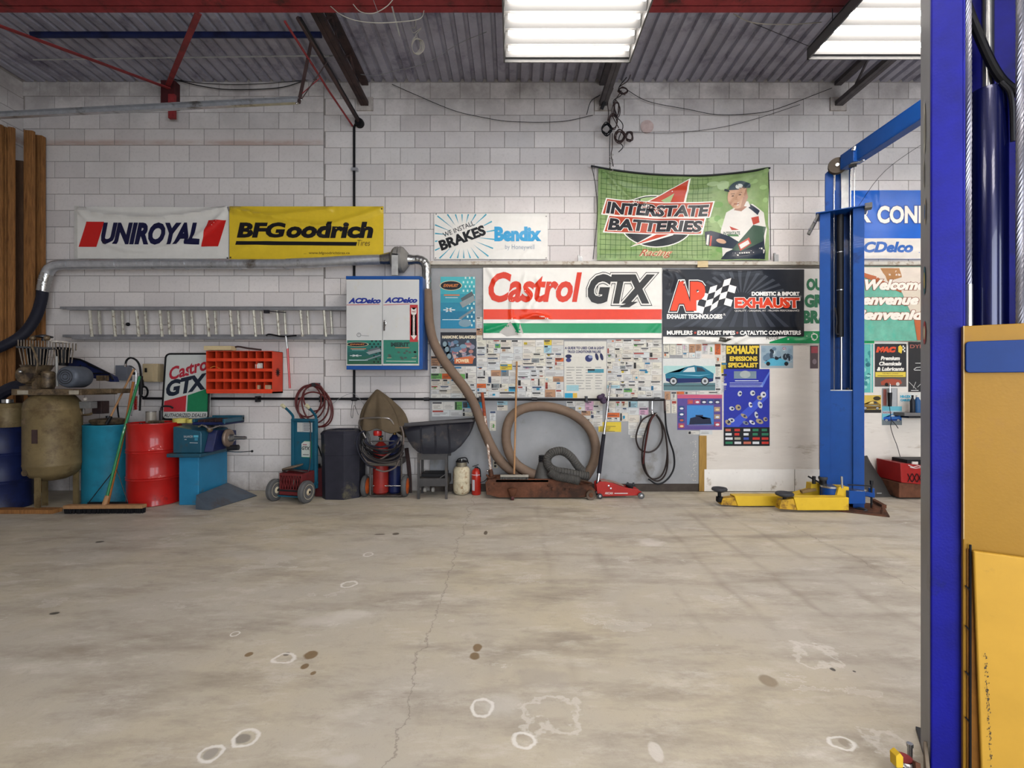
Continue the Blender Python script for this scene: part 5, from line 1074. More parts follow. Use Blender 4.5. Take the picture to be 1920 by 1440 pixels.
# coiled red air hose hanging by the handles
mb = MB().tube([p(254+3.4*math.sin(i*1.5), 743+i*.62, 6.1+.03*math.cos(i*1.5)) for i in range(42)], .006, 6, smooth=3); tag(obj('coil_hose', mb, redp), 'small red spiral air hose hanging behind the green broom handle', 'hose')
mb = MB()
for k in range(3): mb.tube([p(270+(6+k)*math.cos(a), 735+(9+k)*math.sin(a), 6.3) for a in [2*math.pi*i/8 for i in range(8)]], .006, 5, True, 4)
mb.tube([p(268, 712, 6.3), p(270, 726, 6.3)], .007, 5); tag(obj('cable_loop', mb, black), 'loops of black cable hanging under the beige electrical box', 'cable')
mb = MB(); mb.tube([p(222, 750, 6.25), p(220, 765, 6.25), p(224, 790, 6.2), p(221, 760, 6.2), p(226, 740, 6.25)], .007, 5); tag(obj('chain', mb, black), 'black chain hanging beside the rusty dustpan handle over the turquoise drum', 'chain')
# ================================================================ COMPRESSOR
cx, cy, cr = X(89, 5.55)+.0, 5.62, .262
t = T('air_compressor', 'large oily brown upright air compressor with twin finned pump and grey motor', 'air compressor', (cx, cy, 0))
zb = Z(905, 5.4); zt = Z(733, 5.5)
pr = [(.001, zb-.02), (.12, zb), (.2, zb+.04), (.25, zb+.10), (cr, zb+.17), (cr+.004, zb+.18), (cr, zb+.19), (cr, zt-.22), (cr+.004, zt-.21), (cr, zt-.2), (.25, zt-.13), (.2, zt-.06), (.12, zt-.02), (.001, zt)]
obj('tank', MB().lathe((cx, cy, 0), pr, 40, caps=False), olive, t, smooth=50)
for a in (-.3, 1.8, 3.9): obj('leg', MB().beam((cx+.2*math.cos(a-1.2), cy+.2*math.sin(a-1.2), 0), (cx+.2*math.cos(a-1.2), cy+.2*math.sin(a-1.2), zb+.12), .06, .02), olive, t)
for py in (790, 887): obj('pipe_boss', MB().lathe((X(47, 5.38), 5.40, Z(py, 5.38)), [(.035, -.03), (.035, -.01), (.02, 0), (.02, .05)], 12, 'Y'), bronze, t)
obj('rating_plate', MB().box(X(58, 5.35), X(68, 5.35), 5.355, 5.365, Z(832, 5.35), Z(806, 5.35)), brownsteel, t)
obj('deck_plate', MB().box(X(21, 5.4), X(152, 5.4)+.0, 5.4, 5.9, Z(741, 5.4), Z(729.5, 5.4)), bronze, t, bevel=.004)
obj('deck_plate', MB().box(X(152, 5.5), X(207, 5.6), 5.6, 5.9, Z(738, 5.5), Z(729, 5.5)), bronze, t, bevel=.004)
lb = M('faded_label', '#a8a090', .6, 0, .15, 30)
for a, b in ((33, 53), (130, 148)): obj('label_plate', MB().box(X(a, 5.4), X(b, 5.4), 5.395, 5.4, Z(739.5, 5.4), Z(732, 5.4)), lb, t)
# pump
pz = Z(729.5, 5.5)
obj('crankcase', MB().lathe((X(62, 5.6), 5.65, pz), [(.15, 0), (.15, .03), (.10, .05), (.11, .2), (.13, .24), (.15, .28)], 24), bronze, t)
obj('crankcase_cover', MB().lathe((X(43, 5.4), 5.45, pz+.16), [(.09, -.05), (.10, -.03), (.10, .02), (.06, .06), (.06, .15)], 20, 'Y'), bronze, t)
obj('oil_cap', MB().sph((X(42, 5.4), 5.38, Z(697, 5.4)), .02, 10, 8), steel, t)
obj('support_column', MB().box(X(60, 5.45), X(69, 5.45), 5.45, 5.5, pz, pz+.16), bronze, t)
obj('air_receiver_can', MB().lathe((X(82, 5.5), 5.55, Z(727, 5.5)), [(.06, 0), (.065, .02), (.065, .17), (.05, .19), (.001, .19)], 18), bronze, t)
rv = Vector((-.69, .72, 0)).normalized(); qv = Vector((rv.y, -rv.x, 0))
def fins(cx_, cy_, z0, z1, wx, wy, n, tilt=0):
    for k in range(n):
        o_ = -wx/2+wx*(k+.5)/n; c0 = Vector((cx_, cy_, z0))+qv*o_; c1 = Vector((cx_, cy_, z1))+qv*o_*(1+tilt)
        obj('cooling_fin', MB().beam(c0, c1, .0095, wy*(.6+.4*math.cos(o_/wx*2.6)), up=rv), finm, t)
za, zc = Z(684, 5.5), Z(652, 5.5)
fins(X(62, 5.55), 5.6, za, zc, .26, .2, 11, .25); fins(X(62, 5.55), 5.6, zc+.01, Z(638, 5.5), .33, .24, 14, 0)
obj('cylinder_barrel', MB().cyl((X(62, 5.55), 5.6, za-.01), (X(62, 5.55), 5.6, zc+.01), .08, .1, 18), black, t); obj('head_gasket', MB().beam(Vector((X(62, 5.55), 5.6, zc+.003))-qv*.17, Vector((X(62, 5.55), 5.6, zc+.003))+qv*.17, .2, .02), black, t)  # barrel coloured black, putting the shade between the fins into it
fins(X(104, 5.6), 5.7, Z(680, 5.6), Z(655, 5.6), .17, .16, 6, .2); fins(X(106, 5.6), 5.7, Z(655, 5.6), Z(642, 5.6), .23, .2, 8, 0)
obj('cylinder_barrel', MB().cyl((X(102, 5.6), 5.7, Z(685, 5.6)), (X(104, 5.6), 5.7, Z(650, 5.6)), .05, .07, 16), black, t)  # black here too, painting in the dark fin gaps
obj('air_filter', MB().lathe((X(77, 5.55), 5.58, Z(638, 5.5)), [(.02, 0), (.02, .035), (.085, .04), (.085, .055), (.06, .062), (.02, .075), (.001, .075)], 22), dkmetal, t)
for a in (62, 88): obj('head_bolt', MB().sph((X(a, 5.5), 5.5, Z(634, 5.5)), .03, 10, 8), bronze, t)
obj('copper_pipe', MB().tube([p(58, 645, 5.4), p(70, 676, 5.38), p(69, 690, 5.38), p(66, 704, 5.4)], .01, 7), bronze, t)
obj('valve_cover', MB().box(X(92, 5.6), X(106, 5.6), 5.6, 5.75, Z(642, 5.6), Z(638, 5.6)), whiteboard_m, t, bevel=.006); obj('cap_nut', MB().sph(p(93, 637, 5.58), .02, 8, 6), whiteboard_m, t)
obj('vent_tube', MB().cyl(p(106, 668, 5.5), p(108, 724, 5.5), .012, n=8), aluminium, t)
# motor with its axis into the picture
mc = Vector((X(124, 5.42), 5.42, Z(706.5, 5.42)))
obj('motor_body', MB().lathe(mc, [(.06, -.012), (.10, -.005), (.118, .01), (.124, .03), (.124, .2), (.11, .23), (.05, .24)], 30, 'Y'), M('motor_grey', '#5b616c', .45, .2, .2, 8), t)
mb = MB()
for k in range(3): mb.torus(mc+Vector((0, -.012, 0)), .03+.024*k, .004, 'Y', 24, 5)
obj('fan_grille', mb, dkmetal, t)
# belt guard
mb = MB(); mb.pprism([(118, 668), (150, 675), (212, 706), (216, 716), (206, 716), (160, 706), (128, 700)], 5.9, .07); obj('belt_guard', mb, navy, t, bevel=.006)
mb = MB()
mb.tube([p(118, 670, 5.88), p(150, 674, 5.88), p(205, 701, 5.88), p(212, 712, 5.88)], .012, 6, smooth=1); mb.tube([p(165, 684, 5.87), p(188, 693, 5.87), p(203, 700, 5.87), p(162, 700, 5.87), p(150, 684, 5.87)], .008, 6, smooth=1); obj('guard_rib', mb, black, t)
obj('mounting_foot', MB().box(X(180, 5.8), X(197, 5.8), 5.8, 5.86, Z(714, 5.8), Z(704, 5.8)), bronze, t, bevel=.004)
t = T('pressure_switch', 'grey pressure switch box with white knob right of the compressor tank', 'pressure switch', p(159, 776, 5.7))
obj('box', MB().pbox(148, 753, 169, 766, 5.68, .1), M('switch_grey', '#7d7c7a', .5, 0, .15, 20), t, bevel=.004); obj('knob', MB().sph(p(160, 748, 5.7), .022, 10, 8), whiteboard_m, t)
obj('stem', MB().cyl(p(157, 766, 5.72), p(157, 776, 5.72), .012, n=8), steel, t); obj('pipe', MB().tube([p(150, 777, 5.72), p(157, 778, 5.72), p(168, 777, 5.72), p(172, 775, 5.72)], .014, 8), bronze, t); obj('manifold', MB().tube([p(140, 768, 5.66), p(150, 772, 5.7), p(153, 778, 5.72)], .016, 8), bronze, t)
mb = MB().pbox(172, 752, 190, 776, 5.95, .12); tag(obj('wood_box', mb, brownsteel, bevel=.006), 'dark brown box behind the pressure switch', 'box')
tag(obj('base_plank', MB().box(-6.3, -5.1, 5.33, 5.45, 0, .045), timber, bevel=.004), 'old plank lying on the floor in front of the compressor', 'plank')
# ================================================================ BROOMS LEANING AT THE LEFT
t = T('push_broom', 'wide push broom with green handle leaning against the turquoise drum', 'broom', gp(195, 962))
h0 = gp(123, 961)+Vector((0, 0, .0)); h1 = gp(271, 960)
A, B = Vector((X(123, 5.36), 5.36, .075)), Vector((X(271, 5.38), 5.38, .075))
obj('head', MB().beam(A, B, .075, .04), handlewood, t, bevel=.006)
mb = MB()
for k in range(46):
    for j in range(3):
        q = A.lerp(B, (k+.5)/46)+Vector((0, (j-1)*.022, -.018)); mb.beam(q, q+Vector((R.uniform(-.006, .006), R.uniform(-.01, .01), -.055)), .012, .012)
o = obj('bristles', mb, blackr, t, smooth=0); o['kind'] = 'stuff'
obj('handle', MB().tube([Vector((X(196, 5.36), 5.36, .08)), p(230, 815, 5.62), p(262, 706, 5.86)], .0145, 9, smooth=1), M('green_handle', '#1d7a48', .35, 0, .15, 10, coat=.3), t)
obj('handle_socket', MB().cyl(Vector((X(194, 5.36), 5.36, .07)), Vector((X(199, 5.37), 5.39, .19)), .024, n=10), handlewood, t)
t = T('squeegee', 'floor squeegee with orange brown handle and wire stays behind the green broom', 'squeegee', gp(205, 948))
A, B = Vector((X(165, 5.6), 5.60, .04)), Vector((X(240, 5.62), 5.62, .04)); obj('blade', MB().beam(A, B, .02, .05), blackr, t)
sq = [Vector((X(202, 5.58), 5.58, .05)), p(232, 815, 5.72), p(250, 716, 5.9)]
obj('handle', MB().tube(sq, .014, 8, smooth=1), M('orange_wood', '#a86a34', .5, 0, .2, 20), t)
for e_ in (A, B): obj('stay_wire', MB().cyl(e_+Vector((0, 0, .01)), sq[0].lerp(sq[1], .52), .005, n=6), dkmetal, t)
t = T('scrub_brush', 'short dark brush with pale wood handle standing on the turquoise drum', 'brush', p(203, 795, 5.8))
obj('handle', MB().cyl(p(207, 782, 5.78), p(251, 692, 6.0), .011, n=8), handlewood, t); obj('head', MB().tube([p(199, 796, 5.74), p(204, 788, 5.76), p(208, 781, 5.78)], .018, 8), black, t)
t = T('hooked_wand', 'black gooseneck hose wand arching over the broom handles', 'wand', p(262, 765, 6.1))
obj('hose', MB().tube([p(262, 770, 6.1), p(264, 725, 6.08), p(263, 692, 6.05), p(257, 677, 6.02), p(246, 671, 6.0), p(238, 675, 6.0), p(235, 684, 6.0)], .012, 8), black, t); obj('tip', MB().cyl(p(235.5, 682, 6.0), p(235, 688, 6.0), .014, n=8), steel, t)
obj('grip', MB().cyl(p(264, 740, 6.08), p(264, 705, 6.06), .022, n=10), black, t)
t = T('hooked_rod', 'thin bent metal rod leaning behind the brooms', 'rod', p(256, 760, 6.15)); obj('shaft', MB().tube([p(246, 780, 6.1), p(253, 740, 6.1), p(255, 700, 6.1), p(251, 690, 6.1), p(243, 686, 6.1)], .008, 6), steel, t); obj('clamp', MB().sph(p(251, 700, 6.05), .02, 8, 6), dkmetal, t)
# ================================================================ WHEEL BALANCER
t = T('wheel_balancer', 'dark teal wheel balancer on a light blue pedestal right of the red drum', 'wheel balancer', (-3.8, 6, 0))
zp = Z(857, 5.66)
obj('pedestal', MB().box(-3.97, -3.735, 5.72, 6.3, 0, zp), tealbl, t, bevel=.008)
obj('base_tray', MB().box(-4.05, -3.65, 5.62, 6.3, zp-.0, zp+.045), tealdk, t, bevel=.01)
zq = Z(812, 5.64)
mb = MB(); mb.prism([(-4.0, 5.66, zp+.045), (-3.665, 5.66, zp+.045), (-3.665, 5.66, zq), (-3.68, 5.66, zq+.02), (-4.0, 5.66, zq+.075)], (0, .55, 0)); obj('cabinet', mb, tealdk, t, bevel=.012)
obj('weight_tray', MB().box(-3.9, -3.5, 5.85, 6.28, zq+.075, zq+.11), navy, t, bevel=.01)
mb = MB(); mb.box(-3.9, -3.5, 6.24, 6.28, zq+.11, zq+.17); mb.box(-3.9, -3.87, 5.85, 6.28, zq+.11, zq+.15); mb.box(-3.53, -3.5, 5.85, 6.28, zq+.09, zq+.15); obj('tray_rim', mb, tealdk, t, bevel=.005)
for k in range(5): obj('tray_divider', MB().box(-3.84+k*.07, -3.835+k*.07, 5.87, 6.24, zq+.11, zq+.14), brownsteel, t)
obj('chuck_stand', MB().prism([(-3.665, 5.7, zp+.05), (-3.665, 6.2, zp+.05), (-3.665, 6.2, zq-.02), (-3.665, 5.8, zq+.02)], (.09, .03, 0)), navy, t, bevel=.01)
sc_ = Vector((-3.57, 5.98, Z(821, 5.98)))
obj('shaft_housing', MB().cyl(sc_-Vector((.14, 0, 0)), sc_+Vector((.03, 0, 0)), .09, .075, 18), navy, t)
obj('flange', MB().lathe(sc_+Vector((.04, 0, 0)), [(.05, -.03), (.108, -.02), (.112, 0), (.105, .015), (.06, .02)], 30, 'X'), M('flange_iron', '#8a7768', .5, .4, .2, 12), t)
obj('shaft', MB().lathe(sc_+Vector((.06, 0, 0)), [(.05, 0), (.042, .05), (.024, .06), (.021, .16), (.023, .17), (.018, .20)], 18, 'X'), steel, t)
obj('pedal_motor', MB().cyl((-3.55, 6.0, zp+.06), (-3.42, 6.0, zp+.07), .035, n=12), dkmetal, t)
obj('brake_lever', MB().tube([(-3.66, 6.15, zp-.0), (-3.5, 6.15, zp-.01), (-3.33, 6.15, zp+.0)], .007, 6), steel, t); obj('lever_knob', MB().sph((-3.33, 6.15, zp), .016, 8, 6), black, t)
P_ = Print(d=5.659)
P_.text('BALANCER', 345, 816.5, 362, 820.5, '#aeb8bc', off=.02).rect(363, 816, 372, 820, '#5ab0c8').rect(365, 821, 371, 826, '#3a88a4').line(346, 824, 350, 824, 1.2, '#aeb8bc').line(356, 830, 371, 830.5, 1.2, '#aeb8bc', 2); P_.build('print', t, mp_)
obj('tray_clutter', MB().sph((-3.62, 5.75, zq+.03), .035, 8, 6), bronze, t); obj('caliper', MB().tube([(-3.72, 5.7, zq+.06), (-3.66, 5.68, zq+.09), (-3.6, 5.72, zq+.05), (-3.5, 5.75, zq+.08)], .012, 6), chromel, t)
tag(obj('ramp_wedge', MB().add([(-3.46, 5.485, 0), (-3.29, 6.19, 0), (-3.67, 6.27, 0), (-3.64, 5.52, 0), (-3.64, 5.53, .165), (-3.70, 6.25, .16), (-3.455, 5.48, .008), (-3.285, 6.19, .008)], [(0, 1, 2, 3), (4, 5, 7, 6), (0, 6, 7, 1), (3, 4, 6, 0), (2, 1, 7, 5), (3, 2, 5, 4)]), M('worn_blue_grey_steel', '#5a6674', .5, .3, .2, 6, dirt='#4a4038', damt=.25), bevel=.003), 'grey steel ramp plate sloping down from the balancer pedestal', 'ramp')
# ================================================================ RED HOSE COIL ON THE WALL
redhose = M('oxblood_hose', '#5c2626', .5, 0, .2, 10)
t = T('hose_coil', 'coil of dark red hose hung on the wall above the teal cart', 'hose', p(588, 803, 6.38))
for k, (cx_, cy_, rx, ry, rot) in enumerate(((582, 755, 27, 33, 5), (586, 758, 30, 36, -8), (578, 752, 24, 30, 10), (595, 762, 27, 40, -22), (589, 745, 20, 26, 0), (590, 768, 30, 34, -30))):
    rr = math.radians(rot); obj('loop', MB().tube([p(cx_+rx*math.cos(a)*math.cos(rr)-ry*math.sin(a)*math.sin(rr), cy_+rx*math.cos(a)*math.sin(rr)+ry*math.sin(a)*math.cos(rr), 6.38-.013*k) for a in [2*math.pi*i/12 for i in range(12)]], .0105, 7, True, 5), redhose, t)
obj('hook', MB().pbox(584, 718, 590, 725, 6.3, .19), dkmetal, t)
wire('thin grey wires straggling from the pipe fitting over the bin', [(620, 760, 6.4), (640, 745, 6.4), (663, 738, 6.38), (680, 755, 6.4), (690, 770, 6.4)], .003, greyboard_m)
wire('bent thin wire hook hanging below the pipe fitting', [(662, 745, 6.36), (658, 775, 6.36), (661, 783, 6.36), (664, 760, 6.36), (672, 778, 6.36)], .003, dkmetal)
# ================================================================ TEAL HAND CART
yaw = math.radians(-14)
cl = Vector((X(555, 5.98), 5.98, 0))
t = T('hand_cart', 'teal upright hand cart with two stickers and cream hubbed wheels', 'hand cart', cl, yaw)
def lo(name, mb, m_, bev=0, par=None): return obj(name, mb, m_, par or t, bevel=bev, local=True)
cartm = M('cart_teal', '#1f5a70', .4, 0, .12, 5, dirt='#2a3c40', damt=.2)
lo('panel', MB().box(-.165, .165, .17, .185, .28, 1.0), cartm, .003)
for s_ in (-1, 1):
    lo('side_rail', MB().beam((s_*.17, .16, .12), (s_*.17, .16, 1.0), .035, .04), cartm, .006)
    lo('handle', MB().tube([(s_*.17, .16, .99), (s_*.17, .15, 1.04), (s_*.172, .07, 1.11), (s_*.175, .0, 1.16)], .016, 8), cartm); lo('grip', MB().tube([(s_*.175, .01, 1.15), (s_*.177, -.035, 1.185)], .022, 8, smooth=1), M('cream_grip', '#cfc8a4', .5))
    w_ = Vector((s_*.225, -.1, .135)); wh = lo('wheel', MB().lathe(w_, [(.085, -.035), (.12, -.033), (.135, -.02), (.137, 0), (.135, .02), (.12, .033), (.085, .035)], 30, 'X'), tyre)
    lo('hub', MB().lathe(w_, [(.018, -.045), (.03, -.038), (.06, -.03), (.09, -.036), (.09, .036), (.06, .03), (.03, .038), (.018, .045)], 24, 'X'), cream, par=wh); lo('axle_cap', MB().cyl(w_-Vector((.052, 0, 0)), w_+Vector((.052, 0, 0)), .016, n=10), dkmetal, par=wh)
lo('axle', MB().cyl((-.25, -.1, .135), (.25, -.1, .135), .012, n=8), dkmetal); lo('axle_arm', MB().beam((-.19, -.1, .135), (-.19, .16, .2), .02, .03), cartm); lo('axle_arm', MB().beam((.19, -.1, .135), (.19, .16, .2), .02, .03), cartm)
lo('top_bar', MB().beam((-.17, .15, .985), (.17, .15, .985), .03, .03), cartm, .004)
lo('base_plate', MB().box(-.17, .17, -.12, .14, .06, .075), cartm, .002)
def lp(yy): return lambda x, y, l_: Vector((x, yy-l_, y))
P_ = Print(d=5); P_.rect(-.115, .83, .11, .95, '#b9bcbc').rect(-.115, .83, -.04, .95, '#c8c8c4', 1.5)
for k in range(5): P_.rect(-.02, .85+k*.02, .06+.01*(k % 2), .856+k*.02, '#4a4c54', 2)
P_.poly([(-.04, .5), (.10, .5), (.10, .72), (-.0, .72), (-.04, .69)], '#1f8060').poly([(-.05, .51), (.085, .51), (.085, .71), (-.01, .71), (-.05, .68)], '#c8d0c8', 2)
v_, f_ = text2d('GTX', .035, .2); xs = [q[0] for q in v_]; ys = [q[1] for q in v_]
P_.add([(-.045+(q[0]-min(xs))/(max(xs)-min(xs))*.12, .6+(q[1]-min(ys))/(max(ys)-min(ys))*.045) for q in v_], f_, '#1b1d22', 4).rect(-.03, .535, .06, .545, '#5a5c60', 4).rect(-.03, .66, .03, .675, '#b07c84', 4)
o = P_.build('sticker', t, mp_, local=lp(.17))
bm = bmesh.new(); bm.from_mesh(o.data); bmesh.ops.recalc_face_normals(bm, faces=bm.faces); bm.to_mesh(o.data); bm.free()
lo('strap_pipe', MB().tube([(.09, .13, .98), (.095, .15, .9), (.09, .15, .45), (.07, .1, .3), (.06, -.06, .28)], .006, 6), dkmetal)
t2 = t
mb = MB(); cw, ch, y0, y1, z0 = .155, .27, -.1, .155, .077
mb.box(-cw, cw, y0, y0+.012, z0, z0+.075); mb.box(-cw, cw, y0-.004, y0+.014, z0+ch-.03, z0+ch)
for s_ in (-1, 1): mb.box(s_*cw-.006, s_*cw+.006, y0, y1, z0, z0+ch)
mb.box(-cw, cw, y1-.012, y1, z0, z0+ch); mb.box(-cw, cw, y0, y1, z0, z0+.01)
crm = M('maroon_plastic', '#6e2a2c', .5, 0, .15, 8, dirt='#3a2422', damt=.3); crate = T('milk_crate', 'dark red plastic crate on the foot of the teal hand cart', 'crate', cl+Matrix.Rotation(yaw, 3, 'Z') @ Vector((0, -.07, .0)), yaw)
def lo2(name, mb, m_, bev=0):
    mb.v = [(a, b+.07, c_) for a, b, c_ in mb.v]; return obj(name, mb, m_, crate, bevel=bev, local=True)
lo2('shell', mb, crm, .003)
for k in range(8):
    xx = -cw+.02+k*(2*cw-.04)/7; lo2('slat', MB().beam((xx-.02, y0+.006, z0+.075), (xx+.02, y0+.006, z0+ch-.02), .008, .01), crm); lo2('slat', MB().beam((xx+.02, y0+.009, z0+.075), (xx-.02, y0+.009, z0+ch-.02), .008, .008), crm)
lo2('logo_print', MB().box(-.08, .08, y0-.0015, y0, z0+.05, z0+.058), M('faded_print', '#a08480', .6))
rot = Matrix.Rotation(yaw, 3, 'Z')
def wpt(a, b, c_): return cl+rot @ Vector((a, b, c_))
mb = MB()
for k in range(7): mb.beam(wpt(R.uniform(-.1, .0), R.uniform(-.06, .05), .12), wpt(R.uniform(0, .12), R.uniform(-.06, .05), .3+R.uniform(0, .05)), .01, .01)
tag(obj('metal_rods', mb, steel), 'loose bright metal rods inside the dark red crate', 'rods')
mb = MB(); mb.lathe(wpt(-.05, .0, .40), [(.04, .0), (.055, -.005), (.11, .0), (.125, .012), (.12, .02), (.05, .018), (.04, .012)], 28, caps=False); 
for k, (a, b, c_) in enumerate(list(mb.v)): mb.v[k] = (a, b, c_+(a-cl.x+.04)*.22)
tag(obj('brake_disc', mb, M('dusty_disc', '#7b6c5c', .7, .2, .2, 12)), 'dusty ring plate lying tilted above the crate on the hand cart', 'disc')
mb = MB(); mb.tube([wpt(-.14, .0, .34), wpt(-.15, -.05, .37), wpt(-.05, -.06, .385), wpt(.1, -.04, .37), wpt(.13, .04, .34)], .012, 6); tag(obj('bent_bar', mb, brownsteel), 'dark bent bar over the crate top carrying the ring plate', 'bar')
t = T('metal_can', 'dark red metal can half hidden between hand cart and dark bin', 'can', (X(598, 6.2), 6.2, 0)); obj('body', MB().box(X(590, 6.15), X(606, 6.15), 6.15, 6.38, 0, Z(878, 6.15)), M('dark_red_can', '#4c1a1e', .5, 0, .2, 8), t, bevel=.01); obj('cap', MB().cyl((X(598, 6.25), 6.25, Z(878, 6.15)), (X(598, 6.25), 6.25, Z(872, 6.15)), .02, n=10), black, t)
wire('black cable running down behind the hand cart to the dark bin', [(592, 827, 6.3), (598, 840, 6.3), (603, 856, 6.25), (608, 868, 6.2), (606, 890, 6.2)], .008, None, 'cable', 'cable')
# ================================================================ DARK BIN
t = T('waste_bin', 'tall dark slate octagonal waste bin between the two carts', 'bin', (-2.13, 6.2, 0))
pg = [(-2.34, 5.98), (-2.09, 5.955), (-1.93, 6.1), (-1.925, 6.34), (-2.06, 6.45), (-2.33, 6.45), (-2.42, 6.36), (-2.42, 6.08)]; hb = Z(816, 5.95)
def ring(sc__, z): cx_, cy_ = -2.17, 6.21; return [((a-cx_)*sc__+cx_, (b-cy_)*sc__+cy_, z) for a, b in pg]
mb = MB(); lev = [ring(.94, 0), ring(.96, .3), ring(.975, .55), ring(.985, .552), ring(1, hb)]
for L_ in lev: mb.v += L_
for j in range(4): mb.f += [(j*8+i, j*8+(i+1) % 8, (j+1)*8+(i+1) % 8, (j+1)*8+i) for i in range(8)]; mb.c += [None]*8
mb.f.append(tuple(range(7, -1, -1))); mb.c.append(None); obj('body', mb, slate, t, bevel=.006, smooth=0)
mb = MB(); L0, L1, L2, L3 = ring(1.02, hb-.012), ring(1.02, hb+.012), ring(.9, hb+.045), ring(.55, hb+.05); L4 = ring(.53, hb+.0)
for L_ in (L0, L1, L2, L3, L4): mb.v += L_
for j in range(4): mb.f += [(j*8+i, j*8+(i+1) % 8, (j+1)*8+(i+1) % 8, (j+1)*8+i) for i in range(8)]; mb.c += [None]*8
obj('lid', mb, slate, t, smooth=0)
# ================================================================ TORCH CART
t = T('welding_cart', 'welding cart with orange hubbed wheels and a bent tube handle left of the trough', 'cart', (X(720, 6.2), 6.2, 0))
cm = M('cart_grey_steel', '#55504b', .5, .4, .25, 10, dirt='#3b2c24', damt=.3)
for px in (685, 760):
    w_ = Vector((X(px, 6.16), 6.16, .137)); wh = obj('wheel', MB().lathe(w_, [(.1, -.03), (.125, -.028), (.136, -.015), (.138, 0), (.136, .015), (.125, .028), (.1, .03)], 30, 'X'), tyre, t)
    obj('hub', MB().lathe(w_, [(.015, -.045), (.03, -.04), (.06, -.03), (.101, -.031), (.101, .031), (.06, .03), (.03, .04), (.015, .045)], 24, 'X'), M('orange_hub', '#d8642c', .45, 0, .15, 8), wh)
obj('axle', MB().cyl((X(685, 6.16), 6.16, .137), (X(760, 6.16), 6.16, .137), .009, n=8), steel, t)
for s_, px in ((0, 694), (1, 753)): obj('frame_post', MB().tube([(X(px, 6.1), 6.1, .03), (X(px, 6.1), 6.1, .55), (X(px+(-4 if not s_ else 2), 6.1), 6.12, .8), (X(674+82*s_, 6.1), 6.1, Z(800, 6.1))], .012, 8, smooth=3), cm, t)
obj('handle', MB().tube([p(686, 822, 6.08), p(675, 800, 6.06), p(674, 790, 6.04), p(679, 785, 6.02), p(700, 783.5, 6.0), p(725, 784, 6.0), p(733, 788, 6.02), p(741, 799, 6.05), p(752, 801, 6.1)], .013, 9), M('handle_steel', '#9a928c', .3, .8, .1, 10), t)
obj('bottle_tray', MB().box(X(688, 6.0), X(750, 6.0), 6.0, 6.32, Z(874, 6.0), Z(863, 6.0)), cm, t, bevel=.004); obj('tray_box', MB().box(X(688, 6.0), X(743, 6.0), 5.98, 6.2, Z(872, 6.0), Z(862, 6.0)), M('dusty_grey', '#6e675e', .7, .1, .2, 14), t, bevel=.006)
obj('foot_plate', MB().box(X(696, 6.1), X(752, 6.1), 6.1, 6.34, .015, .03), cm, t)
obj('cross_bar', MB().tube([p(697, 832, 6.06), p(700, 827, 6.06), p(740, 827, 6.06)], .008, 7), steel, t)
def bottle(name, label, px, py0, d, r, m_, cat='gas cylinder', base=.03):
    t_ = T(name, label, cat, (X(px, d), d, base)); h_ = Z(py0, d)
    obj('body', MB().lathe((X(px, d), d, 0), [(r*.8, base), (r, base+.02), (r, h_-r*1.1), (r*.85, h_-r*.55), (r*.5, h_-r*.2), (.03, h_)], 28), m_, t_); obj('valve', MB().lathe((X(px, d), d, 0), [(.022, h_-.005), (.022, h_+.05), (.01, h_+.06)], 12), M('brass', '#8a6a34', .4, .8, .1, 10), t_)
    obj('valve_wheel', MB().torus((X(px, d), d, h_+.07), .028, .006), dkmetal, t_); return t_
bottle('gas_cylinder', 'red gas cylinder standing on the welding cart', 714, 828, 6.22, .098, M('dull_red', '#9c2c26', .4, 0, .15, 6, dirt='#5c2620', damt=.25))
bottle('gas_cylinder', 'dark navy gas cylinder standing right of the red one on the welding cart', 740, 815, 6.24, .075, navy)
tag(obj('cap', MB().lathe(p(708, 812, 6.05), [(.05, -.03), (.055, 0), (.05, .03), (.001, .035)], 18), redp, bpy.data.objects['welding_cart']), 'shiny red cap')
# draped tarp
t = T('tarp', 'olive brown tarp draped in a peak over the welding cart', 'tarp', p(715, 806, 6.15))
mb = MB(); n_, m_ = 56, 16; prof = [(730, .015), (735, .05), (745, .12), (757, .18), (770, .235), (783, .26), (795, .275), (806, .29)]
sk = lambda z: Z(z, 6.15)
for j, (py, rad) in enumerate(prof):
    for i in range(n_):
        a = 2*math.pi*i/n_; fr = min(1, j/3.5); rr = rad*(1+fr*(.10*math.sin(5*a+.6)+.07*math.sin(9*a+j*.2)+.03*math.sin(17*a)))
        cxp = 706+(7*(j/7)) ; ex = 1.0 if math.cos(a) < 0 else 1.0+.25*(j/7)
        zz = sk(py)-(.09*max(0, math.cos(a-.4)) if j > 5 else 0)+(.03*math.sin(7*a) if j == 7 else 0)+(.05*max(0, -math.cos(a)) if j == 7 else 0)
        mb.v.append((X(cxp, 6.15)+rr*math.cos(a)*ex, 6.18+rr*.72*math.sin(a), zz))
for j in range(len(prof)-1): mb.f += [(j*n_+i, j*n_+(i+1) % n_, (j+1)*n_+(i+1) % n_, (j+1)*n_+i) for i in range(n_)]
mb.f.append(tuple(range(n_-1, -1, -1))); mb.c = [None]*len(mb.f)
o = obj('cloth', mb, tarp, t, smooth=180); s2 = o.modifiers.new('thickness', 'SOLIDIFY'); s2.thickness = .006; s3 = o.modifiers.new('sub', 'SUBSURF'); s3.levels = s3.render_levels = 1
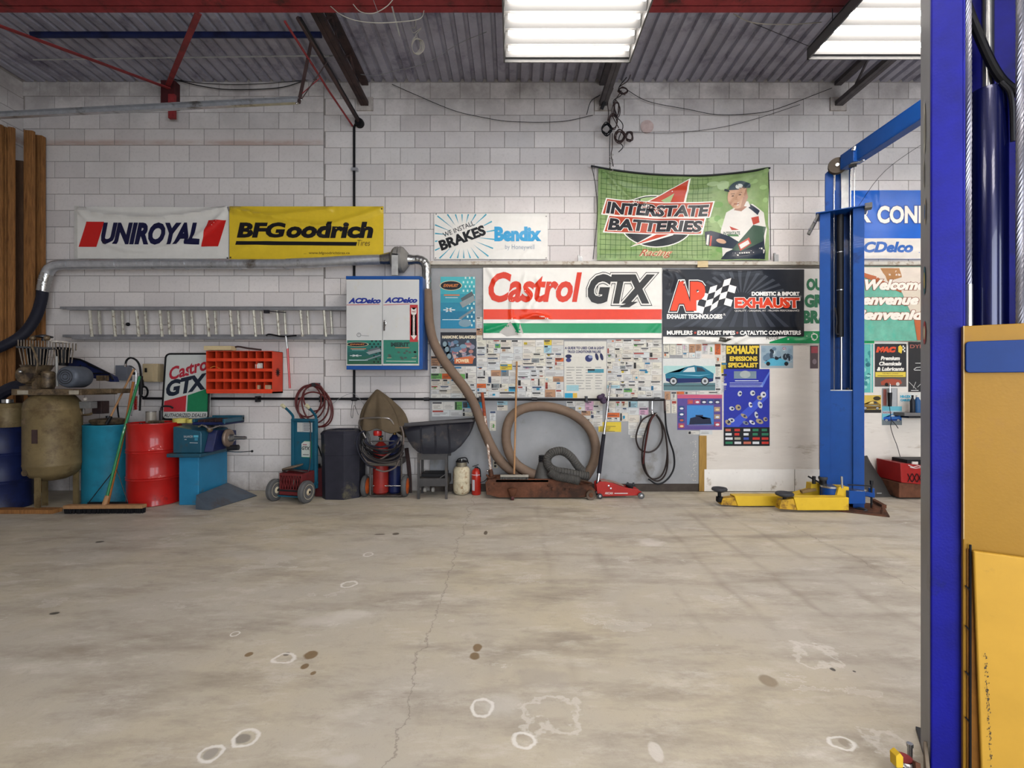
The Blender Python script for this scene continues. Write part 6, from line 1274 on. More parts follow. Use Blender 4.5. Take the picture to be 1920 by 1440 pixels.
# cable coils on the cart
t = T('cable_coil', 'thick dark cables coiled over the front of the welding cart', 'cable', p(715, 878, 6.0))
dk2 = M('cable_brown', '#35302f', .5, 0, .2, 10)
for k, (cx_, cy_, rx, ry, rot) in enumerate(((716, 838, 40, 26, 0), (718, 832, 36, 25, 8), (714, 842, 42, 22, -6), (720, 828, 34, 20, 12), (713, 836, 38, 30, 4), (722, 838, 33, 23, -12), (717, 826, 36, 18, 4), (715, 846, 36, 22, 3), (719, 836, 37, 27, -3), (712, 830, 33, 20, 6), (718, 842, 39, 25, 9), (716, 822, 32, 16, -5))):
    rr = math.radians(rot); pts = []
    for i in range(13):
        a = math.pi*i/12; x = rx*math.cos(a); y = ry*math.sin(a); pts.append(p(cx_+x*math.cos(rr)-y*math.sin(rr), cy_+x*math.sin(rr)+y*math.cos(rr), 5.99-.02*k+.05*abs(math.cos(a))))
    obj('cable', MB().tube(pts, .0125, 7, smooth=3), [dk2, black, dk2, darkhose][k % 4], t)
for pts in ([(684, 808), (672, 815), (669, 835), (676, 855), (690, 872), (705, 878)], [(750, 820), (742, 838), (728, 852), (708, 864), (690, 866), (678, 850)], [(753, 800), (757, 822), (752, 850), (744, 872), (735, 880), (720, 884), (705, 880)]):
    obj('cable', MB().tube([p(a, b, 5.9) for a, b in pts], .0105, 7), darkhose if pts[0][0] == 684 else M('grey_cable', '#6d625c', .5, 0, .1, 10), t)
obj('connector', MB().sph(p(680, 846, 5.88), .016, 8, 6), steel, t)
tag(obj('wood_offcut', MB().tube([p(769, 925, 6.38), p(767, 880, 6.42), p(762, 840, 6.45)], .03, 6), brownsteel), 'dark narrow board leaning on the wall behind the right wheel of the welding cart', 'board')
# ================================================================ TROUGH ON STAND
t = T('wash_trough', 'black ribbed half round trough on a dark steel stand', 'trough', (X(812, 6.1), 6.1, 0))
f0, bk = 6.0, 6.42
def tr(py): return Z(py, f0)
out = [(758, 800), (760, 812), (766, 826), (774, 838), (784, 847), (794, 850.5), (842, 850), (852, 846), (864, 836), (874, 822), (881, 808), (886, 791)]
P0 = [p(a, b, f0) for a, b in out]; P1 = [p(a, b, f0)+Vector((.0, bk-f0, 0)) for a, b in out]
mb = MB(); n_ = len(out); mb.v = [tuple(q) for q in P0+P1]
cxm = sum(q.x for q in P0)/n_
mb.f = [(i, i+1, n_+i+1, n_+i) for i in range(n_-1)]+[tuple(range(n_)), tuple(range(2*n_-1, n_-1, -1))]; mb.c = [None]*len(mb.f)
trm = M('trough_black', '#15151f', .5, 0, .2, 6, dirt='#40382f', damt=.2)
o = obj('basin', mb, trm, t, smooth=50); o.modifiers.new('thickness', 'SOLIDIFY').thickness = -.006
for a, b, c_ in ((789, 800, 849), (816, 798, 850.5), (842, 796, 850)): obj('rib', MB().pprism([(a-2, b), (a+1, b), (a+3.5, c_), (a, c_)], f0-.012, .014), trm, t, bevel=.002)
obj('rim', MB().tube([p(757, 799, f0), p(887, 789, f0), p(887, 789, f0)+Vector((0, bk-f0, 0)), p(757, 799, f0)+Vector((0, bk-f0, 0))], .012, 7, True, 1), M('rim_grey', '#4c4a4c', .5, .2, .1, 8), t)
obj('rim_flange', MB().beam(p(758, 795.5, f0-.012), p(886, 788.5, f0-.012), .012, .03), MATS['rim_grey'], t)
stm = M('stand_steel', '#454343', .5, .4, .2, 8, dirt='#5c4f42', damt=.25)
zt_ = Z(850, f0)
for px, d_ in ((785, 6.03), (837, 6.03), (792, 6.36), (838, 6.36)): obj('leg', MB().beam((X(px, d_), d_, 0), (X(px, d_), d_, zt_), .03, .03), stm, t)
obj('apron', MB().box(X(784, 6.02), X(839, 6.02), 6.02, 6.05, Z(862, 6.02), zt_), stm, t); obj('apron', MB().box(X(784, 6.02), X(839, 6.02), 6.36, 6.38, Z(862, 6.02), zt_), stm, t)
obj('lower_shelf', MB().box(X(784, 6.02), X(839, 6.02), 6.02, 6.38, Z(912, 6.02), Z(897, 6.02)), stm, t, bevel=.003)
obj('shelf_tray', MB().box(X(790, 6.1), X(836, 6.1), 6.1, 6.36, Z(894, 6.1), Z(889, 6.1)), black, t)
tag(obj('metal_strip', MB().beam(p(822, 898, 6.05), p(837, 888, 6.05), .02, .004), steel), 'bright metal strip lying on the trough stand shelf', 'strip')
for a, lb in ((797, 'left'), (812, 'right')):
    tag(obj('caster_wheel', MB().lathe(p(a, 918, 6.2), [(.02, -.02), (.032, -.015), (.032, .015), (.02, .02)], 14, 'X'), M('caster_white', '#a8a49c', .5)), 'small pale caster under the trough shelf, %s one' % lb, 'caster')
# ================================================================ CYLINDERS ON THE FLOOR
d_ = 6.3; c_ = (X(865.5, d_), d_, 0); r_ = 16/F*d_
t = T('refrigerant_tank', 'cream rust speckled refrigerant tank right of the trough', 'gas cylinder', c_); h_ = Z(873, d_)
obj('body', MB().lathe(c_, [(.06, .0), (r_*.8, .012), (r_*.97, .05), (r_, .09), (r_, .17), (r_+.003, .18), (r_, .19), (r_, h_-.07), (r_*.93, h_-.035), (r_*.7, h_-.01), (.02, h_)], 30), cream, t, smooth=50)
obj('collar', MB().lathe(c_, [(r_*.62, h_-.02), (r_*.64, h_+.05)], 24, caps=False), M('collar_steel', '#8a8270', .5, .5, .2, 12), t); obj('handle_ring', MB().torus((c_[0], c_[1], h_+.055), r_*.62, .008), dkmetal, t)
obj('valve', MB().lathe(c_, [(.015, h_), (.015, h_+.07), (.025, h_+.075), (.025, h_+.09), (.001, h_+.09)], 12), steel, t); obj('hose_loop', MB().tube([(c_[0]-.06, c_[1]-.04, h_+.05), (c_[0]-.03, c_[1]-.07, h_+.10), (c_[0]+.06, c_[1]-.05, h_+.11), (c_[0]+.09, c_[1], h_+.03)], .007, 6), black, t)
d_ = 6.28; c_ = (X(893, d_), d_, 0); r_ = 8.8/F*d_
t = T('fire_extinguisher', 'small red fire extinguisher with white label beside the cream tank', 'fire extinguisher', c_); h_ = Z(879, d_)
obj('body', MB().lathe(c_, [(r_*.9, 0), (r_, .01), (r_, h_-.05), (r_*.85, h_-.02), (.02, h_+.01)], 24), M('extinguisher_red', '#b42a1e', .3, 0, .08, 6, coat=.4), t, smooth=50)
mb = MB(); L_ = [(c_[0]+(r_+.001)*math.cos(a), c_[1]+(r_+.001)*math.sin(a)) for a in [math.radians(215+i*8) for i in range(6)]]
mb.v = [(a, b, z) for z in (.06, .2) for a, b in L_]; mb.f = [(i, i+1, 7+i, 6+i) for i in range(5)]; mb.c = [None]*5; obj('label_sticker', mb, M('label_white', '#c4c4cc', .5, 0, .08, 40), t)
obj('band', MB().lathe(c_, [(r_+.002, .26), (r_+.002, .268)], 24, caps=False), MATS['label_white'], t)
obj('valve', MB().lathe(c_, [(.018, h_), (.018, h_+.03), (.001, h_+.03)], 10), dkmetal, t); obj('lever', MB().beam((c_[0]-.05, c_[1], h_+.03), (c_[0]+.03, c_[1], h_+.055), .015, .008), black, t); obj('hose', MB().tube([(c_[0]+.01, c_[1]-.01, h_+.02), (c_[0]+.05, c_[1]-.04, h_-.0), (c_[0]+.06, c_[1]-.03, h_-.1)], .007, 6), black, t)
# ================================================================ RUSTY FLOOR JACK
t = T('floor_jack', 'long rusty brown trolley jack lying along the grey board', 'floor jack', (X(1010, 6.15), 6.15, 0))
f0 = 6.02
side = [(910, 905), (916, 899), (928, 898), (1030, 898), (1046, 901), (1068, 906), (1100, 910), (1110, 913), (1117, 920), (1110, 930), (1090, 933), (935, 933), (912, 927)]
for yy in (f0, f0+.27): obj('side_plate', MB().pprism(side, f0, .02) if yy == f0 else MB().prism([p(a, b, f0)+Vector((0, .27, 0)) for a, b in side], (0, .02, 0)), rust, t, bevel=.004)
obj('top_cover', MB().prism([p(930, 900, f0), p(1028, 900, f0), p(1028, 904, f0), p(930, 904, f0)], (0, .27, 0)), rust, t); obj('hydraulic_ram', MB().cyl(p(930, 916, f0+.14), p(1050, 914, f0+.14), .06, n=16), dkmetal, t)
obj('lift_arm', MB().prism([p(1000, 905, f0+.07), p(1095, 906, f0+.07), p(1110, 912, f0+.07), p(1095, 918, f0+.07), p(1000, 918, f0+.07)], (0, .14, 0)), rust, t)
for a, b, r_ in ((1029, 910, .018), (1037, 916, .024), (927, 907, .01), (918, 917, .014), (1060, 917, .008), (1068, 917, .008)): obj('pivot_bolt', MB().lathe(p(a, b, f0), [(r_, 0), (r_, -.012), (r_*.6, -.018), (.001, -.018)], 12, 'Y'), rust, t)
for yy in (f0-.04, f0+.30): 
    q = p(1107, 926.5, f0); wz = .062; wh = obj('front_wheel', MB().lathe((q.x, yy, wz), [(.035, -.012), (.058, -.02), (.062, -.01), (.062, .02), (.058, .03), (.03, .03)], 24, 'Y'), M('iron_wheel', '#5c4a3c', .6, .3, .2, 10), t); obj('hub', MB().lathe((q.x, yy-.01, wz), [(.001, -.014), (.026, -.012), (.03, 0)], 14, 'Y'), rust, wh)
q = p(961, 915, f0-.06); obj('caster_yoke', MB().lathe((q.x, q.y, .1), [(.03, -.05), (.045, -.02), (.062, .02), (.062, .04), (.04, .05)], 16), rust, t); obj('caster_wheel', MB().lathe((q.x, q.y, .035), [(.02, -.02), (.035, -.015), (.035, .015), (.02, .02)], 16, 'X'), M('caster_red', '#5a3030', .6), t)
jt = [p(922, 893, 6.12), p(919, 875, 6.14), p(914, 830, 6.18), p(909, 780, 6.22), p(904, 736, 6.28)]
obj('handle', MB().tube(jt[:4], .017, 9, smooth=1), M('flaky_white_rust', '#9a7a68', .7, 0, .3, 40, dirt='#cfc6bc', damt=.5, dscale=30), t); obj('handle_grip', MB().tube([jt[3]+(jt[2]-jt[3])*.7, jt[4]], .021, 9, smooth=1), M('orange_rust', '#9c4a2c', .7, 0, .3, 30, dirt='#5a2c20', damt=.4, dscale=30), t)
obj('handle_socket', MB().cyl(p(923, 899, 6.12), p(919, 880, 6.14), .03, n=12), rust, t); obj('release_lever', MB().tube([p(912, 890, 6.08), p(918, 896, 6.06), p(928, 893, 6.06)], .012, 6), rust, t); obj('pump_link', MB().sph(p(914, 883, 6.08), .015, 8, 6), steel, t)
mb = MB().tube([p(900, 905, 6.2), p(908, 902, 6.2), p(914, 896, 6.18), p(917, 890, 6.15)], .005, 5); tag(obj('cable', mb, black), 'thin black cable behind the extinguisher running to the jack handle', 'cable')
# push broom on the jack
t = T('push_broom', 'grey push broom with wooden handle standing on the rusty floor jack', 'broom', p(963, 898, 5.97))
A, B = p(938, 892, 5.98), p(991, 892, 5.98); obj('head', MB().beam(A, B, .06, .022), M('pale_grey_head', '#a29c90', .6, 0, .1, 10), t, bevel=.004)
mb = MB()
for k in range(40):
    for j in range(3): q = A.lerp(B, (k+.5)/40)+Vector((0, (j-1)*.018, -.01)); mb.beam(q, q+Vector((R.uniform(-.012, .004), R.uniform(-.008, .008), -.032)), .01, .012)
o = obj('bristles', mb, M('grey_bristles', '#4e4c48', .8, 0, .2, 30), t, smooth=0); o['kind'] = 'stuff'
obj('handle', MB().cyl(p(964, 889, 5.98), p(969, 678, 6.34), .0125, n=9), handlewood, t)
# ================================================================ RED FLOOR JACK
t = T('floor_jack', 'low red trolley jack with chrome and black handle right of the rusty one', 'floor jack', (X(1160, 6.1), 6.1, 0))
f0 = 6.06; sd = [(1118, 908), (1124, 903), (1136, 903), (1150, 906), (1172, 914), (1196, 918), (1204, 923), (1200, 929), (1130, 931), (1120, 925)]
for o_ in (0, .16): obj('side_plate', MB().prism([p(a, b, f0)+Vector((0, o_, 0)) for a, b in sd], (0, .012, 0)), M('jack_red', '#a8241e', .35, 0, .12, 8, coat=.3, dirt='#5c2420', damt=.15), t, bevel=.003)
obj('top_plate', MB().add([tuple(p(1128, 903, f0)), tuple(p(1150, 905, f0)), tuple(p(1172, 913, f0)), tuple(p(1128, 903, f0)+Vector((0, .17, 0))), tuple(p(1150, 905, f0)+Vector((0, .17, 0))), tuple(p(1172, 913, f0)+Vector((0, .17, 0)))], [(0, 1, 4, 3), (1, 2, 5, 4)]), M('dusty_pink', '#a08478', .7, 0, .2, 12), t)
for px, r_, m_ in ((1201, .04, tyre), (1124, .034, dkmetal)):
    for yy in (f0-.03, f0+.18): wh = obj('wheel', MB().lathe((X(px, f0), yy, r_), [(r_*.5, -.012), (r_, -.01), (r_, .012), (r_*.5, .014)], 20, 'Y'), m_, t); obj('hub', MB().lathe((X(px, f0), yy-.004, r_), [(.001, -.014), (r_*.45, -.012), (r_*.5, 0)], 12, 'Y'), steel, wh)
obj('saddle', MB().lathe((X(1182, f0+.08), f0+.08, Z(915, f0)), [(.03, -.03), (.035, 0), (.06, .01), (.065, .03), (.04, .035), (.001, .022)], 16), dkmetal, t)
for k in range(4): a = k*1.57+.5; obj('saddle_lug', MB().box(X(1182, f0+.08)+.05*math.cos(a)-.01, X(1182, f0+.08)+.05*math.cos(a)+.01, f0+.08+.05*math.sin(a)-.01, f0+.08+.05*math.sin(a)+.01, Z(911, f0), Z(908, f0)), dkmetal, t)
for a, b in ((1141, 911), (1145, 916)): obj('bolt', MB().lathe(p(a, b, f0), [(.014, 0), (.012, -.01), (.001, -.012)], 10, 'Y'), chromel, t)
P_ = Print(d=f0); P_.text('ARCAN', 1134, 922.5, 1149, 927, '#d8ccc8', off=.03).line(1152, 925, 1177, 925, 1.6, '#d8d8d8'); P_.build('print', t, mp_)
ha, hb_ = p(1121, 903, f0+.08), p(1144.5, 718, 6.36)
def hp(u): return ha.lerp(hb_, u)
obj('handle_socket', MB().cyl(hp(-.02), hp(.09), .022, n=12), chromel, t); obj('grip_sleeve', MB().cyl(hp(.08), hp(.47), .028, .024, 12), M('foam_black', '#1d1d26', .7, 0, .15, 20), t); obj('handle', MB().cyl(hp(.46), hp(1), .0155, n=12), chromel, t)
# rag on pipe
mb = MB()
for k in range(7): mb.sph(p(1130+R.uniform(-5, 5), 741+k*1.9, 6.32), R.uniform(.025, .045), 9, 6, sz=.8)
tag(obj('rag', mb, M('purple_rag', '#4a3c50', .9, 0, .3, 20, bump=.3, bscale=40)), 'dark crumpled rag tied on the black wall pipe beside the jack handle', 'rag')
# ================================================================ HANGING HOSE RIGHT
t = T('hose_coil', 'long dark hose hung in narrow loops on a hook on the grey board', 'hose', p(1230, 905, 6.36))
dkh = M('dark_brown_hose', '#2f2624', .5, 0, .2, 8)
for k, pts in enumerate(([(1226, 776), (1205, 787), (1195, 808), (1193, 825), (1200, 842), (1216, 848), (1232, 840), (1242, 820), (1240, 795), (1230, 778)], [(1224, 778), (1213, 800), (1206, 830), (1204, 865), (1212, 888), (1225, 898), (1240, 892), (1249, 870), (1251, 840), (1246, 805), (1236, 784), (1228, 777)],
    [(1226, 778), (1216, 800), (1209, 840), (1208, 870), (1216, 892), (1232, 902), (1246, 892), (1252, 868), (1250, 830), (1244, 800), (1232, 779)], [(1228, 777), (1219, 790), (1213, 820), (1208, 850), (1206, 870)])):
    obj('loop', MB().tube([p(a, b, 6.38-.016*k) for a, b in pts], .0115, 7, k < 3, 5), dkh if k != 3 else M('hose_red', '#48201e', .5, 0, .2, 10), t)
obj('loop', MB().tube([p(a, b, 6.34) for a, b in ((1247, 770), (1249, 800), (1255, 825), (1263, 850), (1264, 875), (1256, 893), (1243, 905), (1230, 907), (1216, 898))], .0115, 7), black, t)
obj('hook', MB().tube([p(1223, 752, 6.38), p(1223, 772, 6.36), p(1227, 778, 6.33), p(1232, 774, 6.33)], .008, 6), chromel, t); obj('hook_plate', MB().pbox(1219, 750, 1234, 772, 6.42, .02), greyboard_m, t)
# ================================================================ FAR LIFT (asymmetric column turned 32 degrees)
yw = -math.radians(32)
fl0 = Vector((X(1578, 5.6), 5.6, 0))
t = T('vehicle_lift', 'blue two post lift column with yellow arms standing by the back wall', 'lift', fl0, yw)
def lo(name, mb, m_, bev=0, par=None): return obj(name, mb, m_, par or t, bevel=bev, local=True)
HT = 3.466; W2 = .215
def channel(h_, w2, fl, dep, m_, z0=0):
    lo('flange', MB().box(-w2, -w2+fl, 0, .012, z0, h_), m_, .003); lo('flange', MB().box(w2-fl, w2, 0, .012, z0, h_), m_, .003)
    lo('side_wall', MB().box(-w2, -w2+.012, .012, dep, z0, h_), m_, .002); lo('side_wall', MB().box(w2-.012, w2, .012, dep, z0, h_), m_, .002); lo('back_web', MB().box(-w2, w2, dep, dep+.012, z0, h_), m_, .002)
    for s_ in (-1, 1): lo('inner_lip', MB().box(s_*(w2-fl)-.006, s_*(w2-fl)+.006, .0, .06, z0, h_), m_, .002)
channel(HT, W2, .1, .24, bluelift)
lo('top_plate', MB().box(-W2-.04, W2+.04, -.05, .3, HT, HT+.012), bluelift, .003)
mb = MB(); mb.add([(-W2-.02, -.06, HT), (-W2-.02, .1, HT), (-W2-.13, -.06, HT-.22), (-W2-.13, .0, HT-.22), (-W2-.01, -.06, HT-.03), (-W2-.01, .1, HT-.03), (-W2-.10, -.06, HT-.24), (-W2-.10, .0, HT-.24)], [(0, 1, 3, 2), (4, 6, 7, 5), (0, 2, 6, 4), (1, 5, 7, 3), (0, 4, 5, 1), (2, 3, 7, 6)]); lo('side_bracket', mb, M('bracket_grey', '#5c5a56', .5, .3, .2, 8), .003)
for k in (0, 1): lo('bolt', MB().cyl((-W2-.05-.05*k, -.07, HT-.1-.08*k), (-W2-.05-.05*k, -.055, HT-.1-.08*k), .014, n=8), chromel)
lo('side_bracket', MB().box(W2+.0, W2+.07, -.05, .05, HT-.03, HT+.03), MATS['bracket_grey'], .006)
# upper extension
zx = HT+.012
lo('extension_plate', MB().prism([(-.16, .1, zx), (-.07, .1, zx), (-.07, .1, 4.05), (-.16, .1, 3.97)], (0, .012, 0)), bluelift, .003)
lo('extension_plate', MB().prism([(-.16, .1, zx), (-.16, .25, zx), (-.16, .25, 3.97), (-.16, .1, 3.97)], (.01, 0, 0)), bluelift, .003)
lo('extension_web', MB().box(-.055, .0, .14, .15, zx, 4.1), bluelift, .003); lo('extension_web', MB().box(.0, .075, .10, .112, zx, 4.05), aluminium, .003); lo('extension_side', MB().box(.075, .085, .1, .26, zx, 4.1), bluelift, .002)
lo('head_cap', MB().prism([(-.1, .08, 4.0), (.085, .08, 4.0), (.085, .08, 4.14), (.0, .08, 4.14), (-.08, .08, 4.07)], (0, .17, 0)), bluelift, .006)
lo('pulley', MB().lathe((-.04, .06, 4.02), [(.001, -.03), (.09, -.03), (.095, -.02), (.085, 0), (.095, .02), (.09, .03)], 28, 'Y'), M('pulley_grime', '#4c4238', .6, .2, .2, 10)); lo('pulley_nut', MB().lathe((-.04, .025, 4.02), [(.001, -.01), (.02, -.01), (.02, .01)], 8, 'Y'), steel)
for x_ in (-.07, .09): lo('cable', MB().cyl((x_, .09, 1.3 if x_ < 0 else 1.35), (x_, .09, 4.0), .006, n=6), steel)
lo('cable', MB().cyl((.125, .08, HT), (.125, .08, 4.05), .005, n=6), steel)
lo('hydraulic_cylinder', MB().cyl((-.01, .1, 2.0), (-.01, .1, HT-.02), .036, n=16), black); lo('cylinder_band', MB().lathe((-.01, .1, 2.55), [(.038, 0), (.038, .012)], 16, caps=False), steel); lo('cylinder_band', MB().lathe((-.01, .1, 3.0), [(.038, 0), (.038, .01)], 16, caps=False), steel)
lo('piston_rod', MB().cyl((-.0, .09, 1.34), (-.0, .09, 2.02), .015, n=12), chromel)
lo('hydraulic_hose', MB().tube([(-.06, .07, 2.35), (-.045, .06, 2.2), (-.05, .07, 2.05), (-.02, .07, 2.03)], .008, 6), dkmetal)
lo('carriage', MB().box(-.112, .112, .03, .2, .1, 1.365), bluelift, .006); lo('carriage_top', MB().box(-.112, .112, .03, .2, 1.365, 1.375), aluminium)
lo('hose_fitting', MB().cyl((.06, .07, 1.37), (.06, .07, 1.40), .014, n=8), dkmetal)
lo('base_plate', MB().box(-.32, .42, -.22, .36, 0, .018), rust, .002)
for x_, y_ in ((.36, -.16), (.30, .05), (.38, -.02)): lo('anchor_bolt', MB().cyl((x_, y_, .018), (x_, y_, .06), .014, n=8), rust)
# arms, world coordinates relative to the lift
inv = Matrix.Rotation(-yw, 3, 'Z')
def L3(v): return inv @ (Vector(v)-fl0)
def wl_(name, mb, m_, bev=0): mb.v = [tuple(L3(q)) for q in mb.v]; return lo(name, mb, m_, bev)
scuff = M('scuffed_yellow', '#d2a52c', .55, 0, .15, 6, dirt='#54341c', damt=.35, dscale=9)
def arm(px0, px1, py0, py1, d, dep):
    x0, x1, z0, z1 = X(px0, d), X(px1, d), max(Z(py1, d), .012), Z(py0, d)
    wl_('arm', MB().prism([(x0+.06, d, z0), (x1, d, z0), (x1, d, z1), (x0+.02, d, z1)], (0, dep, 0)), yellowp, .006); wl_('arm_end', MB().prism([(x0-.13, d+.02, z0+.01), (x0+.08, d+.01, z0), (x0+.06, d+.01, z1-.01), (x0-.11, d+.02, z1-.035)], (0, dep-.04, 0)), scuff, .004)
def pad(px, py, d, r, pyb):
    wl_('pad_stem', MB().cyl((X(px, d), d, Z(pyb, d)), (X(px, d), d, Z(py, d)), .02, n=12), black)
    wl_('lift_pad', MB().lathe((X(px, d), d, Z(py, d)), [(.03, -.02), (r*.95, .005), (r, .02), (r*.9, .035), (r*.5, .022), (.001, .02)], 22), M('pad_rubber', '#3f4044', .6, .1, .25, 16)); wl_('stem_nut', MB().lathe((X(px, d), d, Z(pyb, d)), [(.035, -.03), (.04, -.02), (.04, .03), (.025, .035)], 12), black)
arm(1485, 1592, 933, 957, 5.38, .13); pad(1471, 929, 5.44, .098, 944)
arm(1374, 1475, 930, 949, 5.62, .13); pad(1349, 920, 5.68, .09, 936)
wl_('arm', MB().prism([(X(1487, 5.8), 5.8, Z(936, 5.8)), (X(1540, 5.75), 5.75, Z(936, 5.75)), (X(1541, 5.75), 5.75, Z(906, 5.75)), (X(1521, 5.75), 5.75, Z(906, 5.75)), (X(1520, 5.77), 5.77, Z(918, 5.77)), (X(1487, 5.8), 5.8, Z(928, 5.8))], (0, .1, 0)), yellowp, .005)
wl_('arm_top', MB().beam(p(1502, 922, 5.78), p(1528, 917, 5.76), .07, .03), M('tan_grime', '#8a7048', .7, 0, .3, 12), .003)
wl_('arm_pivot', MB().prism([p(1567, 936, 5.5), p(1592, 936, 5.5), p(1592, 913, 5.5), p(1574, 912, 5.5)], (0, .12, 0)), yellowp, .005)
wl_('arm_pivot', MB().cyl(p(1556, 934, 5.62), p(1556, 913, 5.62), .088, n=20), bluelift); wl_('pivot_cap', MB().lathe(p(1556, 910, 5.62), [(.02, -.02), (.10, -.02), (.10, 0), (.02, .01)], 22), steel)
wl_('arm_pivot', MB().box(X(1592, 5.45), X(1623, 5.45), 5.45, 5.65, Z(945, 5.45), Z(921, 5.45)), bluelift, .006); wl_('pivot_cap', MB().lathe(p(1605, 917, 5.55), [(.02, -.02), (.10, -.02), (.10, 0), (.02, .01)], 22), steel)
wl_('locking_pin', MB().cyl(p(1579, 915, 5.5), p(1578, 893, 5.5), .012, n=8), steel)
wl_('arm_leg', MB().beam(p(1622, 925, 5.55), p(1640, 928, 5.5), .07, .05), bluelift, .004); wl_('arm_leg', MB().cyl(p(1634, 932, 5.52), p(1634, 915, 5.52), .03, n=14), bluelift); wl_('locking_pin', MB().cyl(p(1634, 952, 5.5), p(1634, 903, 5.5), .011, n=8), black); wl_('pin_head', MB().cyl(p(1634, 908, 5.5), p(1634, 901, 5.5), .018, n=8), black)
wl_('locking_rod', MB().cyl(p(1590, 909, 5.45), p(1634, 911, 5.5), .007, n=6), dkmetal); wl_('locking_rod', MB().cyl(p(1515, 893, 5.75), p(1537, 905, 5.7), .01, n=6), black); wl_('locking_pin', MB().cyl(p(1526, 907, 5.72), p(1526, 893, 5.72), .02, n=8), black); pad(1543, 899, 5.7, .05, 905)
wl_('hose_clutter', MB().tube([p(1600, 958, 5.5), p(1612, 953, 5.45), p(1625, 957, 5.4), p(1617, 960, 5.4)], .014, 6), dkmetal); wl_('arm_leg', MB().beam(p(1636, 938, 5.8), p(1658, 950, 5.55), .05, .04), rust, .003)
# overhead beam
t = T('lift_crossbeam', 'blue overhead beam running from the top of the far lift towards the near post', 'beam', (3.93, 4, 3.95))
bx0 = 3.88
mb = MB(); mb.box(bx0, bx0+.05, 2.2, 5.5, 3.97, 4.135); mb.box(bx0, bx0+.10, 2.2, 5.52, 4.135, 4.147); mb.box(bx0, bx0+.10, 2.2, 5.5, 3.96, 3.97); obj('beam', mb, bluelift, t, bevel=.003)
obj('end_bracket', MB().box(bx0-.04, bx0+.07, 5.40, 5.62, 3.95, 4.12), bluelift, t, bevel=.006)
obj('clamp', MB().tube([p(1598, 282, 5.42), p(1603, 275, 5.4), p(1601, 283, 5.4)], .016, 7), steel, t); mb = MB(); mb.beam(p(1597, 307, 5.42), p(1612, 304, 5.3), .03, .02); mb.beam(p(1610, 305, 5.3), p(1620, 300, 5.2), .02, .014); obj('clamp', mb, steel, t, bevel=.003)
obj('limit_lever', MB().beam(p(1592, 312, 5.4), p(1606, 309, 5.35), .03, .03), black, t)
# ================================================================ NEAR LIFT COLUMN
np0 = Vector((1.526, 1.75, 0))+Vector((math.cos(-yw), -math.sin(-yw), 0))*W2
t = T('vehicle_lift', 'deep blue lift column filling the right edge of the photo with grey side stickers', 'lift', np0, yw)
cc = W2
def channel2():
    m_ = bluenear; h_ = 4.0
    lo('flange', MB().box(-W2, -W2+.0912, 0, .012, 0, h_), m_, .006); lo('flange', MB().box(W2-.09, W2, 0, .012, 0, h_), m_, .004)
    lo('side_wall', MB().box(-W2-.0, -W2+.010, .013, .19, 0, h_), M('grey_column_side', '#85858a', .45, .1, .12, 3, dirt='#5c5a58', damt=.15), .002); lo('side_wall', MB().box(W2-.012, W2, .012, .19, 0, h_), m_, .002)
    lo('back_web', MB().box(-W2+.01, W2-.012, .178, .19, 0, h_), m_)
    for s_ in (-1, 1): lo('inner_lip', MB().box(s_*(W2-.0912)-.003, s_*(W2-.0912)+.003, .0, .05, 0, h_), m_, .001)
channel2()
nearcable = M('near_wire_rope', '#9a98a0', .35, .7, .15, 30)
def rope(x_, y_, z0, z1, r):
    mb = MB(); 
    for k in range(6):
        pts = []
        n_ = int((z1-z0)/.008)
        for i in range(n_): a = i*.42+k*math.pi/3; pts.append((x_+r*.62*math.cos(a), y_+r*.62*math.sin(a), z0+i*.008))
        mb.tube(pts, r*.42, 5, smooth=1)
    lo('wire_rope', mb, nearcable)
rope(-W2+.108, .03, 1.78, 4.0, .0095); lo('rope_ferrule', MB().cyl((-W2+.108, .03, 1.60), (-W2+.108, .03, 1.80), .012, n=12), steel)
rope(-W2+.236, .02, 1.62, 4.0, .0105)
lo('hydraulic_cylinder', MB().lathe((-W2+.178, .115, 0), [(.03, 1.5), (.055, 1.51), (.055, 2.50), (.052, 2.512), (.03, 2.515)], 30), M('greasy_navy', '#0c1248', .22, .3, .3, 14, stretch=(14, 14, .6), coat=.4), 0)
lo('piston_rod', MB().cyl((-W2+.178, .115, 2.5), (-W2+.178, .115, 4.0), .018, n=12), steel)
lo('hydraulic_hose', MB().tube([(-W2+.1, .12, 2.95), (-W2+.15, .1, 2.72), (-W2+.2, .08, 2.54), (-W2+.26, .08, 2.45)], .014, 10), black)
lo('hydraulic_hose', MB().tube([(-W2+.2, .06, 2.51), (-W2+.225, .06, 2.45), (-W2+.235, .08, 2.3)], .008, 8), dkmetal)
# yellow carriage
nearyel = M('carriage_yellow', '#a87c24', .45, 0, .08, 3, dirt='#8a6428', damt=.15, bump=.04, bscale=100)
zt_ = 1.648
lo('carriage_plate', MB().box(-W2+.083, W2-.07, -.022, .10, .02, zt_), nearyel, .004)
mb = MB(); x0_, x1_, za_, zb_ = -W2+.088, W2-.1, 1.483, 1.592
mb.prism([(a, -.034, b) for a, b in [(x0_+.012+.012*math.cos(math.radians(q)), zb_-.012+.012*math.sin(math.radians(q))) for q in (90, 120, 150, 180)]+[(x0_+.012+.012*math.cos(math.radians(q)), za_+.012+.012*math.sin(math.radians(q))) for q in (180, 210, 240, 270)]+[(x1_, za_), (x1_, zb_)]], (0, .012, 0)); lo('blue_pad', mb, M('pad_blue', '#12387c', .5, 0, .1, 8), .003)
lo('edge_trim', MB().box(-W2+.0835, -W2+.0865, -.026, -.02, .9, zt_), M('worn_edge', '#c4a878', .5, .2, .15, 20))
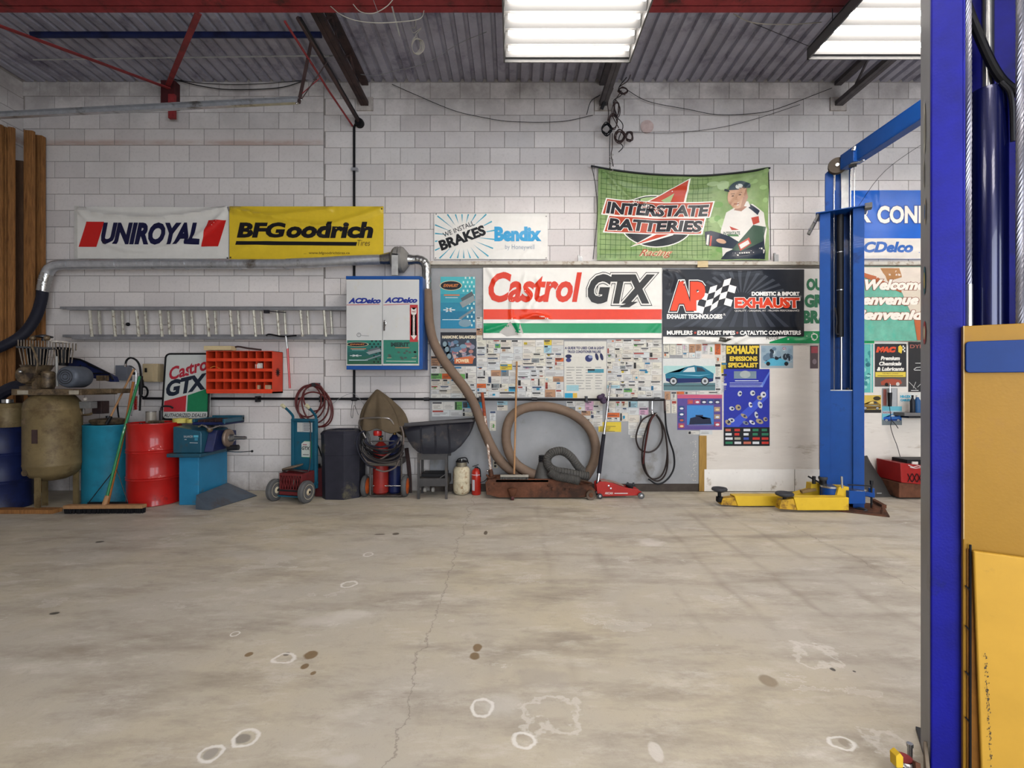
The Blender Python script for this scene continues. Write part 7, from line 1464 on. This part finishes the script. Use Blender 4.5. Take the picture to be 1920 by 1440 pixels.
# lower guard plate, its left edge bent and scuffed
d_ = .9; mb = MB(); mb.prism([(-W2+.105, -.045, .868), (W2-.05, -.045, .868), (W2-.05, -.045, .03), (-W2+.128, -.045, .03)], (0, .018, 0)); lo('guard_plate', mb, M('guard_yellow', '#d2a23c', .5, 0, .08, 4, dirt='#8a6a30', damt=.1), .006)
mb = MB(); mb.prism([(-W2+.093, -.028, .868), (-W2+.105, -.028, .868), (-W2+.128, -.028, .03), (-W2+.093, -.028, .03)], (0, .006, 0)); lo('slot_strip', mb, M('slot_brown', '#8a5a1c', .6, 0, .3, 6), 0)
lo('chain_guide', MB().cyl((-W2+.1005, -.032, .03), (-W2+.1005, -.032, .885), .0035, n=8), black)
for z_ in (.28, .44, .60, .74): lo('chain_link', MB().beam((-W2+.088, -.03, z_), (-W2+.1, -.032, z_-.014), .004, .004), black)
mb = MB()
for k in range(160):
    z_ = R.uniform(.03, .52); x_ = -W2+.105+.03*(.868-z_)/.84+.018+R.gauss(0, .0025); h_ = R.uniform(.002, .010); mb.add([(x_-.001, -.0456, z_), (x_+R.uniform(.0005, .003), -.0456, z_+h_*.3), (x_+R.uniform(-.001, .002), -.0456, z_+h_)], [(0, 1, 2)])
o = lo('scuff_marks', mb, M('scuff_dark', '#5a5040', .8)); o['kind'] = 'stuff'
lo('base_plate', MB().box(-W2, W2+.2, .0, .3, 0, .016), dkmetal, .002)
lo('gusset', MB().prism([(-W2-.016, .03, .0), (-W2-.016, .03, .12), (-W2-.016, -.05, .0)], (.012, .0, 0)), M('gusset_brown', '#6c6052', .6, .2, .2, 10, k=1), .002)
# stickers on the grey side
def side(x, y, l_): return Vector((-W2-.0004-l_, x, y))
P_ = Print(d=1)
for cx, cz, ry, rz, c1, c2 in ((.10, 2.42, .02, .10, '#b8b4a8', '#8c8a84'), (.09, 2.10, .02, .05, '#a8a090', '#2a5a90'), (.1, 1.84, .022, .055, '#2c6a78', '#c8b060'), (.1, 1.64, .03, .045, '#a8383c', '#c8c0a0'), (.11, 2.25, .01, .06, '#b0aca0', '#98948c')):
    P_.ell(cx, cz, ry, rz, c1, 1, 16).ell(cx, cz, ry*.6, rz*.6, c2, 2, 12)
o = P_.build('sticker', t, mp_, local=side)
# parts on the floor at the foot of the near column
tag(obj('jack_pin', MB().cyl((X(1706, 1.83), 1.83, 0), (X(1706, 1.83), 1.83, Z(1394, 1.83)), .0085, n=12).cyl((X(1706, 1.83), 1.83, Z(1400, 1.83)), (X(1706, 1.83), 1.83, Z(1394, 1.83)+.001), .011, n=12), steel, bevel=.001), 'short upright steel pin at the foot of the near blue column', 'pin')
t = T('arm_end', 'end of a yellow and rust lift arm at the bottom edge of the photo', 'arm', (X(1700, 1.72), 1.72, 0))
obj('yoke', MB().prism([p(1681, 1440, 1.72), p(1680, 1418, 1.72), p(1688, 1412, 1.72), p(1694, 1420, 1.72), p(1694, 1440, 1.72)], (0, .03, 0)), yellowp, t, bevel=.002)
obj('yoke_block', MB().lathe((X(1706, 1.74), 1.75, 0), [(.03, .0), (.034, .02), (.03, .06), (.02, .065)], 18), steel, t); obj('washer', MB().lathe((X(1698, 1.76), 1.77, 0), [(.02, .055), (.028, .06), (.028, .068), (.012, .07)], 18), redsteel, t)
obj('rubber_scrap', MB().tube([(X(1665, 1.75), 1.74, .02), (X(1672, 1.75), 1.72, .045), (X(1680, 1.75), 1.73, .02), (X(1690, 1.75), 1.70, .03)], .012, 8), blackr, t)
obj('strut', MB().beam(p(1708, 1432, 1.8), p(1722, 1440, 1.7), .014, .03), rust, t)
# ================================================================ RIGHT BAY ITEMS
t = T('rubber_mat', 'curved black rubber mat leaning on the wall right of the far lift', 'mat', (X(1645, 6.2), 6.2, 0))
mb = MB(); nu, nv = 10, 12
prof = lambda v: (X(1612+v*4, 6.2), X(1650+22*v**1.1, 6.2))
for k in (0, .012):
    for j in range(nv+1):
        v_ = j/nv; a, b = prof(v_); yy = 6.42-.28*v_**1.3
        for i in range(nu+1): u_ = i/nu; mb.v.append((a+(b-a)*u_, yy-.05*math.sin(math.pi*u_)*(1-v_*.5)+k, max(.004, Z(856+1*u_, 6.3)*(1-v_))))
n_ = (nu+1)*(nv+1)
for j in range(nv):
    for i in range(nu): q = (j*(nu+1)+i, j*(nu+1)+i+1, (j+1)*(nu+1)+i+1, (j+1)*(nu+1)+i); mb.f += [q, tuple(n_+a for a in reversed(q))]; mb.c += [None, None]
for j in range(nv):
    for i in (0, nu): a = j*(nu+1)+i; b = a+nu+1; mb.f.append((a, b, n_+b, n_+a)); mb.c.append(None)
for i in range(nu):
    for j in (0, nv): a = j*(nu+1)+i; mb.f.append((a, a+1, n_+a+1, n_+a)); mb.c.append(None)
obj('sheet', mb, M('mat_grey', '#3c3a38', .6, 0, .15, 5), t, smooth=60)
obj('maker_plate', MB().box(X(1647, 6.1), X(1656, 6.1), 6.125, 6.13, .045, .055), aluminium, t)
t = T('tool_chest', 'red tool chest with mesh side on a rusty sled by the near column', 'tool chest', (X(1725, 6.0), 6.0, 0))
rm = M('chest_red', '#9c1c1c', .35, 0, .1, 6, coat=.3)
obj('body', MB().prism([p(1690, 905, 5.98), p(1760, 912, 5.98), p(1760, 876, 5.98), p(1688, 868, 5.98)], (0, .4, 0)), rm, t, bevel=.01); obj('lid', MB().box(X(1701, 6.05), X(1760, 6.05), 6.05, 6.3, Z(874, 6.05), Z(862, 6.05)), black, t, bevel=.008); obj('lid_clasp', MB().box(X(1711, 6.03), X(1722, 6.03), 6.035, 6.05, Z(871, 6.03), Z(866, 6.03)), whiteboard_m, t)
for k in range(6): obj('mesh_bar', MB().beam(p(1702+k*9, 888, 5.97), p(1710+k*9, 904, 5.97), .006, .006), black, t); obj('mesh_bar', MB().beam(p(1710+k*9, 888, 5.97), p(1702+k*9, 904, 5.97), .006, .006), black, t)
P_ = Print(d=5.965); P_.pl([(1703, 872), (1712, 876), (1722, 873), (1732, 877)], 1.4, '#d8c8c4').pl([(1706, 876), (1716, 878), (1730, 876)], 1.2, '#d8c8c4'); P_.build('lettering', t, mp_)
obj('sled', MB().box(X(1686, 6.0), X(1760, 6.0), 6.0, 6.38, .02, Z(905, 6.0)-.002), rust, t, bevel=.01); obj('wheel', MB().lathe(p(1685, 880, 6.2), [(.03, -.03), (.09, -.03), (.10, 0), (.09, .03), (.03, .03)], 20, 'X'), black, t)
t = T('wall_shelf', 'small grey wall shelf half hidden by the near column', 'shelf', (X(1720, 6.3), 6.3, Z(783, 6.3))); obj('board', MB().box(X(1696, 6.25), X(1780, 6.25), 6.25, PD, Z(780, 6.25), Z(774, 6.25)), M('shelf_grey', '#6e6c6c', .5, 0, .1, 8), t, bevel=.003); obj('bracket', MB().box(X(1704, 6.3), X(1740, 6.3), 6.3, PD, Z(784, 6.3), Z(780, 6.3)), dkmetal, t)
for px, m_, lb, w_ in ((1711, M('bottle_black', '#22242c', .4), 'black bottle on the small grey wall shelf', 4), (1720, M('bottle_blue', '#2a5484', .4), 'blue and white bottle on the small grey wall shelf', 5.5)):
    c_ = (X(px, 6.3), 6.3, Z(774.5, 6.3)); r_ = w_/F*6.3; h_ = .21
    t = T('bottle', lb, 'bottle', c_); obj('body', MB().lathe(c_, [(r_*.9, 0), (r_, .01), (r_, h_-.05), (r_*.5, h_-.02), (r_*.4, h_)], 18), m_, t); obj('cap', MB().lathe(c_, [(r_*.45, h_), (r_*.45, h_+.025), (.001, h_+.025)], 12), whiteboard_m if px > 1715 else black, t)
t = T('trouble_lamp', 'black handled hanging lamp in front of the small grey photo poster', 'lamp', p(1668, 770, 6.38))
obj('hook', MB().tube([p(1667, 718, 6.38), p(1669, 722, 6.36), p(1668, 730, 6.36)], .006, 6), steel, t); obj('guard', MB().cyl(p(1668, 728, 6.37), p(1668, 737, 6.37), .022, n=12), steel, t); obj('handle', MB().cyl(p(1668.5, 736, 6.37), p(1668.5, 762, 6.37), .026, .02, 12), black, t)
obj('cord', MB().tube([p(1668, 762, 6.36), p(1671, 790, 6.38), p(1670, 800, 6.38), p(1675, 818, 6.38), p(1682, 836, 6.38), p(1689, 862, 6.35), p(1690, 872, 6.3)], .004, 5), black, t)
tag(obj('wire', MB().tube([p(1672, 788, 6.38), p(1680, 797, 6.38), p(1684, 803, 6.38)], .005, 5), black), 'short black wire end below the poster of the blue car', 'wire')
